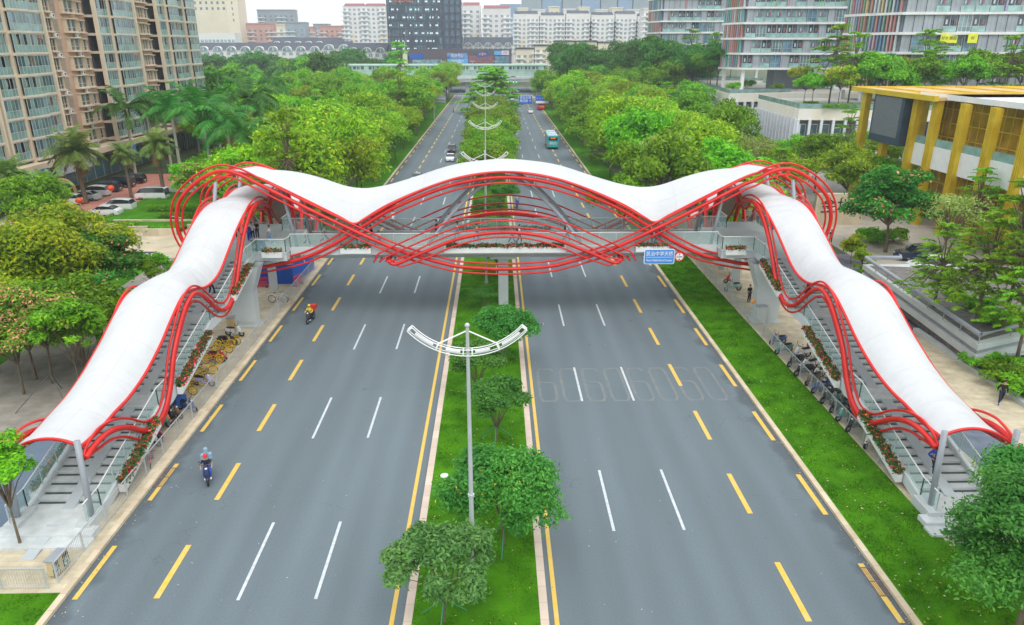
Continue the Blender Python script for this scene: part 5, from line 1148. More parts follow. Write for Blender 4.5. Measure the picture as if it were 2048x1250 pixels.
# arched slate-roofed rows
def arched(lab, p0, p1, Y, top, base, n, seed=1):
    xa, xb = X_(p0, Y), X_(p1, Y); zt = Z_(top, Y); t = thing('arched_terrace', lab, 'building', ((xa+xb)/2, Y, 0)); W = xb-xa
    MB().use(C_wh).box(-W/2, W/2, 0, 14, 0, zt).build('wall', t)
    q = MB().use(C_roof).add([(-W/2, -.4, zt), (W/2, -.4, zt), (W/2, 7, zt+5), (-W/2, 7, zt+5), (W/2, 14, zt), (-W/2, 14, zt)], [(0, 1, 2, 3), (3, 2, 4, 5), (0, 3, 5), (1, 4, 2)]); q.build('roof', t)
    q = MB().use(C_wh); R = W/n*.36
    P = [(R*math.cos(a), -1.0, R*.9*math.sin(a)) for a in [math.pi*i/10 for i in range(11)]]
    Q = [(x*.86, y, z*.86) for x, y, z in P]; V = P+Q+[(x, 3.0, z) for x, y, z in P]
    me = protomesh(MB().use(C_wh).add(V, [(i, i+1, 12+i, 11+i) for i in range(10)]+[(i, 22+i, 23+i, i+1) for i in range(10)]).use(G_teal).add([(x*.86, -.7, z*.86) for x, y, z in P], [tuple(range(11))]).use(M_wpaint).box(-.15, .15, -.85, -.7, 0, R*.75), 'dormer')
    for i in range(n): ref(me, 'arched_dormer', t, (-W/2+W*(i+.5)/n, 0, zt-.6))
    wm = protomesh(win_unit(2.6, 2.0, .2, M_wpaint, G_teal, 2, False), 'window')
    for i in range(n*2):
        for f in (1, 2):
            ref(wm, 'window', t, (-W/2+W*(i+.5)/(n*2), 0, zt-f*3.6))
    return t
arched('long slate-roofed row with white arched dormers above the dark trees', 388, 640, 560, 100, 110, 9); arched('farther slate-roofed row with small arches, behind the first', 540, 690, 640, 88, 96, 7); arched('slate-roofed row with arches left of the dark tower', 690, 772, 500, 102, 125, 3); arched('slate-roofed row with arches right of the dark tower', 926, 1026, 520, 90, 100, 5); arched('slate-roofed row half hidden by the white tower blocks', 640, 700, 560, 97, 106, 2)
# white and cream mid-rises on the right of the centre
xs = [(1027, 1078), (1080, 1130), (1132, 1180), (1182, 1228), (1230, 1272), (1274, 1312)]
for i, (a, c) in enumerate(xs):
    fb('white mid-rise block with slate roof tops, %s from the left in the upper row' % nth(i), a, c, 620, (27, 30, 26, 29, 27, 32)[i], C_wh, roof=C_roof, roofstyle='gable', step=3.3, ww=2.0, wh=1.8, fl_=3.2, gm=G_far, accent=C_yel, cap=90, nfmin=5, depth=14)
for i, (a, c) in enumerate(((1032, 1068), (1070, 1108), (1110, 1150), (1152, 1195), (1197, 1232))):
    fb('cream balcony block with apricot strips, %s from the left in the lower row' % nth(i), a, c, 500, (98, 92, 84, 84, 86)[i], C_cr, roof=C_roof, step=3.2, ww=2.2, wh=1.8, fl_=3.3, gm=G_far, accent=C_yel, cap=60, nfmin=0, depth=12)
for i, (a, c, top) in enumerate(((1000, 1042, 8), (1044, 1082, -20), (1084, 1122, -30), (1124, 1160, -20), (1162, 1198, -30), (1200, 1232, -25), (1234, 1262, -30), (1264, 1312, -40))):
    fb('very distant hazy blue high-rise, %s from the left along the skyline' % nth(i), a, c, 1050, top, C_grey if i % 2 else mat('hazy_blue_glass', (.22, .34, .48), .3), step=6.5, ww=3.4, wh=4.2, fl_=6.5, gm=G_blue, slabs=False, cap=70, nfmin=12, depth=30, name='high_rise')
for i, (a, c, top) in enumerate(((1035, 1056, 17), (1064, 1090, 20), (1098, 1118, 14), (1126, 1150, 19), (1158, 1178, 15), (1190, 1214, 20), (1222, 1244, 16), (1252, 1276, 20))):
    fb('slim pale tower rising behind the white mid-rises, %s from the left' % nth(i), a, c, 760, top, C_wh if i % 2 else C_cr, roof=C_wh, step=3.8, ww=2.2, wh=2.0, fl_=3.8, gm=G_far, cap=60, nfmin=11, depth=16, name='high_rise')
fb('white tower with a domed water tank beside the banded tower', 1286, 1312, 560, 18, C_wh, step=3.6, ww=1.8, wh=1.8, fl_=3.4, gm=G_dark, cap=60, nfmin=6, roof=C_wh)
# --- elevated metro line and road viaduct
VI = thing('viaduct', 'elevated road and green glass metro station crossing the far end of the road', 'viaduct', (0, 384, 0))
V_green = mat('pale_green_cladding', (.42, .62, .50), .6, .06, .1); V_gl = mat('green_station_glass', (.35, .52, .46), .2, .15, .3, island=.2)
xa, xb = X_(640, 384), X_(1100, 384)
MB().use(mat('viaduct_concrete', (.42, .44, .42), .8, .1, .2)).box(-170, 120, -8, 8, 5.2, 6.4).build('road_deck', VI)
q = MB().use(M_conc).box(-170, 120, -8.2, -7.9, 6.4, 7.3); q.box(-170, 120, 7.9, 8.2, 6.4, 7.3); q.build('parapet', VI)
q = MB().use(V_green).box(xa, xb, 10, 22, 6.8, 8.0); q.box(xa, xb, 9.6, 22, 12.4, 13.0); q.build('station_deck', VI)
q = MB().use(V_gl).box(xa, xb, 10.1, 10.2, 8.0, 12.4); q.build('glass_wall', VI)
q = MB().use(V_green)
for x in np.arange(xa, xb, 4): q.box(x-.12, x+.12, 9.9, 10.09, 8.0, 12.4)
q.box(xa, xb, 9.85, 10.05, 10.1, 10.4); q.build('glazing_frame', VI)
q = MB().use(M_dark)
for k, x in enumerate(np.arange(xa+1, xb-1, 2)):
    if k % 9: q.box(x, x+1.4, 10.0, 10.08, 10.5, 12.0)
q.build('station_windows', VI)['kind'] = 'stuff'
for x in (-150, -120, -90, -60, -38, -24, -14, 26, 50, 80, 110):
    pass
PIL = protomesh(MB().use(M_conc).box(-1, 1, -.9, .9, 0, 5.2), 'pier')
for x in (-150, -120, -90, -60, -38, -24, -14, 26, 50, 80, 110):
    for y in (-4, 4, 16): ref(PIL, 'pier', VI, (x, y, 0))
# ------------------------------------------------------------ people
SKIN = mat('skin', (.50, .30, .20), .6, .05); HAIR = mat('black_hair', (.015, .012, .012), .6)
def cloth(n, c): return mat('cloth_'+n, c, .85, .08, 6)
def skinned(verts, edges, radii, m, name, root=0, sub=1, extra=None):
    me = bpy.data.meshes.new(name); me.from_pydata([Vector(v) for v in verts], edges, []); o = bpy.data.objects.new(name, me); COL.objects.link(o)
    o.modifiers.new('s', 'SKIN'); sk = me.skin_vertices[0].data
    for i, r in enumerate(radii): sk[i].radius = (r, r) if not isinstance(r, tuple) else r; sk[i].use_root = (i == root)
    s = o.modifiers.new('d', 'SUBSURF'); s.levels = sub; s.render_levels = sub
    dg = bpy.context.evaluated_depsgraph_get(); out = bpy.data.meshes.new_from_object(o.evaluated_get(dg)); bpy.data.objects.remove(o)
    b = MB().use(m)
    b.add([tuple(v.co) for v in out.vertices], [tuple(p.vertices) for p in out.polygons])
    if extra: extra(b)
    r = b.build(name, smooth=True); me2 = r.data; bpy.data.objects.remove(r); bpy.data.meshes.remove(out); return me2
POSES = {}
def pose(name, pelvis=(0, 0, .93), lean=0.0, kneeL=(-.10, -.05, .5), footL=(-.11, 0, .07), kneeR=(.10, -.05, .5), footR=(.11, 0, .07), elL=(-.27, .03, 1.1), haL=(-.28, -.08, .86), elR=(.27, .03, 1.1), haR=(.28, -.08, .86), headt=(0, -.02)):
    """a figure facing -y, 1.7 m tall"""
    P = Vector(pelvis); d = Vector((0, -math.sin(lean), math.cos(lean)))
    ch = P+d*.38; nk = P+d*.52; hb = P+d*.60+Vector((headt[0], headt[1], 0)); ht = hb+Vector((headt[0]*.3, headt[1]*.3, .17))
    sl = ch+Vector((-.17, 0, .06)); sr = ch+Vector((.17, 0, .06)); hl = P+Vector((-.09, 0, -.04)); hr = P+Vector((.09, 0, -.04))
    V = [P, P+d*.2, ch, nk, hb, ht, sl, Vector(elL), Vector(haL), sr, Vector(elR), Vector(haR), hl, Vector(kneeL), Vector(footL), hr, Vector(kneeR), Vector(footR)]
    E = [(0, 1), (1, 2), (2, 3), (3, 4), (4, 5), (2, 6), (6, 7), (7, 8), (2, 9), (9, 10), (10, 11), (0, 12), (12, 13), (13, 14), (0, 15), (15, 16), (16, 17)]
    Rr = [.125, .115, .13, .05, .085, .085, .055, .042, .028, .055, .042, .028, .085, .058, .038, .085, .058, .038]
    def ex(b):                                # hands with fingers, nose, ears
        for w_, e_, sg_ in ((V[8], V[7], -1), (V[11], V[10], 1)):
            dd = (w_-e_).normalized(); sd = dd.cross(Vector((0, 1, 0))).normalized() if abs(dd.y) < .9 else Vector((1, 0, 0)); pm = w_+dd*.06
            b.tube([w_, pm, pm+dd*.03], [.026, .036, .03], 7)
            for k in range(4):
                s0 = pm+dd*.03+sd*(-.026+.017*k); L = (.06, .072, .068, .052)[k]; cv = dd.cross(sd)*.02
                b.tube([s0, s0+dd*L*.55, s0+dd*L+cv], [.009, .008, .006], 5)
            b.tube([pm, pm+dd*.02+sd*sg_*.04, pm+dd*.05+sd*sg_*.045], [.011, .01, .007], 5)
        c = (hb+ht)/2; b.ell((c.x, c.y-.085, c.z-.01), .013, .02, .022, 6, 5); b.ell((c.x-.083, c.y, c.z), .012, .02, .03, 6, 5); b.ell((c.x+.083, c.y, c.z), .012, .02, .03, 6, 5)
        b.use(HAIR); b.ell((c.x-.03, c.y-.081, c.z+.02), .011, .008, .007, 5, 4); b.ell((c.x+.03, c.y-.081, c.z+.02), .011, .008, .007, 5, 4)
        b.use(mat('lips', (.4, .12, .1), .5)).ell((c.x, c.y-.082, c.z-.055), .022, .008, .008, 6, 4)
    body = skinned(V, E, Rr, SKIN, 'body', 0, 1, ex)
    g = .016
    shirt = skinned([V[0]+Vector((0, 0, -.06)), V[1], V[2], V[3]-d*.05, V[6], V[6].lerp(V[7], .75), V[9], V[9].lerp(V[10], .75)], [(0, 1), (1, 2), (2, 3), (2, 4), (4, 5), (2, 6), (6, 7)], [.135, .133, .148, .07, .075, .058, .075, .058], None, 'shirt', 0, 1)
    long_ = skinned([V[0]+Vector((0, 0, -.06)), V[1], V[2], V[3]-d*.04, V[6], V[7], V[8], V[9], V[10], V[11]], [(0, 1), (1, 2), (2, 3), (2, 4), (4, 5), (5, 6), (2, 7), (7, 8), (8, 9)], [.14, .138, .15, .07, .076, .060, .045, .076, .060, .045], None, 'jacket', 0, 1)
    tr = skinned([V[0], V[12], V[13], V[14]+Vector((0, 0, .03)), V[15], V[16], V[17]+Vector((0, 0, .03))], [(0, 1), (1, 2), (2, 3), (0, 4), (4, 5), (5, 6)], [.135, .10, .076, .06, .10, .076, .06], None, 'trousers', 0, 1)
    sh_ = skinned([V[0], V[12], V[12].lerp(V[13], .9), V[15], V[15].lerp(V[16], .9)], [(0, 1), (1, 2), (0, 3), (3, 4)], [.137, .105, .088, .105, .088], None, 'shorts', 0, 1)
    def shoes():
        b = MB()
        for f in (V[14], V[17]): b.ell((f.x, f.y-.055, f.z-.025), .048, .13, .045, 9, 6)
        o = b.use(M_black).build('s', smooth=True); me = o.data; bpy.data.objects.remove(o); return me
    c = (hb+ht)/2
    b = MB().use(HAIR); b.ell((c.x, c.y+.022, c.z+.045), .098, .098, .095, 12, 8); o = b.build('h', smooth=True); hair = o.data; bpy.data.objects.remove(o)
    b = MB().use(HAIR); b.ell((c.x, c.y+.022, c.z+.045), .10, .10, .095, 12, 8); b.ell((c.x, c.y+.085, c.z-.10), .06, .045, .16, 8, 7); o = b.build('h', smooth=True); hairl = o.data; bpy.data.objects.remove(o)
    b = MB().use(SKIN); b.ell((c.x, c.y+.01, c.z+.055), .125, .135, .105, 12, 8); b.box(c.x-.08, c.x+.08, c.y-.16, c.y-.09, c.z+.02, c.z+.045); o = b.build('h', smooth=True); helmet = o.data; bpy.data.objects.remove(o)
    POSES[name] = dict(body=body, shirt=shirt, jacket=long_, trousers=tr, shorts=sh_, shoes=shoes(), hair=hair, hairl=hairl, helmet=helmet, head=c, chest=ch)
def recol(me, m):
    key = (me.name, m.name)
    if key not in recol.c:
        k = me.copy(); k.materials.clear(); k.materials.append(m); recol.c[key] = k
    return recol.c[key]
recol.c = {}
def person(pz, loc, rz, lab, top, legs, style=('shirt', 'trousers'), hair='hair', shoe=None, group=None, helmet=None, bag=None, s=1.0, topname=None):
    P = POSES[pz]; t = thing('person', lab, 'person', loc, rz, group, s)
    ref(P['body'], 'body', t); ref(recol(P[style[0]], top), topname or style[0], t); ref(recol(P[style[1]], legs), style[1], t)
    ref(recol(P['shoes'], shoe or M_wpaint), 'shoes', t)
    if helmet: ref(recol(P['helmet'], helmet), 'helmet', t)
    ref(P[hair], 'hair', t)
    if bag:
        c = P['chest']; b = MB().use(bag); b.ell((c.x, c.y+.19, c.z-.08), .15, .09, .21, 8, 7); b.build('backpack', t, smooth=True)
    return t
pose('stand', elL=(-.25, .02, 1.1), haL=(-.24, -.12, .90), elR=(.24, .0, 1.08), haR=(.12, -.24, 1.12))
pose('walk', lean=.06, kneeL=(-.09, -.22, .52), footL=(-.10, -.30, .10), kneeR=(.09, .06, .48), footR=(.10, .36, .14), elL=(-.26, .10, 1.1), haL=(-.26, .16, .88), elR=(.26, -.06, 1.1), haR=(.26, -.22, .92))
pose('walk2', lean=.05, kneeR=(.09, -.18, .52), footR=(.10, -.22, .08), kneeL=(-.09, .03, .49), footL=(-.10, .26, .11), elR=(.27, .08, 1.1), haR=(.27, .06, .86), elL=(-.27, -.03, 1.08), haL=(-.22, -.2, 1.0))
pose('stride', lean=.16, kneeL=(-.09, -.30, .52), footL=(-.10, -.46, .12), kneeR=(.09, .08, .46), footR=(.10, .46, .14), elL=(-.26, .14, 1.08), haL=(-.27, .12, .86), elR=(.26, -.08, 1.06), haR=(.2, -.28, 1.0))
pose('down', lean=.04, kneeL=(-.09, -.20, .50), footL=(-.10, -.26, .0), kneeR=(.10, -.06, .52), footR=(.10, .14, .16), elL=(-.38, .06, 1.12), haL=(-.26, -.12, .98), elR=(.36, .02, 1.12), haR=(.20, -.20, 1.0), headt=(0, -.06))
pose('ride', pelvis=(0, 0, .80), lean=.08, kneeL=(-.16, -.42, .74), footL=(-.15, -.42, .34), kneeR=(.16, -.42, .74), footR=(.15, -.42, .34), elL=(-.30, -.12, 1.02), haL=(-.28, -.42, 1.0), elR=(.30, -.12, 1.02), haR=(.28, -.42, 1.0))
def on_stairs(px, py):
    z = 3.0; tab = sorted([(y, zz) for y, zz in fl])
    for _ in range(30): p = gp(px, py, z); z = .6*z+.4*interp(tab, p.y)
    return gp(px, py, z)
cl = dict(blue=cloth('school_blue', (.02, .07, .42)), navy=cloth('navy', (.012, .018, .05)), white=cloth('white', (.70, .72, .75)), black=cloth('black', (.012, .012, .015)), lb=cloth('light_blue', (.16, .38, .65)), pink=cloth('pale_pink', (.7, .45, .48)), yellow=cloth('yellow', (.78, .58, .03)), red=cloth('red', (.7, .03, .03)), grey=cloth('grey', (.25, .26, .28)))
GW = 'pedestrians on the footbridge deck'
def walker(px, py, pz, rz, lab, top, legs, **k):
    p = gp(px, py, DECK); p.y = min(max(p.y, 61.8), 66.4) if abs(p.x) < 18 else p.y; return person(pz, (p.x, p.y, DECK), rz, lab, cl[top], cl[legs], group=GW, **k)
E90 = math.pi/2
walker(500, 484, 'stand', -.4, 'student in blue tracksuit under the left end roof, nearest the pole', 'blue', 'blue', style=('jacket', 'trousers'))
walker(507, 482, 'stand', .5, 'girl in white top standing just behind the blue student at the left end', 'white', 'navy', hair='hairl')
walker(516, 478, 'stand', 0, 'person with dark clothes waiting deep under the left end roof', 'black', 'black')
walker(478, 476, 'walk', 0, 'pedestrian in pale top partly hidden by the red tubes at the left stair head', 'white', 'navy')
walker(541, 488, 'walk', E90, 'girl in white shirt and light blue trousers right of the grey pole', 'white', 'lb', hair='hairl')
walker(615, 492, 'walk', E90, 'student in white and blue top with dark trousers, alone left of the crossing', 'white', 'navy')
walker(650, 487, 'stride', E90, 'striding person in white shirt just left of the left red crossing', 'white', 'navy', bag=cl['grey'])
walker(717, 476, 'walk2', -E90, 'person in dark blue behind the left red crossing', 'navy', 'blue')
walker(744, 488, 'walk', -E90, 'person in brown and black right of the left crossing', 'black', 'grey')
walker(759, 496, 'stride', -E90, 'child in white shirt and blue trousers striding right of the left crossing', 'white', 'blue', s=.85)
walker(874, 477, 'stand', E90, 'tall person all in black by the left foot of the grey arch', 'black', 'black')
walker(915, 480, 'walk2', -E90, 'long-haired woman in white and light blue left of mid span', 'white', 'lb', hair='hairl')
walker(954, 482, 'walk', -E90, 'girl in pink top and blue trousers close to mid span', 'pink', 'blue', s=.92)
walker(1026, 489, 'stride', -E90, 'bent student in blue tracksuit at mid span', 'blue', 'blue', style=('jacket', 'trousers'), s=.9)
walker(1038, 487, 'walk2', E90, 'student in white shirt with navy trousers at mid span, beside the bent one', 'white', 'navy', bag=cl['navy'])
walker(1133, 484, 'walk', E90, 'student with black backpack right of mid span', 'white', 'blue', bag=cl['black'])
walker(1318, 490, 'stride', -E90, 'student in blue tracksuit walking right above the blue name sign', 'blue', 'blue', style=('jacket', 'trousers'))
GS = 'people on the stairs'
for px, py, pz, rz, lab, top, legs, st, bg in ((424, 590, 'down', 2.9, 'student in bright blue jacket on the upper left stairs', 'blue', 'navy', 'jacket', None), (350, 642, 'down', 0, 'person in dark trousers half hidden by red tubes on the left stairs', 'navy', 'black', 'shirt', None),
    (1612, 600, 'down', 3.0, 'student in white with navy backpack on the upper right stairs', 'white', 'navy', 'shirt', 'navy'), (1863, 944, 'down', .1, 'student in blue jacket coming down the foot of the right stairs', 'blue', 'navy', 'jacket', None)):
    p = on_stairs(px, py); person(pz, p, rz, lab, cl[top], cl[legs], style=(st, 'trousers'), group=GS, bag=cl[bg] if bg else None)
p = gp(1497, 604, .12); person('stand', p, .3, 'man in black T-shirt and trousers standing by the right pier', cl['black'], cl['black'], shoe=M_black)
p = gp(1999, 807, .10); person('walk', p, -.5, 'man in black walking on the path at the right edge', cl['black'], cl['navy'], style=('jacket', 'trousers'), shoe=cl['blue'])
p = gp(1660, 487, .11); person('stand', p, 0, 'dark figure standing near the inscribed stone at right', cl['black'], cl['black'])
# ------------------------------------------------------------ vehicles
M_carg = mat('car_glass', (.02, .03, .035), .06, .1, spec=.8); M_chr = mat('alloy', (.5, .5, .52), .3, metal=.7); L_red = mat('tail_lamp', (.55, .02, .02), .3); L_wh = mat('head_lamp', (.75, .78, .8), .15, spec=.8)
PAINT = {}
def paint(n, c, rough=.25): 
    if n not in PAINT:
        m = mat('car_paint_'+n, c, rough, .03, spec=.6); m.node_tree.nodes['Principled BSDF'].inputs['Coat Weight'].default_value = .6; PAINT[n] = m
    return PAINT[n]
CARS = {}
def car_mesh(kindc, col):
    """length along x, front at +x"""
    T = dict(sedan=[(-2.3, .62, .62, .72), (-2.25, .78, .78, .84), (-1.75, .98, 1.0, .88), (-1.05, 1.0, 1.40, .9), (-.2, .97, 1.47, .9), (.45, .96, 1.42, .9), (1.25, .95, .97, .89), (2.0, .82, .83, .84), (2.28, .68, .68, .76), (2.34, .5, .5, .7)],
             suv=[(-2.3, .7, .7, .8), (-2.25, 1.0, 1.05, .88), (-2.0, 1.06, 1.55, .92), (-1.0, 1.05, 1.68, .93), (0, 1.03, 1.70, .93), (.6, 1.02, 1.62, .93), (1.3, 1.02, 1.04, .92), (2.05, .92, .93, .88), (2.32, .75, .75, .8), (2.38, .55, .55, .74)],
             van=[(-2.4, .7, .7, .8), (-2.38, 1.05, 1.7, .88), (-2.2, 1.1, 1.86, .9), (-.8, 1.1, 1.9, .9), (.6, 1.1, 1.9, .9), (1.35, 1.1, 1.78, .9), (2.0, 1.05, 1.08, .88), (2.3, .85, .86, .84), (2.38, .55, .55, .76)])[kindc]
    q = MB(); V = []
    for x, bz, rz_, w in T:
        cabin = rz_ > bz+.25; rw = w*.80 if cabin else w*.97; rmid = rz_ if cabin else bz+.03
        V += [(x, -w*.96, .24), (x, -w, .5), (x, -w*.985, bz), (x, -rw, rz_-.05 if cabin else bz+.012), (x, -rw*.5, rmid), (x, rw*.5, rmid), (x, rw, rz_-.05 if cabin else bz+.012), (x, w*.985, bz), (x, w, .5), (x, w*.96, .24)]
    off = len(q.v); q.v += V; n = 10; pa = paint(*col)
    for i in range(len(T)-1):
        c0 = T[i][2] > T[i][1]+.25; c1 = T[i+1][2] > T[i+1][1]+.25
        for j in range(n):
            jj = (j+1) % n; q.use(pa)
            if j in (2, 6) and (c0 or c1): q.use(M_carg)
            if j in (3, 4, 5) and (c0 != c1): q.use(M_carg)
            if j == 9: q.use(M_black)
            q.f.append((i*n+j, (i+1)*n+j, (i+1)*n+jj, i*n+jj)); q.m.append(q.cur)
    q.use(pa); q.f.append(tuple(range(n))); q.m.append(q.cur); k = (len(T)-1)*n; q.f.append(tuple(k+i for i in reversed(range(n)))); q.m.append(q.cur)
    o = q.build('b', smooth=False); me = o.data; bpy.data.objects.remove(o); bm = bmesh.new(); bm.from_mesh(me); bmesh.ops.recalc_face_normals(bm, faces=bm.faces); bm.to_mesh(me); bm.free(); return me, T
WH = MB().use(M_rub).ring((0, 0, 0), (0, 1, 0), .25, .09, 18, 8); WHEEL = protomesh(WH, 'tyre')
q = MB().use(M_chr); q.cyl((0, -.06, 0), (0, .06, 0), .07, 8); [q.bar((0, 0, 0), (.22*math.cos(a), 0, .22*math.sin(a)), .05, .08, Vector((0, 1, 0))) for a in [i*math.pi*.4 for i in range(5)]]; q.ring((0, 0, 0), (0, 1, 0), .22, .03, 14, 5); q.use(M_dark).cyl((0, -.03, 0), (0, .03, 0), .2, 14); RIM = protomesh(q, 'rim')
def car(kindc, col, x, y, rz, lab, group=None, z=0.0):
    key = (kindc, col[0])
    if key not in CARS: CARS[key] = car_mesh(kindc, col)
    me, T = CARS[key]; t = thing('car', lab, 'car' if kindc != 'van' else 'van', (x, y, z), rz, group); b = ref(me, 'body', t)
    for wx in (-1.4, 1.42):
        for wy in (-.80, .80):
            w = ref(WHEEL, 'tyre', t, (wx, wy, .33)); ref(RIM, 'rim', w, (0, .05 if wy > 0 else -.05, 0))
    for wy in (-.66, .66):
        MB().use(L_red).box(-.03, .03, -.18, .18, -.08, .08).build('tail_lamp', t, loc=(T[1][0]+.02, wy, T[1][1]-.09)); MB().use(L_wh).box(-.05, .05, -.2, .2, -.06, .06).build('headlight', t, loc=(T[-2][0]-.01, wy*.95, T[-2][1]-.06))
        MB().use(PAINT[col[0]]).box(-.08, .08, -.09, .09, -.05, .08).build('mirror', t, loc=(.75, wy*1.5, 1.0))
    MB().use(M_wpaint).box(-.02, .02, -.22, .22, -.07, .07).build('number_plate', t, loc=(T[0][0]-.01, 0, .55))
    MB().use(S_blue).box(-.02, .02, -.22, .22, -.07, .07).build('number_plate', t, loc=(T[-1][0]+.02, 0, .42))
    if kindc != 'van':
        q = MB().use(M_black)
        for sy in (-1, 1): q.box(-.12, -.06, sy*.79-.02 if sy > 0 else -.81, sy*.81 if sy > 0 else -.77, 1.0, 1.38)
        q.build('pillar', t)
    return t
Wt, Nv, Bk, Sv, Tl = ('white', (.72, .74, .75)), ('navy', (.02, .04, .08)), ('black', (.012, .014, .018)), ('silver', (.42, .45, .48)), ('grey_teal', (.16, .26, .30))
D_ = -math.pi/2
p = gp(900, 324); car('sedan', Wt, p.x, p.y+2, D_, 'white car coming towards the bridge in the left carriageway')
p = gp(903, 306); car('suv', Bk, p.x, p.y+2, D_, 'dark car half hidden by leaves right behind the white car, left carriageway')
p = gp(832, 366); car('sedan', Tl, p.x, p.y+2, D_, 'grey teal car roof peeping over the white roof, left carriageway')
for px, py, k, c, lab in ((1061, 226, 'sedan', Wt, 'white car driving away beside the red bus'), (1024, 200, 'sedan', Wt, 'small white car driving away under the trees near the blue gantry sign'), (1036, 184, 'sedan', Sv, 'silver car far away at the crossing'), (1021, 188, 'suv', Nv, 'dark small car far away at the crossing')):
    p = gp(px, py); car(k, c, p.x, p.y, -D_, lab)
car('sedan', Wt, 24, 380.5, math.pi, 'white car driving on the viaduct', None, 6.4); car('sedan', ('red', (.5, .03, .03)), 8.6, 380.5, math.pi, 'red car on the viaduct above the crossing', None, 6.4)
PK = 'cars parked by the blue shops'
for x, y, k, c, lab in ((-65.2, 106.2, 'sedan', Wt, 'white car at the near end of the back parking row'), (-64.6, 109.6, 'suv', Wt, 'second white car of the back parking row'), (-63.6, 112.8, 'sedan', ('mint', (.45, .55, .55)), 'pale mint car in the middle of the back parking row'), (-63.8, 116.2, 'suv', Wt, 'white suv with dark wheels in the back parking row'), (-63.8, 119.8, 'suv', Nv, 'navy suv beside the black van'), (-63.5, 123.6, 'van', Bk, 'black van in the back parking row'), (-63.2, 127.4, 'suv', Bk, 'black suv at the far end of the back parking row'),
    (-55.2, 102.0, 'sedan', Wt, 'white sedan nearest the hedge of the palm garden'), (-55.0, 105.6, 'suv', Wt, 'white hatchback beside the nearest white sedan'), (-53.6, 113.5, 'van', Wt, 'white van under the palms'), (-51.0, 118.5, 'suv', Wt, 'white suv behind the white van')):
    car(k, c, x, y, math.pi, lab, PK, .14)
for x, y, k, c, lab, rz in ((47.2, 77.5, 'suv', Nv, 'dark blue suv in the right car park', math.pi), (46.2, 73.0, 'suv', Wt, 'white car beside the dark blue suv', math.pi), (50.3, 69.6, 'sedan', Wt, 'white sedan behind the feathery tree branches', math.pi+.2), (57, 67, 'suv', Wt, 'white car at the right picture edge under the tree', math.pi+.4), (57.5, 151.5, 'suv', Bk, 'black car parked before the nearest finned podium', -.6)):
    car(k, c, x, y, rz, lab, 'cars parked right of the footbridge' if y < 90 else None, .12)
def bus(x, y, rz, lab, c, txt, roofc, L=10.5):
    t = thing('bus', lab, 'bus', (x, y, 0), rz); w = 1.25; h = 3.05; q = MB().use(c)
    o = q.prism([(L/2, -w+.15), (L/2, w-.15), (L/2-.15, w), (-L/2+.15, w), (-L/2, w-.15), (-L/2, -w+.15), (-L/2+.15, -w), (L/2-.15, -w)], .35, h).build('body', t)
    q = MB().use(roofc).prism([(L/2-.2, -w+.2), (L/2-.2, w-.2), (-L/2+.2, w-.2), (-L/2+.2, -w+.2)], h+.002, h+.16); q.box(-3.6, -1.2, -.8, .8, h+.162, h+.42); q.box(1, 3.2, -.8, .8, h+.162, h+.42); q.build('roof', t)
    q = MB().use(M_carg); q.box(-L/2-.012, -L/2-.003, -w+.2, w-.2, 2.0, 2.75); q.box(L/2+.003, L/2+.012, -w+.15, w-.15, 1.2, 2.8); q.build('windscreen', t)
    for sy in (-1, 1):
        for i in range(6): MB().use(M_carg).box(-.72, .72, -.01, .01, 0, 1.05).build('window', t, loc=(-L/2+1.3+i*1.58, sy*(w+.012), 1.55))
        MB().use(L_red).box(-.02, .02, -.09, .09, -.2, .2).build('tail_lamp', t, loc=(-L/2-.02, sy*1.05, 1.1))
        for wx in (-L/2+2.6, L/2-2.4):
            q = MB().use(M_rub).cyl((wx, sy*(w-.28), .48), (wx, sy*(w+.02), .48), .48, 18).build('tyre', t); MB().use(M_chr).cyl((0, sy*.0, 0), (0, sy*.02, 0), .26, 12).build('rim', q, loc=(wx, sy*(w+.025), .48))
        MB().use(M_black).bar((0, 0, 0), (.25, sy*.3, -.1), .06, .06).build('mirror', t, loc=(L/2, sy*w, 2.5))
    if txt: text_mesh(txt, .62, .02, S_wh, t, 'lettering', (-L/2-.02, 0, 1.35), (math.pi/2, 0, -math.pi/2), 1.7)
    MB().use(mat('led_board', (.35, .03, .01), .5, emis=(1, .15, .02, .6))).box(-.02, 0, -.55, .55, 0, .25).build('route_display', t, loc=(-L/2-.02, 0, 2.42))
    MB().use(M_black).box(-.03, 0, -w+.1, w-.1, 0, .2).build('bumper', t, loc=(-L/2-.01, 0, .36))
p = gp(1105, 299); bus(p.x+.1, p.y+5.2, -D_, 'teal city bus with pale roof driving away in the right carriageway', paint('teal', (.01, .42, .40)), '深圳公交', mat('pale_blue_roof', (.5, .6, .66), .5))
p = gp(1083, 221); bus(p.x, p.y+5.2, -D_, 'red bus driving away, partly under the far gantry sign', paint('bus_red', (.62, .02, .03)), '公交', mat('red_roof', (.5, .05, .05), .5))
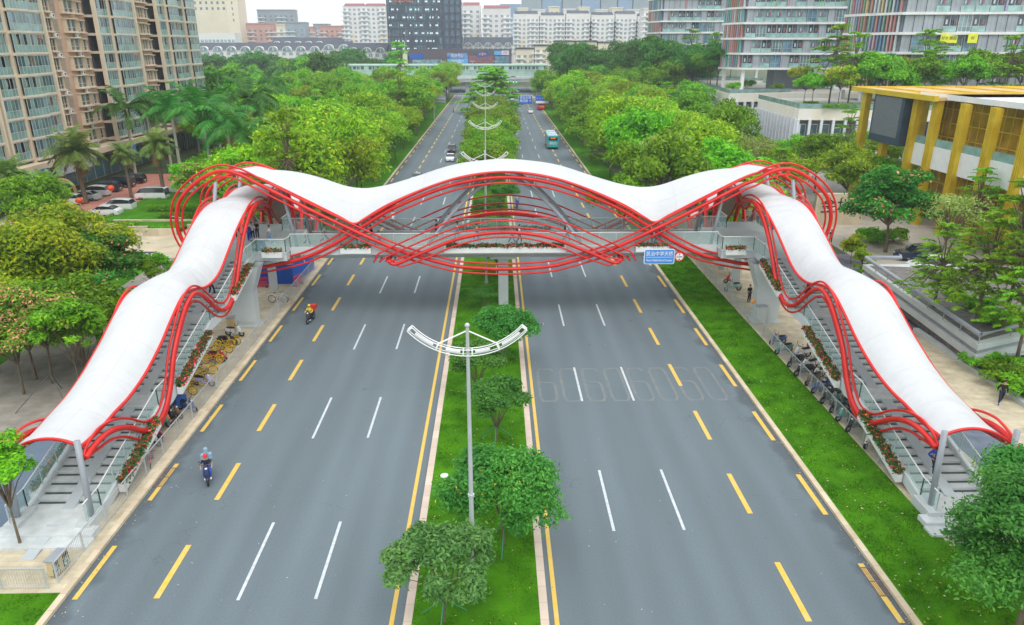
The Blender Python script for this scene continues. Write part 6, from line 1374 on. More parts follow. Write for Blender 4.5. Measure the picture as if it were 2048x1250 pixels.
# two wheelers
def scooter_root(name, lab, col, cat='scooter', box=None, loc=(0, 0, 0), rz=0, group=None, blocky=False, lean=0, col2=None, s=1.0):
    """front at -y"""
    t = thing(name, lab, cat, loc, rz, group, s); c = col; c2 = col2 or M_black
    if lean: t.rotation_euler = (0, lean, rz)
    for y in (-.62, .58):
        w = MB().use(M_rub).ring((0, 0, 0), (1, 0, 0), .20, .055, 16, 7).build('tyre', t, smooth=True, loc=(0, y, .25)); MB().use(M_chr).cyl((-.03, 0, 0), (.03, 0, 0), .12, 10).build('rim', w)
    q = MB().use(c); q.tube(catmull([(0, -.50, .42), (0, -.42, .70), (0, -.34, .92)], 3), [.13, .15, .15, .14, .13, .12, .08], 10); q.ell((0, -.62, .42), .09, .20, .07, 10, 6); q.box(-.15, .15, -.36, .16, .28, .36); q.ell((0, .40, .52), .17, .42, .20, 12, 8); q.build('bodywork', t, smooth=False)
    q = MB().use(M_black); q.ell((0, .30, .74), .15, .40, .07, 12, 7); q.build('seat', t, smooth=True)
    q = MB().use(M_dark); q.tube([(0, -.62, .25), (0, -.45, .62), (0, -.34, .98)], .03, 6); q.tube([(-.30, -.24, 1.04), (-.12, -.34, 1.0), (.12, -.34, 1.0), (.30, -.24, 1.04)], .02, 6); q.tube([(0, .58, .25), (0, .2, .3)], .04, 6); q.build('handlebar', t)
    for sx_ in (-1, 1): MB().use(M_dark).tube([(0, 0, 0), (sx_*.06, 0, .16)], .008, 5).ell((sx_*.07, 0, .2), .05, .01, .04, 6, 5).build('mirror', t, loc=(sx_*.2, -.3, 1.02))
    MB().use(L_wh).ell((0, 0, 0), .07, .04, .06, 8, 6).build('headlight', t, loc=(0, -.47, .86)); MB().use(L_red).box(-.08, .08, -.01, .02, -.03, .03).build('tail_lamp', t, loc=(0, .82, .55))
    if box: q = MB().use(box); q.prism([(-.22, .5), (.22, .5), (.22, .95), (-.22, .95)], .78, 1.18); q.build('top_box', t)
    return t
def bike(name, lab, col, loc, rz, group=None, wheelc=None, lean=.12, basket=True, s=1.0):
    t = thing(name, lab, 'bicycle', loc, rz, group, s); t.rotation_euler = (0, lean, rz)
    for y in (-.52, .52):
        w = MB().use(M_rub).ring((0, 0, 0), (1, 0, 0), .31, .022, 20, 6).build('tyre', t, loc=(0, y, .33)); q = MB().use(wheelc or M_chr); q.ring((0, 0, 0), (1, 0, 0), .27, .014 if not wheelc else .032, 20, 5)
        for i in range(8): q.bar((0, 0, 0), (0, .28*math.cos(i*.785), .28*math.sin(i*.785)), .012 if not wheelc else .05, .012)
        q.build('rim', w)
    q = MB().use(col); q.tube([(0, -.52, .33), (0, -.40, .92)], .02, 6); q.tube([(0, -.42, .78), (0, -.02, .34), (0, .52, .33)], .024, 6); q.tube([(0, -.43, .68), (0, .14, .60)], .022, 6); q.tube([(0, -.02, .34), (0, .20, .80)], .022, 6); q.tube([(0, .14, .60), (0, .52, .33)], .016, 6)
    for y in (-.52, .52): q.tube([(0, y-.3, .52), (0, y-.12, .69), (0, y+.12, .69), (0, y+.30, .52)], .035, 5)
    q.build('frame', t); MB().use(M_black).ell((0, .24, .84), .08, .14, .035, 8, 6).build('saddle', t)
    MB().use(M_black).tube([(-.27, -.26, .98), (-.1, -.40, .97), (.1, -.40, .97), (.27, -.26, .98)], .017, 6).build('handlebar', t)
    if basket:
        q = MB().use(M_dark)
        for z in (.68, .78, .88): q.tube([(-.16, -.46, z), (.16, -.46, z), (.16, -.72, z), (-.16, -.72, z), (-.16, -.46, z)], .01, 4)
        for x in (-.16, 0, .16): q.tube([(x, -.72, .88), (x, -.70, .66), (x, -.46, .66)], .01, 4)
        q.build('basket', t)
    MB().use(M_dark).cyl((-.09, -.02, .34), (.09, -.02, .34), .05, 8).build('pedals', t); return t
# riders on the road
def rider(px, py, rz, labm, labp, col, top, legs, helm, **k):
    p = gp(px, py); scooter_root('scooter', labm, col, 'scooter', loc=(p.x, p.y, 0), rz=rz, **k)
    person('ride', (p.x+.05*math.sin(rz), p.y, 0), rz, labp, cl[top], cl[legs], style=('jacket' if top == 'yellow' else 'shirt', 'trousers'), helmet=helm)
    return p
p = rider(417, 958, .35, 'dark blue scooter on the road at lower left, coming towards the viewer', 'rider with red helmet and navy T-shirt at lower left', mat('navy_plastic', (.02, .03, .10), .35), 'navy', 'blue', cl['red'], s=1.12)
WB = thing('water_bottles', 'pale blue water bottles piled behind the rider with the red helmet', 'bottles', (p.x-.28, p.y+.80, .86), .35)
for i, (a, c) in enumerate(((-.2, 0), (.2, 0), (0, .1))): MB().use(mat('blue_water_bottle', (.30, .48, .62), .15, .1, spec=.8, alpha=.6)).tube([(a, c, .30*(i == 2)), (a, c, .27+.30*(i == 2)), (a, c, .35+.30*(i == 2))], [.13, .13, .05], 10).build('bottle', WB)
rider(622, 643, -.15, 'dark delivery scooter with a red box in the left carriageway', 'rider in yellow jacket and yellow helmet', mat('dark_plastic', (.03, .03, .04), .4), 'yellow', 'navy', cl['yellow'], box=mat('red_box', (.6, .04, .03), .5), s=1.1)
rider(787, 443, 0, 'white fronted scooter coming up behind the bridge', 'rider in white shirt behind the red tubes', mat('white_plastic', (.7, .72, .74), .35), 'white', 'grey', cl['black'], s=1.1)
rider(907, 226, 0, 'maroon scooter far away in the left carriageway', 'rider in dark red far away', mat('maroon_plastic', (.2, .02, .04), .4), 'red', 'navy', cl['black'], s=1.1)
rider(912, 192, 0, 'small scooter near the far zebra crossing', 'distant rider near the far zebra crossing', mat('white_plastic', (.7, .7, .7)), 'lb', 'navy', cl['black'], s=1.1)
p = rider(1034, 416, math.pi, 'scooter with a blue crate driving away beside the central strip', 'rider with yellow helmet driving away beside the central strip', mat('blue_plastic', (.02, .10, .40), .4), 'grey', 'navy', cl['yellow'], box=mat('blue_crate', (.02, .12, .5), .5), s=1.15)
# parked two wheelers, left pavement
YB = 'yellow shared bicycles parked below the left stairs'
cy = mat('shared_bike_yellow', (.92, .58, .0), .45)
for i, (x, y, rz) in enumerate(((-21.7, 54.3, 1.45), (-21.9, 53.5, 1.7), (-21.8, 52.6, 1.55), (-22.0, 51.6, 1.75), (-21.8, 50.6, 1.6), (-21.6, 48.6, 1.8), (-21.9, 47.8, 1.55), (-21.6, 46.6, 1.75), (-21.8, 45.4, 1.5))):
    bike('shared_bicycle', 'yellow shared bicycle below the left stairs, %s from the big pier' % nth(i), cy, (x+.3, y, .13), rz, YB, cy, .1)
x, y = -20.4, 64.3; bike('bicycle', 'black bicycle with white frame alone on the pavement before the blue hoarding', M_wpaint, (x, y, .13), 1.5, None, None, .05, False, 1.15)
bike('bicycle', 'pinkish bicycle leaning on the railing below the lowest left trough', mat('pink_frame', (.6, .2, .3), .4), (-20.0, 36.6, .13), .4, None, None, .1); bike('bicycle', 'grey bicycle at the railing beside the pinkish one', M_steel, (-20.2, 34.6, .13), .2, None, None, .1)
SC = {n: mat('scooter_%s' % n, c, .35, .04) for n, c in dict(white=(.68, .70, .70), mint=(.30, .48, .42), lilac=(.42, .40, .62), black=(.02, .02, .025), cream=(.62, .62, .52), blue=(.03, .10, .32), red=(.6, .03, .03), orange=(.65, .22, .05), teal=(.10, .28, .26), brown=(.18, .12, .08)).items()}
for px, py, rz, c, lab, bx in ((436, 722, 1.3, 'red', 'dark and red scooter among the yellow bicycles', None), (470, 672, 1.4, 'white', 'white scooter at the far end of the yellow bicycles', None), (455, 690, 1.5, 'black', 'black scooter among the upper yellow bicycles', None), (408, 772, 1.4, 'lilac', 'lilac scooter in the lower yellow bicycle row', None), (346, 835, 1.2, 'brown', 'brown scooter with a canopy behind the red tubes', M_dark), (325, 850, 1.3, 'orange', 'orange scooter under the lower left stairs', None), (302, 885, 1.35, 'black', 'black scooter sticking out below the left tube wave', None)):
    p = gp(px, py, .13); scooter_root('scooter', lab, SC[c], loc=(p.x, p.y, .13), rz=rz, group='scooters parked below the left stairs', box=bx)
p = gp(375, 822, .13); t = scooter_root('cargo_tricycle', 'blue cargo tricycle beside the left stair trough', SC['blue'], 'tricycle', loc=(p.x, p.y, .13), rz=1.2); q = MB().use(mat('blue_cargo', (.03, .12, .42), .5)).box(-.45, .45, .35, 1.3, .45, .95); q.build('cargo_box', t)
for px, py, rz, c, lab, bx, sc_ in ((1465, 582, -1.4, 'mint', 'mint green scooter beside the man in black', None, 1.1), (1463, 566, -1.5, 'red', 'red scooter behind the mint green one', None, 1.0), (1555, 688, -1.3, 'blue', 'dark blue moped alone on the right pavement', None, .95), (1613, 716, -1.25, 'white', 'white and blue scooter with red box by the right stair column', SC['red'], 1.1), (1627, 742, -1.1, 'white', 'silver white scooter next in the right row', None, 1.15), (1648, 758, -.9, 'cream', 'pale green and cream scooter under the right stairs', None, 1.1), (1662, 778, -.85, 'lilac', 'lilac scooter in the right row', None, 1.05), (1674, 793, -.8, 'black', 'black scooter between the lilac and the mint one', None, 1.0), (1684, 804, -.9, 'mint', 'mint scooter low in the right row', None, 1.0), (1700, 817, -1.2, 'teal', 'teal motorcycle near the right trough end', None, 1.0), (1715, 836, -.7, 'black', 'black scooter touching the right red tubes', None, 1.0), (1755, 890, -.9, 'cream', 'cream scooter nearest the lowest right trough', None, 1.1)):
    p = gp(px, py, .12); scooter_root('scooter', lab, SC[c], loc=(p.x-(.45 if py > 700 else 0), p.y, .12), rz=rz, group='scooters parked below the right stairs', box=bx, s=sc_, lean=.06)
p = gp(1320, 622); t = thing('manhole_cover', 'round iron manhole cover flush in the right carriageway close to the bridge', 'manhole', (p.x, p.y, .002)); MB().use(M_asph).cyl((0, 0, 0), (0, 0, .003), .48, 20).build('collar', t); MB().use(mat('worn_iron', (.09, .10, .11), .6, .3, 8)).cyl((0, 0, .003), (0, 0, .009), .34, 20).build('cover', t)
for i, (x, y, rz, c) in enumerate(((22.35, 51.6, -1.2, 'teal'), (22.4, 49.3, -1.1, 'black'), (22.35, 47.6, -1.3, 'black'), (22.4, 46.2, -1.0, 'brown'), (22.45, 44.9, -1.2, 'blue'), (22.4, 43.4, -1.15, 'black'), (22.4, 42.2, -1.0, 'black'), (22.4, 40.9, -1.25, 'teal'), (22.35, 39.6, -1.1, 'black'))):
    scooter_root('scooter', 'dark scooter squeezed into the row under the right front stairs, %s from the pier' % nth(i), SC[c], loc=(x, y, .12), rz=rz, group='scooters parked below the right stairs', lean=.06, s=1.05)
for i, (x, y, rz, c) in enumerate(((-21.2, 41.6, 1.3, 'black'), (-21.3, 40.9, 1.4, 'teal'), (-21.2, 39.6, 1.2, 'red'), (-21.0, 38.6, 1.4, 'white'))):
    scooter_root('scooter', 'scooter tucked under the lower left stairs, %s from the blue tricycle' % nth(i), SC[c], loc=(x, y, .13), rz=rz, group='scooters parked below the left stairs')
# ------------------------------------------------------------ street lamps
def lamp(y, x, lab, h=13.1, g='bow shaped street lamps of the central strip'):
    t = thing('street_lamp', lab, 'street lamp', (x, y, .12), 0, g); q = MB().use(M_lsteel)
    q.tube([(0, 0, 0), (0, 0, h*.35), (0, 0, h)], [.13, .10, .065], 10).ell((0, 0, h+.06), .1, .1, .1, 8, 6); q.box(-.16, .16, -.16, .16, 0, .25); q.tube([(0, 0, 5.3), (0, 0, 5.4)], .14, 10); q.build('pole', t, smooth=False)
    q = MB().use(M_wpaint); R = 2.95; cz = h-1.15+R
    arc = lambda r, a: (r*math.sin(a), 0, cz-r*math.cos(a)); am = .86
    for r in (R, R-.24):
        for yy in (-.10, .10): q.tube([(arc(r, a)[0], yy, arc(r, a)[2]) for a in [am*(i/12-1) for i in range(25)]], .022, 5)
    for a in (-am, -.42, -.06, .06, .42, am):
        for yy in (-.10, .10): q.bar((arc(R, a)[0], yy, arc(R, a)[2]), (arc(R-.24, a)[0], yy, arc(R-.24, a)[2]), .05, .05)
        q.bar((arc(R-.12, a)[0], -.13, arc(R-.12, a)[2]), (arc(R-.12, a)[0], .13, arc(R-.12, a)[2]), .04, .04)
    for s in (-1, 1): q.tube([(0, 0, h-.15), arc(R-.24, s*.42)], .03, 5)
    q.build('bow', t)
    for s in (-1, 1):
        for a0, a1 in ((.10, .30), (.48, .76)):
            q = MB().use(M_wpaint); L = [arc(R-.12, s*(a0+(a1-a0)*i/4)) for i in range(5)]
            for p_, r_ in zip(L, L[1:]): q.bar(p_, r_, .11, .06)
            q.build('lamp_head', t)
    return t
for i, (y, x) in enumerate(((25.3, -1.12), (69.6, -1.05), (99.5, -1.4), (132, -1.8), (166, -2.2), (201, -2.7))):
    lamp(y, x, h=12.75 if i == 0 else 13.1, lab=('nearest bow shaped white street lamp in the central strip', 'bow lamp right behind the bridge roof', 'bow lamp third from the viewer over the dense trees', 'bow lamp fourth from the viewer', 'bow lamp fifth from the viewer', 'farthest bow lamp before the tall tiered tree')[i])
def slim_lamp(px, Y, h, lab, z0=7.3):
    x = X_(px, Y, 130); t = thing('street_lamp', lab, 'street lamp', (x, Y, z0), 0, 'slim street lamps on the viaduct'); MB().use(M_lsteel).tube([(0, 0, 0), (0, 0, h)], [.16, .09], 6).build('pole', t); MB().use(M_wpaint).box(-1.3, 1.3, -.12, .12, h-.05, h+.08).build('lamp_head', t)
for i, px in enumerate((641, 664, 837, 886, 945, 991, 1061, 1130, 1146)): slim_lamp(px, 375.8, 8.5, 'slim pale lamp on the viaduct, %s from the left' % nth(i), 6.4)
tm = thing('telecom_mast', 'white mast with a pale box before the dark tower', 'mast', (X_(812, 365, 150), 365, 0)); MB().use(M_lsteel).tube([(0, 0, 0), (0, 0, 24)], [.3, .2], 8).build('pole', tm); MB().use(mat('pale_box', (.66, .68, .5), .6)).box(-1.0, 1.0, -1, 1, 11, 20).build('equipment_box', tm)
# ------------------------------------------------------------ railings
def railing(lab, pts, group, h=1.1, post=2.0, z=.13, dens=.115, thin=M_lsteel):
    t = thing('railing', lab, 'railing', (pts[0][0], pts[0][1], z), 0, group); o = Vector((pts[0][0], pts[0][1], 0))
    for a, c in zip(pts, pts[1:]):
        a = Vector((*a, 0))-o; c = Vector((*c, 0))-o; L = (c-a).length; n = max(1, round(L/post)); d = (c-a)/n
        for i in range(n+1 if c is not None else n): MB().use(thin).bar((0, 0, 0), (0, 0, h+.02), .06, .06).build('post', t, loc=a+d*i)
        for i in range(n):
            q = MB().use(thin); p = d*.03; r = d*.97; q.bar(p+Vector((0, 0, h)), r+Vector((0, 0, h)), .05, .04); q.bar(p+Vector((0, 0, .12)), r+Vector((0, 0, .12)), .03, .03)
            m = int(d.length/dens)
            for k in range(1, m): x = d*(k/m); q.bar(x+Vector((0, 0, .14)), x+Vector((0, 0, h-.02)), .014, .014)
            q.build('panel', t, loc=a+d*i)
RG = 'pale steel railings of the pavements'
railing('short railing at the bottom left corner above the grass', [(-32, 26.35), (-20.0, 26.35)], RG); railing('pale railing along the left kerb from the stair foot to the blue hoarding', [(-19.75, 26.7), (-19.55, 74.7)], RG, post=2.2); railing('pale railing between the long lawn and the right pavement', [(21.95, 33.9), (21.85, 76)], RG, post=1.9)
# ------------------------------------------------------------ signs and boxes
NS = thing('name_sign', 'light blue bridge name sign with white Chinese and English lettering', 'sign', (14.1, 60.35, 5.52))
def rrect(w, h, r, n=5): return [(sx_*(w/2-r)+r*math.cos(a), sz_*(h/2-r)+r*math.sin(a)) for sx_, sz_, a0 in ((1, 1, 0), (-1, 1, 90), (-1, -1, 180), (1, -1, 270)) for a in [rad(a0+90*i/n) for i in range(n+1)]]
Rx = Matrix.Rotation(math.pi/2, 4, 'X')
MB().use(S_wh).prism(rrect(2.66, 1.34, .16), 0, .05, Rx).build('border', NS, loc=(0, 0, 0)); MB().use(mat('sign_light_blue', (.05, .27, .72), .5, .03)).prism(rrect(2.54, 1.22, .13), .05, .07, Rx).build('panel', NS)
text_mesh('民治中学天桥', .44, .02, S_wh, NS, 'lettering', (0, -.085, .24), (math.pi/2, 0, 0), 2.3); MB().use(S_wh).box(-1.15, 1.15, -.08, -.071, -.06, -.03).build('rule_line', NS); text_mesh('Minzhi Middle School Overpass', .26, .02, S_wh, NS, 'lettering', (0, -.085, -.33), (math.pi/2, 0, 0), 2.25)
q = MB().use(M_steel).box(-.9, -.8, .02, .5, -.3, .3); q.box(.8, .9, .02, .5, -.3, .3); q.build('bracket', NS)
HS = thing('clearance_sign', 'round white height limit sign with red ring reading 5.0m, right of the name sign', 'sign', (15.85, 60.35, 5.5))
MB().use(mat('sign_red', (.7, .02, .02), .5)).cyl((0, .03, 0), (0, -.02, 0), .42, 28).build('ring', HS); MB().use(S_wh).cyl((0, -.02, 0), (0, -.03, 0), .33, 28).build('panel', HS); text_mesh('5.0m', .26, .02, M_black, HS, 'lettering', (0, -.045, 0), (math.pi/2, 0, 0), .5)
q = MB().use(M_black).add([(-.1, -.04, .28), (.1, -.04, .28), (0, -.04, .16)], [(0, 2, 1)]); q.add([(-.1, -.04, -.28), (.1, -.04, -.28), (0, -.04, -.16)], [(0, 1, 2)]); q.build('arrow', HS); MB().use(M_steel).box(-.05, .05, .03, .5, -.2, .2).build('bracket', HS)
# gantry signs up the road
for px0, px1, r0, r1, nm, tx in ((1038, 1064, 192, 208, 'blue direction sign with white lettering hanging over the right carriageway', '民治大道\n梅龙路 →'), (1071, 1098, 192, 207, 'blue lane sign with a white lower edge right of the direction sign', '↑ ↑ ↑ ↑ ↑')):
    Y = 250; x0, x1, z1, z0 = X_(px0, Y, 200), X_(px1, Y, 200), Z_(r0, Y), Z_(r1, Y); t = thing('gantry_sign', nm, 'road sign', ((x0+x1)/2, Y, (z0+z1)/2)); w, h = x1-x0, z1-z0
    MB().use(mat('road_sign_blue', (.02, .14, .58), .5, .05)).box(-w/2, w/2, 0, .15, -h/2, h/2).build('panel', t); text_mesh(tx, 1.0 if '\n' in tx else .9, .02, S_wh, t, 'lettering', (0, -.03, .2), (math.pi/2, 0, 0), w*.85)
    if '↑' in tx: MB().use(S_wh).box(-w/2+.1, w/2-.1, -.02, -.004, -h/2+.05, -h/2+.8).build('white_strip', t)
t = thing('gantry', 'pale steel gantry pole carrying the blue signs at the right kerb', 'gantry', (20.5, 250.4, 0)); MB().use(M_lsteel).tube([(0, 0, 0), (0, 0, 7.5)], .22, 8).build('pole', t); MB().use(M_lsteel).tube([(0, 0, 6.2), (-13, 0, 6.2)], .14, 8).build('arm', t)
t = thing('gantry_sign', 'back of a pale gantry sign over the left kerb', 'road sign', (-19.6, 240, 0)); MB().use(M_lsteel).tube([(0, 0, 0), (0, 0, 7)], .2, 8).build('pole', t); MB().use(M_lsteel).tube([(0, 0, 6.4), (3.6, 0, 6.4)], .12, 8).build('arm', t); MB().use(M_steel).box(.3, 3.8, .1, .25, 5.3, 7.4).build('panel', t)
for i, px in enumerate((1016, 1027, 1033)):
    t = thing('traffic_light', 'green traffic light under the viaduct, %s from the left' % nth(i), 'traffic light', (X_(px, 366, 156), 366, 5.9), 0, 'traffic lights under the viaduct'); MB().use(M_black).box(-.3, .3, 0, .3, -.5, .5).build('housing', t); MB().use(mat('green_signal', (0, .5, .2), .4, emis=(.05, 1, .4, 2.5))).cyl((0, -.01, -.2), (0, 0, -.2), .25, 12).build('lens', t)
t = thing('signal_arm', 'grey mast arm that carries the green traffic lights', 'mast arm', (20, 366.4, 0)); MB().use(M_steel).tube([(0, 0, 0), (0, 0, 6.2), (-17, 0, 6.3)], .14, 8).build('arm', t)
# blue hoarding and red barriers under the left end
HB = thing('site_hoarding', 'blue corrugated hoarding under the left end of the bridge', 'hoarding', (-22.6, 70.0, .13)); mb_ = mat('blue_corrugated', (.01, .12, .55), .5, .06)
q = MB().use(mb_)
for i in range(22): q.box(-2.1+i*.19, -2.1+i*.19+.10, -.05, 0, 0, 2.0); q.box(-2.1+i*.19+.1, -2.1+i*.19+.19, 0, .03, 0, 2.0)
q.build('front_panel', HB); q = MB().use(mb_)
for i in range(10): q.bar((2.1, 0, .1+i*.2), (3.0, 5.2, .1+i*.2), .05, .2)
q.build('side_panel', HB)
MB().use(mb_).box(-2.1, -2.0, .03, 4, 0, 2).build('side_panel', HB)
for x, y, rz, lab, cm in ((-23.4, 69.0, .1, 'red plastic barrier before the blue hoarding', mat('barrier_red', (.62, .02, .07), .5)), (-19.95, 69.6, 1.3, 'pink red barrier at the right corner of the blue hoarding', MATS.get('barrier_pink') or mat('barrier_pink', (.72, .05, .25), .5))):
    t = thing('plastic_barrier', lab, 'barrier', (x, y, .13), rz); q = MB().use(cm); [q.box(-.6+i*.24, -.5+i*.24, -.06, .06, .1, .95) for i in range(6)]; q.box(-.62, .72, -.07, .07, .9, 1.02); q.box(-.62, .72, -.07, .07, .08, .2); q.box(-.62, .72, -.07, .07, .5, .6); q.build('frame', t); MB().use(M_rub).box(-.55, -.35, -.25, .25, 0, .09).build('foot', t); MB().use(M_rub).box(.45, .65, -.25, .25, 0, .09).build('foot', t)
q = MB().use(M_lsteel)                     # scaffold under the right end
for x in (0, 1.5, 3.0):
    for y in (0, 1.2): q.cyl((x, y, 0), (x, y, 3.6), .03, 6)
for z in (1.2, 2.4, 3.5):
    for y in (0, 1.2): q.cyl((0, y, z), (3, y, z), .025, 5)
    for x in (0, 1.5, 3.0): q.cyl((x, 0, z), (x, 1.2, z), .025, 5)
for z in (0, 1.2, 2.4): q.cyl((0, 0, z), (1.5, 0, z+1.2), .02, 5); q.cyl((1.5, 0, z+1.2), (3, 0, z), .02, 5)
t = thing('scaffold', 'light tube scaffold under the right end of the deck', 'scaffold', (22.4, 71.5, .12)); q.build('frame', t); MB().use(M_step).box(0, 3, 0, 1.2, 1.22, 1.27).build('platform', t)
def cabinet(name, lab, cat, loc, rz, w, d, h, body, parts):
    t = thing(name, lab, cat, loc, rz); MB().use(body).box(-w/2, w/2, -d/2, d/2, .06, h).build('body', t); MB().use(M_steel).box(-w/2-.06, w/2+.06, -d/2-.06, d/2+.06, h, h+.07).build('lid', t); MB().use(M_dark).box(-w/2+.03, w/2-.03, -d/2+.03, d/2-.03, 0, .06).build('base', t)
    for x, m, tx in parts:
        p_ = MB().use(m).box(-.2, .2, -d/2-.02, -d/2-.003, .15, h*.62).build('door', t, loc=(x, 0, 0))
        if tx: text_mesh(tx, .34, .01, S_wh, p_, 'emblem', (0, -d/2-.03, h*.38), (math.pi/2, 0, 0))
        MB().use(M_black).box(-.17, .17, -d/2-.015, -d/2-.003, h*.7, h*.9).build('slot', t, loc=(x, 0, 0))
G_bin = mat('bin_green', (.02, .16, .13), .5); B_bin = mat('bin_blue', (.02, .10, .32), .5)
cabinet('litter_bin', 'grey roofed twin litter bin with green recycling doors at the railing corner', 'bin', (-20.15, 27.5, .13), 1.45, .85, .36, .86, mat('bin_tan', (.55, .45, .25), .6), ((-.33, G_bin, '♻'), (.33, G_bin, '♻')))
for px, m, lab in ((511, G_bin, 'green bin with white triangle at the left corner of the deck'), (525, B_bin, 'blue bin with white triangle at the left corner of the deck')):
    p = py_(px, 500, 60.9); cabinet('wheelie_bin', lab, 'bin', (p.x, 60.9, DECK), 0, .5, .5, .95, m, ((0, m, '♲'),))
cabinet('utility_cabinet', 'open tan utility cabinet at the foot of the big left pier', 'cabinet', (-22.2, 57.0, .13), .2, .6, .5, 1.3, mat('tan_cabinet', (.52, .38, .18), .6), ())
cabinet('utility_cabinet', 'white cabinet on the side of the right pier', 'cabinet', (22.7, 58.0, .12), .1, .8, .4, 1.6, M_conc, ())
OB = MB().use(mat('orange_bag', (.85, .30, .02), .7)).ell((0, 0, 0), .14, .12, .25, 8, 7).build('hanging_bag', loc=(22.0, 58.15, 2.1)); tag(OB, 'small orange bag hanging on the left edge of the right pier', 'bag')
# ------------------------------------------------------------ left garden and plaza
def hedge(name, lab, x0, x1, y0, y1, z, h, n, m='green', cat='hedge', leaf=.12, seed=1):
    r = np.random.RandomState(seed); P = np.c_[r.uniform(x0, x1, n), r.uniform(y0, y1, n), z+h*r.uniform(.2, 1.05, n)]
    me = fast_mesh(name, orient_quads(P, r.randn(n, 3)*.8+[0, 0, 1], leaf*r.uniform(.6, 1.3, n), r), np.arange(4*n).reshape(n, 4), [LM[m]]); o = bpy.data.objects.new(name, me); COL.objects.link(o); return tag(o, lab, cat)
sheet('west_car_park', rect(-66.8, -51.2, 98, 137), .13, mat('red_pavers', (.50, .20, .15), .85, .15, .7, bump=.2), -.2)
sheet('west_car_bays', rect(-68.4, -66.8, 98, 137), .12, M_gpave, -.2)
GWm = MB().use(M_tiles)
for x0, x1, y0, y1, h in ((-51.2, -37.5, 96.2, 96.6, .75), (-54.5, -49.4, 93.2, 93.6, .95), (-49.4, -44.6, 91.6, 92.0, .95), (-44.6, -40.4, 90.2, 90.6, .95), (-40.4, -33, 93.6, 94.0, .7)): GWm.box(x0, x1, y0, y1, 0, h)
t = tag(GWm.build('garden_wall'), 'low stepped beige garden wall in front of the left palm beds', 'wall')
lawn('garden_bed', -54.4, -33, 96.6, 128, .35, 1.0); lawn('garden_bed_low', -49.4, -40.4, 92.0, 96.2, .55, 1.0)
for i, (x0, x1, y0, y1, z, n) in enumerate(((-54.4, -49.6, 93.6, 95.4, .1, 3200), (-48.8, -46.4, 92.1, 93.6, .5, 1600), (-44.4, -40.6, 90.7, 92.8, .1, 2400), (-46, -36, 97.5, 99, .4, 4500), (-50, -37, 103, 104.4, .4, 4500))):
    hedge('clipped_hedge', 'clipped bright green hedge in the left garden, %s from the steps' % nth(i), x0, x1, y0, y1, z, .75, n, seed=i)
st = thing('garden_steps', 'grey granite steps going down from the parking to the plaza', 'steps', (-50.5, 86.5, 0))
for i in range(6): MB().use(M_step).box(-8, 4.8-i*.2, i*.95-2, (i+1)*.95-2+.01*i, 0, .16*(i+1)).build('step', st)
q = MB().use(M_riser_shade); [q.box(-7.8, 4.5-i*.2, i*.95-2-.02, i*.95-2+.22, .16*(i+1)+.001, .16*(i+1)+.012) for i in range(6)]; q.build('riser_shade_strips', st)
t = thing('banner_fence', 'low green wire fence with grey and red banners by the garden steps', 'fence', (-52, 83.6, .1)); q = MB().use(mat('green_wire', (.15, .4, .2), .6))
for x in np.arange(0, 6.1, 1.2): q.cyl((x, 0, 0), (x, 0, 1.5), .03, 5)
for z in (.3, .6, .9, 1.2, 1.5): q.cyl((0, 0, z), (6, 0, z), .012, 4)
q.build('wire_frame', t)
for x in (.2, 1.9, 3.6, 5.3): MB().use(mat('banner_grey', (.4, .42, .45), .7)).box(0, 1.3, -.06, -.04, .1, 1.0).build('banner', t, loc=(x, -.6, 0)); MB().use(cl['red']).box(.35, .9, -.08, -.061, .2, .9).build('red_panel', t, loc=(x, -.6, 0))
for i, (x, y, rz, R) in enumerate(((-67, 113, .3, 1.9), (-58.6, 94.5, 1.1, 2.6))):
    t = thing('ring_sculpture', ('smaller', 'larger')[i]+' golden ring arch standing by the golden tree', 'sculpture', (x, y, 0), rz); q = MB().use(mat('golden_ring', (.75, .42, .12), .45, .08))
    P = [(R*math.cos(a), R*math.sin(a)+R*.8) for a in [math.pi*2*k/28 for k in range(29)]]
    for (a, b_), (c, d) in zip(P, P[1:]): q.add([(a, -.5, b_), (c, -.5, d), (c, .5, d), (a, .5, b_), (a*.88, -.5, (b_-R*.8)*.88+R*.8), (c*.88, -.5, (d-R*.8)*.88+R*.8), (c*.88, .5, (d-R*.8)*.88+R*.8), (a*.88, .5, (b_-R*.8)*.88+R*.8)], [(0, 1, 2, 3), (7, 6, 5, 4), (0, 4, 5, 1), (3, 2, 6, 7)])
    q.build('ring', t)
for i, (px, py) in enumerate(((166, 425), (228, 397))):
    p = gp(px, py+12, .13); t = thing('lantern_post', ('nearer', 'farther')[i]+' round red lantern on a thin post at the red parking surface', 'lantern', (p.x, p.y, .13)); MB().use(M_steel).cyl((0, 0, 0), (0, 0, 2.2), .04, 6).build('post', t); MB().use(mat('lantern_red', (.8, .08, .02), .5)).ell((0, 0, 2.5), .5, .5, .42, 12, 8).build('lantern', t)
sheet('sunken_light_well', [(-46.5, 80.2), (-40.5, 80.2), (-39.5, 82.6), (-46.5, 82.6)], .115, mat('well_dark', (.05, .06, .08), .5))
t = thing('plaza_parapet', 'low grey parapet beside the dark well on the pale plaza', 'parapet', (-43, 80, .1)); MB().use(M_conc).box(-4, 3.6, -.2, .1, 0, .5).build('wall', t)
q = MB().use(M_dark).tube([(-28.4, 43.4, .1), (-30.0, 44.9, 1.9)], .03, 5).tube([(-31.6, 42.9, .1), (-30.2, 44.9, 1.9)], .03, 5).tube([(-30.6, 46.6, .1), (-30.1, 45.0, 1.9)], .03, 5); tag(q.build('tree_stake'), 'dark metal props of the seed pod tree on the grey path', 'stakes')
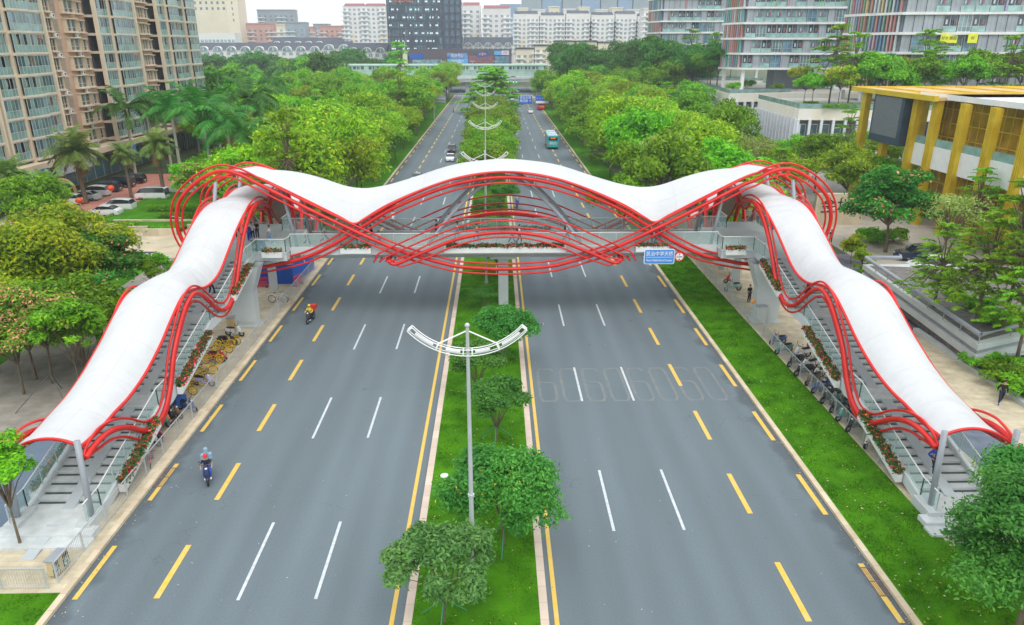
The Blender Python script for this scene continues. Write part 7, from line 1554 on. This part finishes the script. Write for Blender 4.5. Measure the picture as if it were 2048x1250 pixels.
# ------------------------------------------------------------ right planter terrace
PT = thing('planter_terrace', 'long white terraced planter wall with a thick grey pipe rail at the right', 'planter wall', (34.8, 47.6, 0))
TP_ = [(1.4, 20.2), (0, 0), (3.7, 1.7)]
def offp(k): return [(1.4-k, 20.4), (-k*.9, -k*1.1), (3.9, 1.6-k), ]
for z0, z1, k in ((.55, 1.0, -.55), (1.0, 1.02, .0), (1.02, 1.55, .0), (1.55, 1.95, -.22), (1.95, 2.4, .05)):
    a, c, d = offp(k); MB().use(M_conc if z0 != 1.55 else M_steel).prism([c, d, (6, 2.3), (6, 20.4), a], z0, z1).build('wall', PT)
MB().use(mat('planter_soil', (.16, .15, .14), .95, .3, 2, bump=.6)).prism([(.35, .7), (3.9, 2.25), (16, 6), (18, 17), (1.75, 19.9)], .3, 2.43).build('soil', PT)
q = MB().use(M_steel).tube([(5.0, 20.3, 3.1), (1.5, 20.3, 3.1), (.1, .2, 3.1), (3.9, 1.9, 3.1)], .19, 10)
for i in range(9): x, y = .1+1.4*i/8, .2+20.1*i/8; q.cyl((x, y, 2.3), (x, y, 3.1), .04, 6)
q.cyl((3.5, 1.7, 2.3), (3.5, 1.7, 3.1), .04, 6); q.build('pipe_rail', PT)
for px, py, k, s, lab in ((1985, 500, 'fan', 1.0, 'feathery light green tree leaning over the planter terrace'), (2050, 470, 'fan', 1.25, 'larger feathery tree at the right edge above the planter terrace'), (1890, 505, 'fan', .8, 'thin feathery tree left on the planter terrace'), (2075, 560, 'fan', .85, 'feathery tree cut by the right edge behind the pipe rail')):
    x, y = crown_at(px, py, 2.1+6.2*s); tree(k, x, y, lab, 'feathery trees of the planter terrace', s, 1.6)
for px, py, k, s, lab in ((1790, 400, 'round_dark', 1.15, 'domed dark green tree in front of the golden building'), (1700, 345, 'olive1', .95, 'bright green tree right of the red loop'), (1640, 310, 'green1', 1.0, 'fresh green tree behind the right red loop'), (1760, 300, 'olive0', .95, 'olive tree before the golden columns'), (1700, 262, 'tier0', 1.0, 'yellowish tiered tree left of the golden columns'), (1650, 250, 'olive2', .85, 'orange tipped tree before the finned podium'), (1590, 300, 'green0', .8, 'low tree before the podium fins'), (1560, 345, 'olive1', .85, 'green tree just above the right end of the white roof'), (1900, 420, 'bare', 1.0, 'grey twiggy tree before the golden columns'), (1960, 400, 'fan', 1.0, 'feathery tree before the golden columns'), (1380, 195, 'green2', 1.3, 'tall bright green tree before the middle podium'), (1430, 425, 'green1', .7, 'low green tree behind the right end of the glass railing'), (1250, 400, 'green0', .9, 'tree reaching over the right kerb behind the bridge'), (1740, 350, 'green2', .8, 'small green tree left of the domed dark one'), (1845, 330, 'tier1', .8, 'light tree under the white band of the golden building')):
    z = {'fan': 6.2, 'tier0': 7.2, 'tier1': 7.2, 'round_dark': 5.4}.get(k, 6.1)*s; x, y = crown_at(px, py, z); tree(k, x, y, lab, None, s, .05)
for i, (px, py, k, s) in enumerate(((1700, 520, 'bamboo', 1.0), (1722, 540, 'bamboo', .8), (1735, 545, 'shrub', .9), (1885, 560, 'shrub', 1.0), (1905, 590, 'shrub', .9), (1955, 620, 'shrub', 1.2), (1990, 650, 'shrub', 1.1), (2030, 700, 'bamboo', 1.1), (1960, 735, 'shrub', 1.3), (2000, 760, 'shrub', 1.5), (2040, 790, 'shrub', 1.5), (2035, 745, 'shrub', 1.4), (1760, 480, 'shrub', 1.6), (1740, 475, 'shrub', 1.4), (1790, 478, 'shrub', 1.5))):
    zz = 2.1 if py < 660 and px > 1870 else .05; p = gp(px, py+8, zz); tree(k, p.x, p.y, 'low %s of the right planting, %s from the bridge end' % ('bamboo clump' if k == 'bamboo' else 'green bush', nth(i)), 'bushes of the right planting', s, zz, cat='bush')
t = thing('inscribed_stone', 'beige stone wall with black characters behind the right red loop', 'stone sign', (45.5, 94.0, .1)); MB().use(M_tiles).box(-3.2, 3.2, 0, .6, 0, 4.2).build('slab', t); text_mesh('金地', 2.2, .03, M_black, t, 'lettering', (-.4, -.03, 2.5), (math.pi/2, 0, 0))
lawn('east_planting', 35.45, 70, 15, 47, .09, 1.0)
# more crowns over the left kerb and behind the left loop
for i, (px, py, k, s) in enumerate(((600, 345, 'green0', .95), (660, 330, 'olive0', 1.0), (560, 310, 'green2', .9), (520, 370, 'green1', .85), (430, 330, 'green0', .8), (620, 380, 'pods', 1.2), (400, 345, 'pods', 1.1), (720, 330, 'olive1', .9), (580, 395, 'green1', .7))):
    z = 6.0*s; x, y = crown_at(px, py, z); tree(k, x, y, 'green tree just behind the left end of the bridge, %s of its group' % nth(i), 'trees behind the left end of the bridge', s, .1)
for r in TREES.values():
    if not r[1]:
        for c in list(r[0].children): bpy.data.objects.remove(c)
        bpy.data.objects.remove(r[0])
# haze
HZ = True
if HZ:
    o = MB().box(-700, 700, -30, 1300, -3.2, 110).build('haze'); o['kind'] = 'stuff'; hm = bpy.data.materials.new('haze_air'); hm.use_nodes = True; nt = hm.node_tree; nt.nodes.clear()
    ho = nt.nodes.new('ShaderNodeOutputMaterial'); hv = nt.nodes.new('ShaderNodeVolumePrincipled'); hv.inputs['Color'].default_value = (.86, .93, 1, 1); hv.inputs['Density'].default_value = .0003; hv.inputs['Anisotropy'].default_value = .2
    nt.links.new(hv.outputs[0], ho.inputs['Volume']); o.data.materials.append(hm)
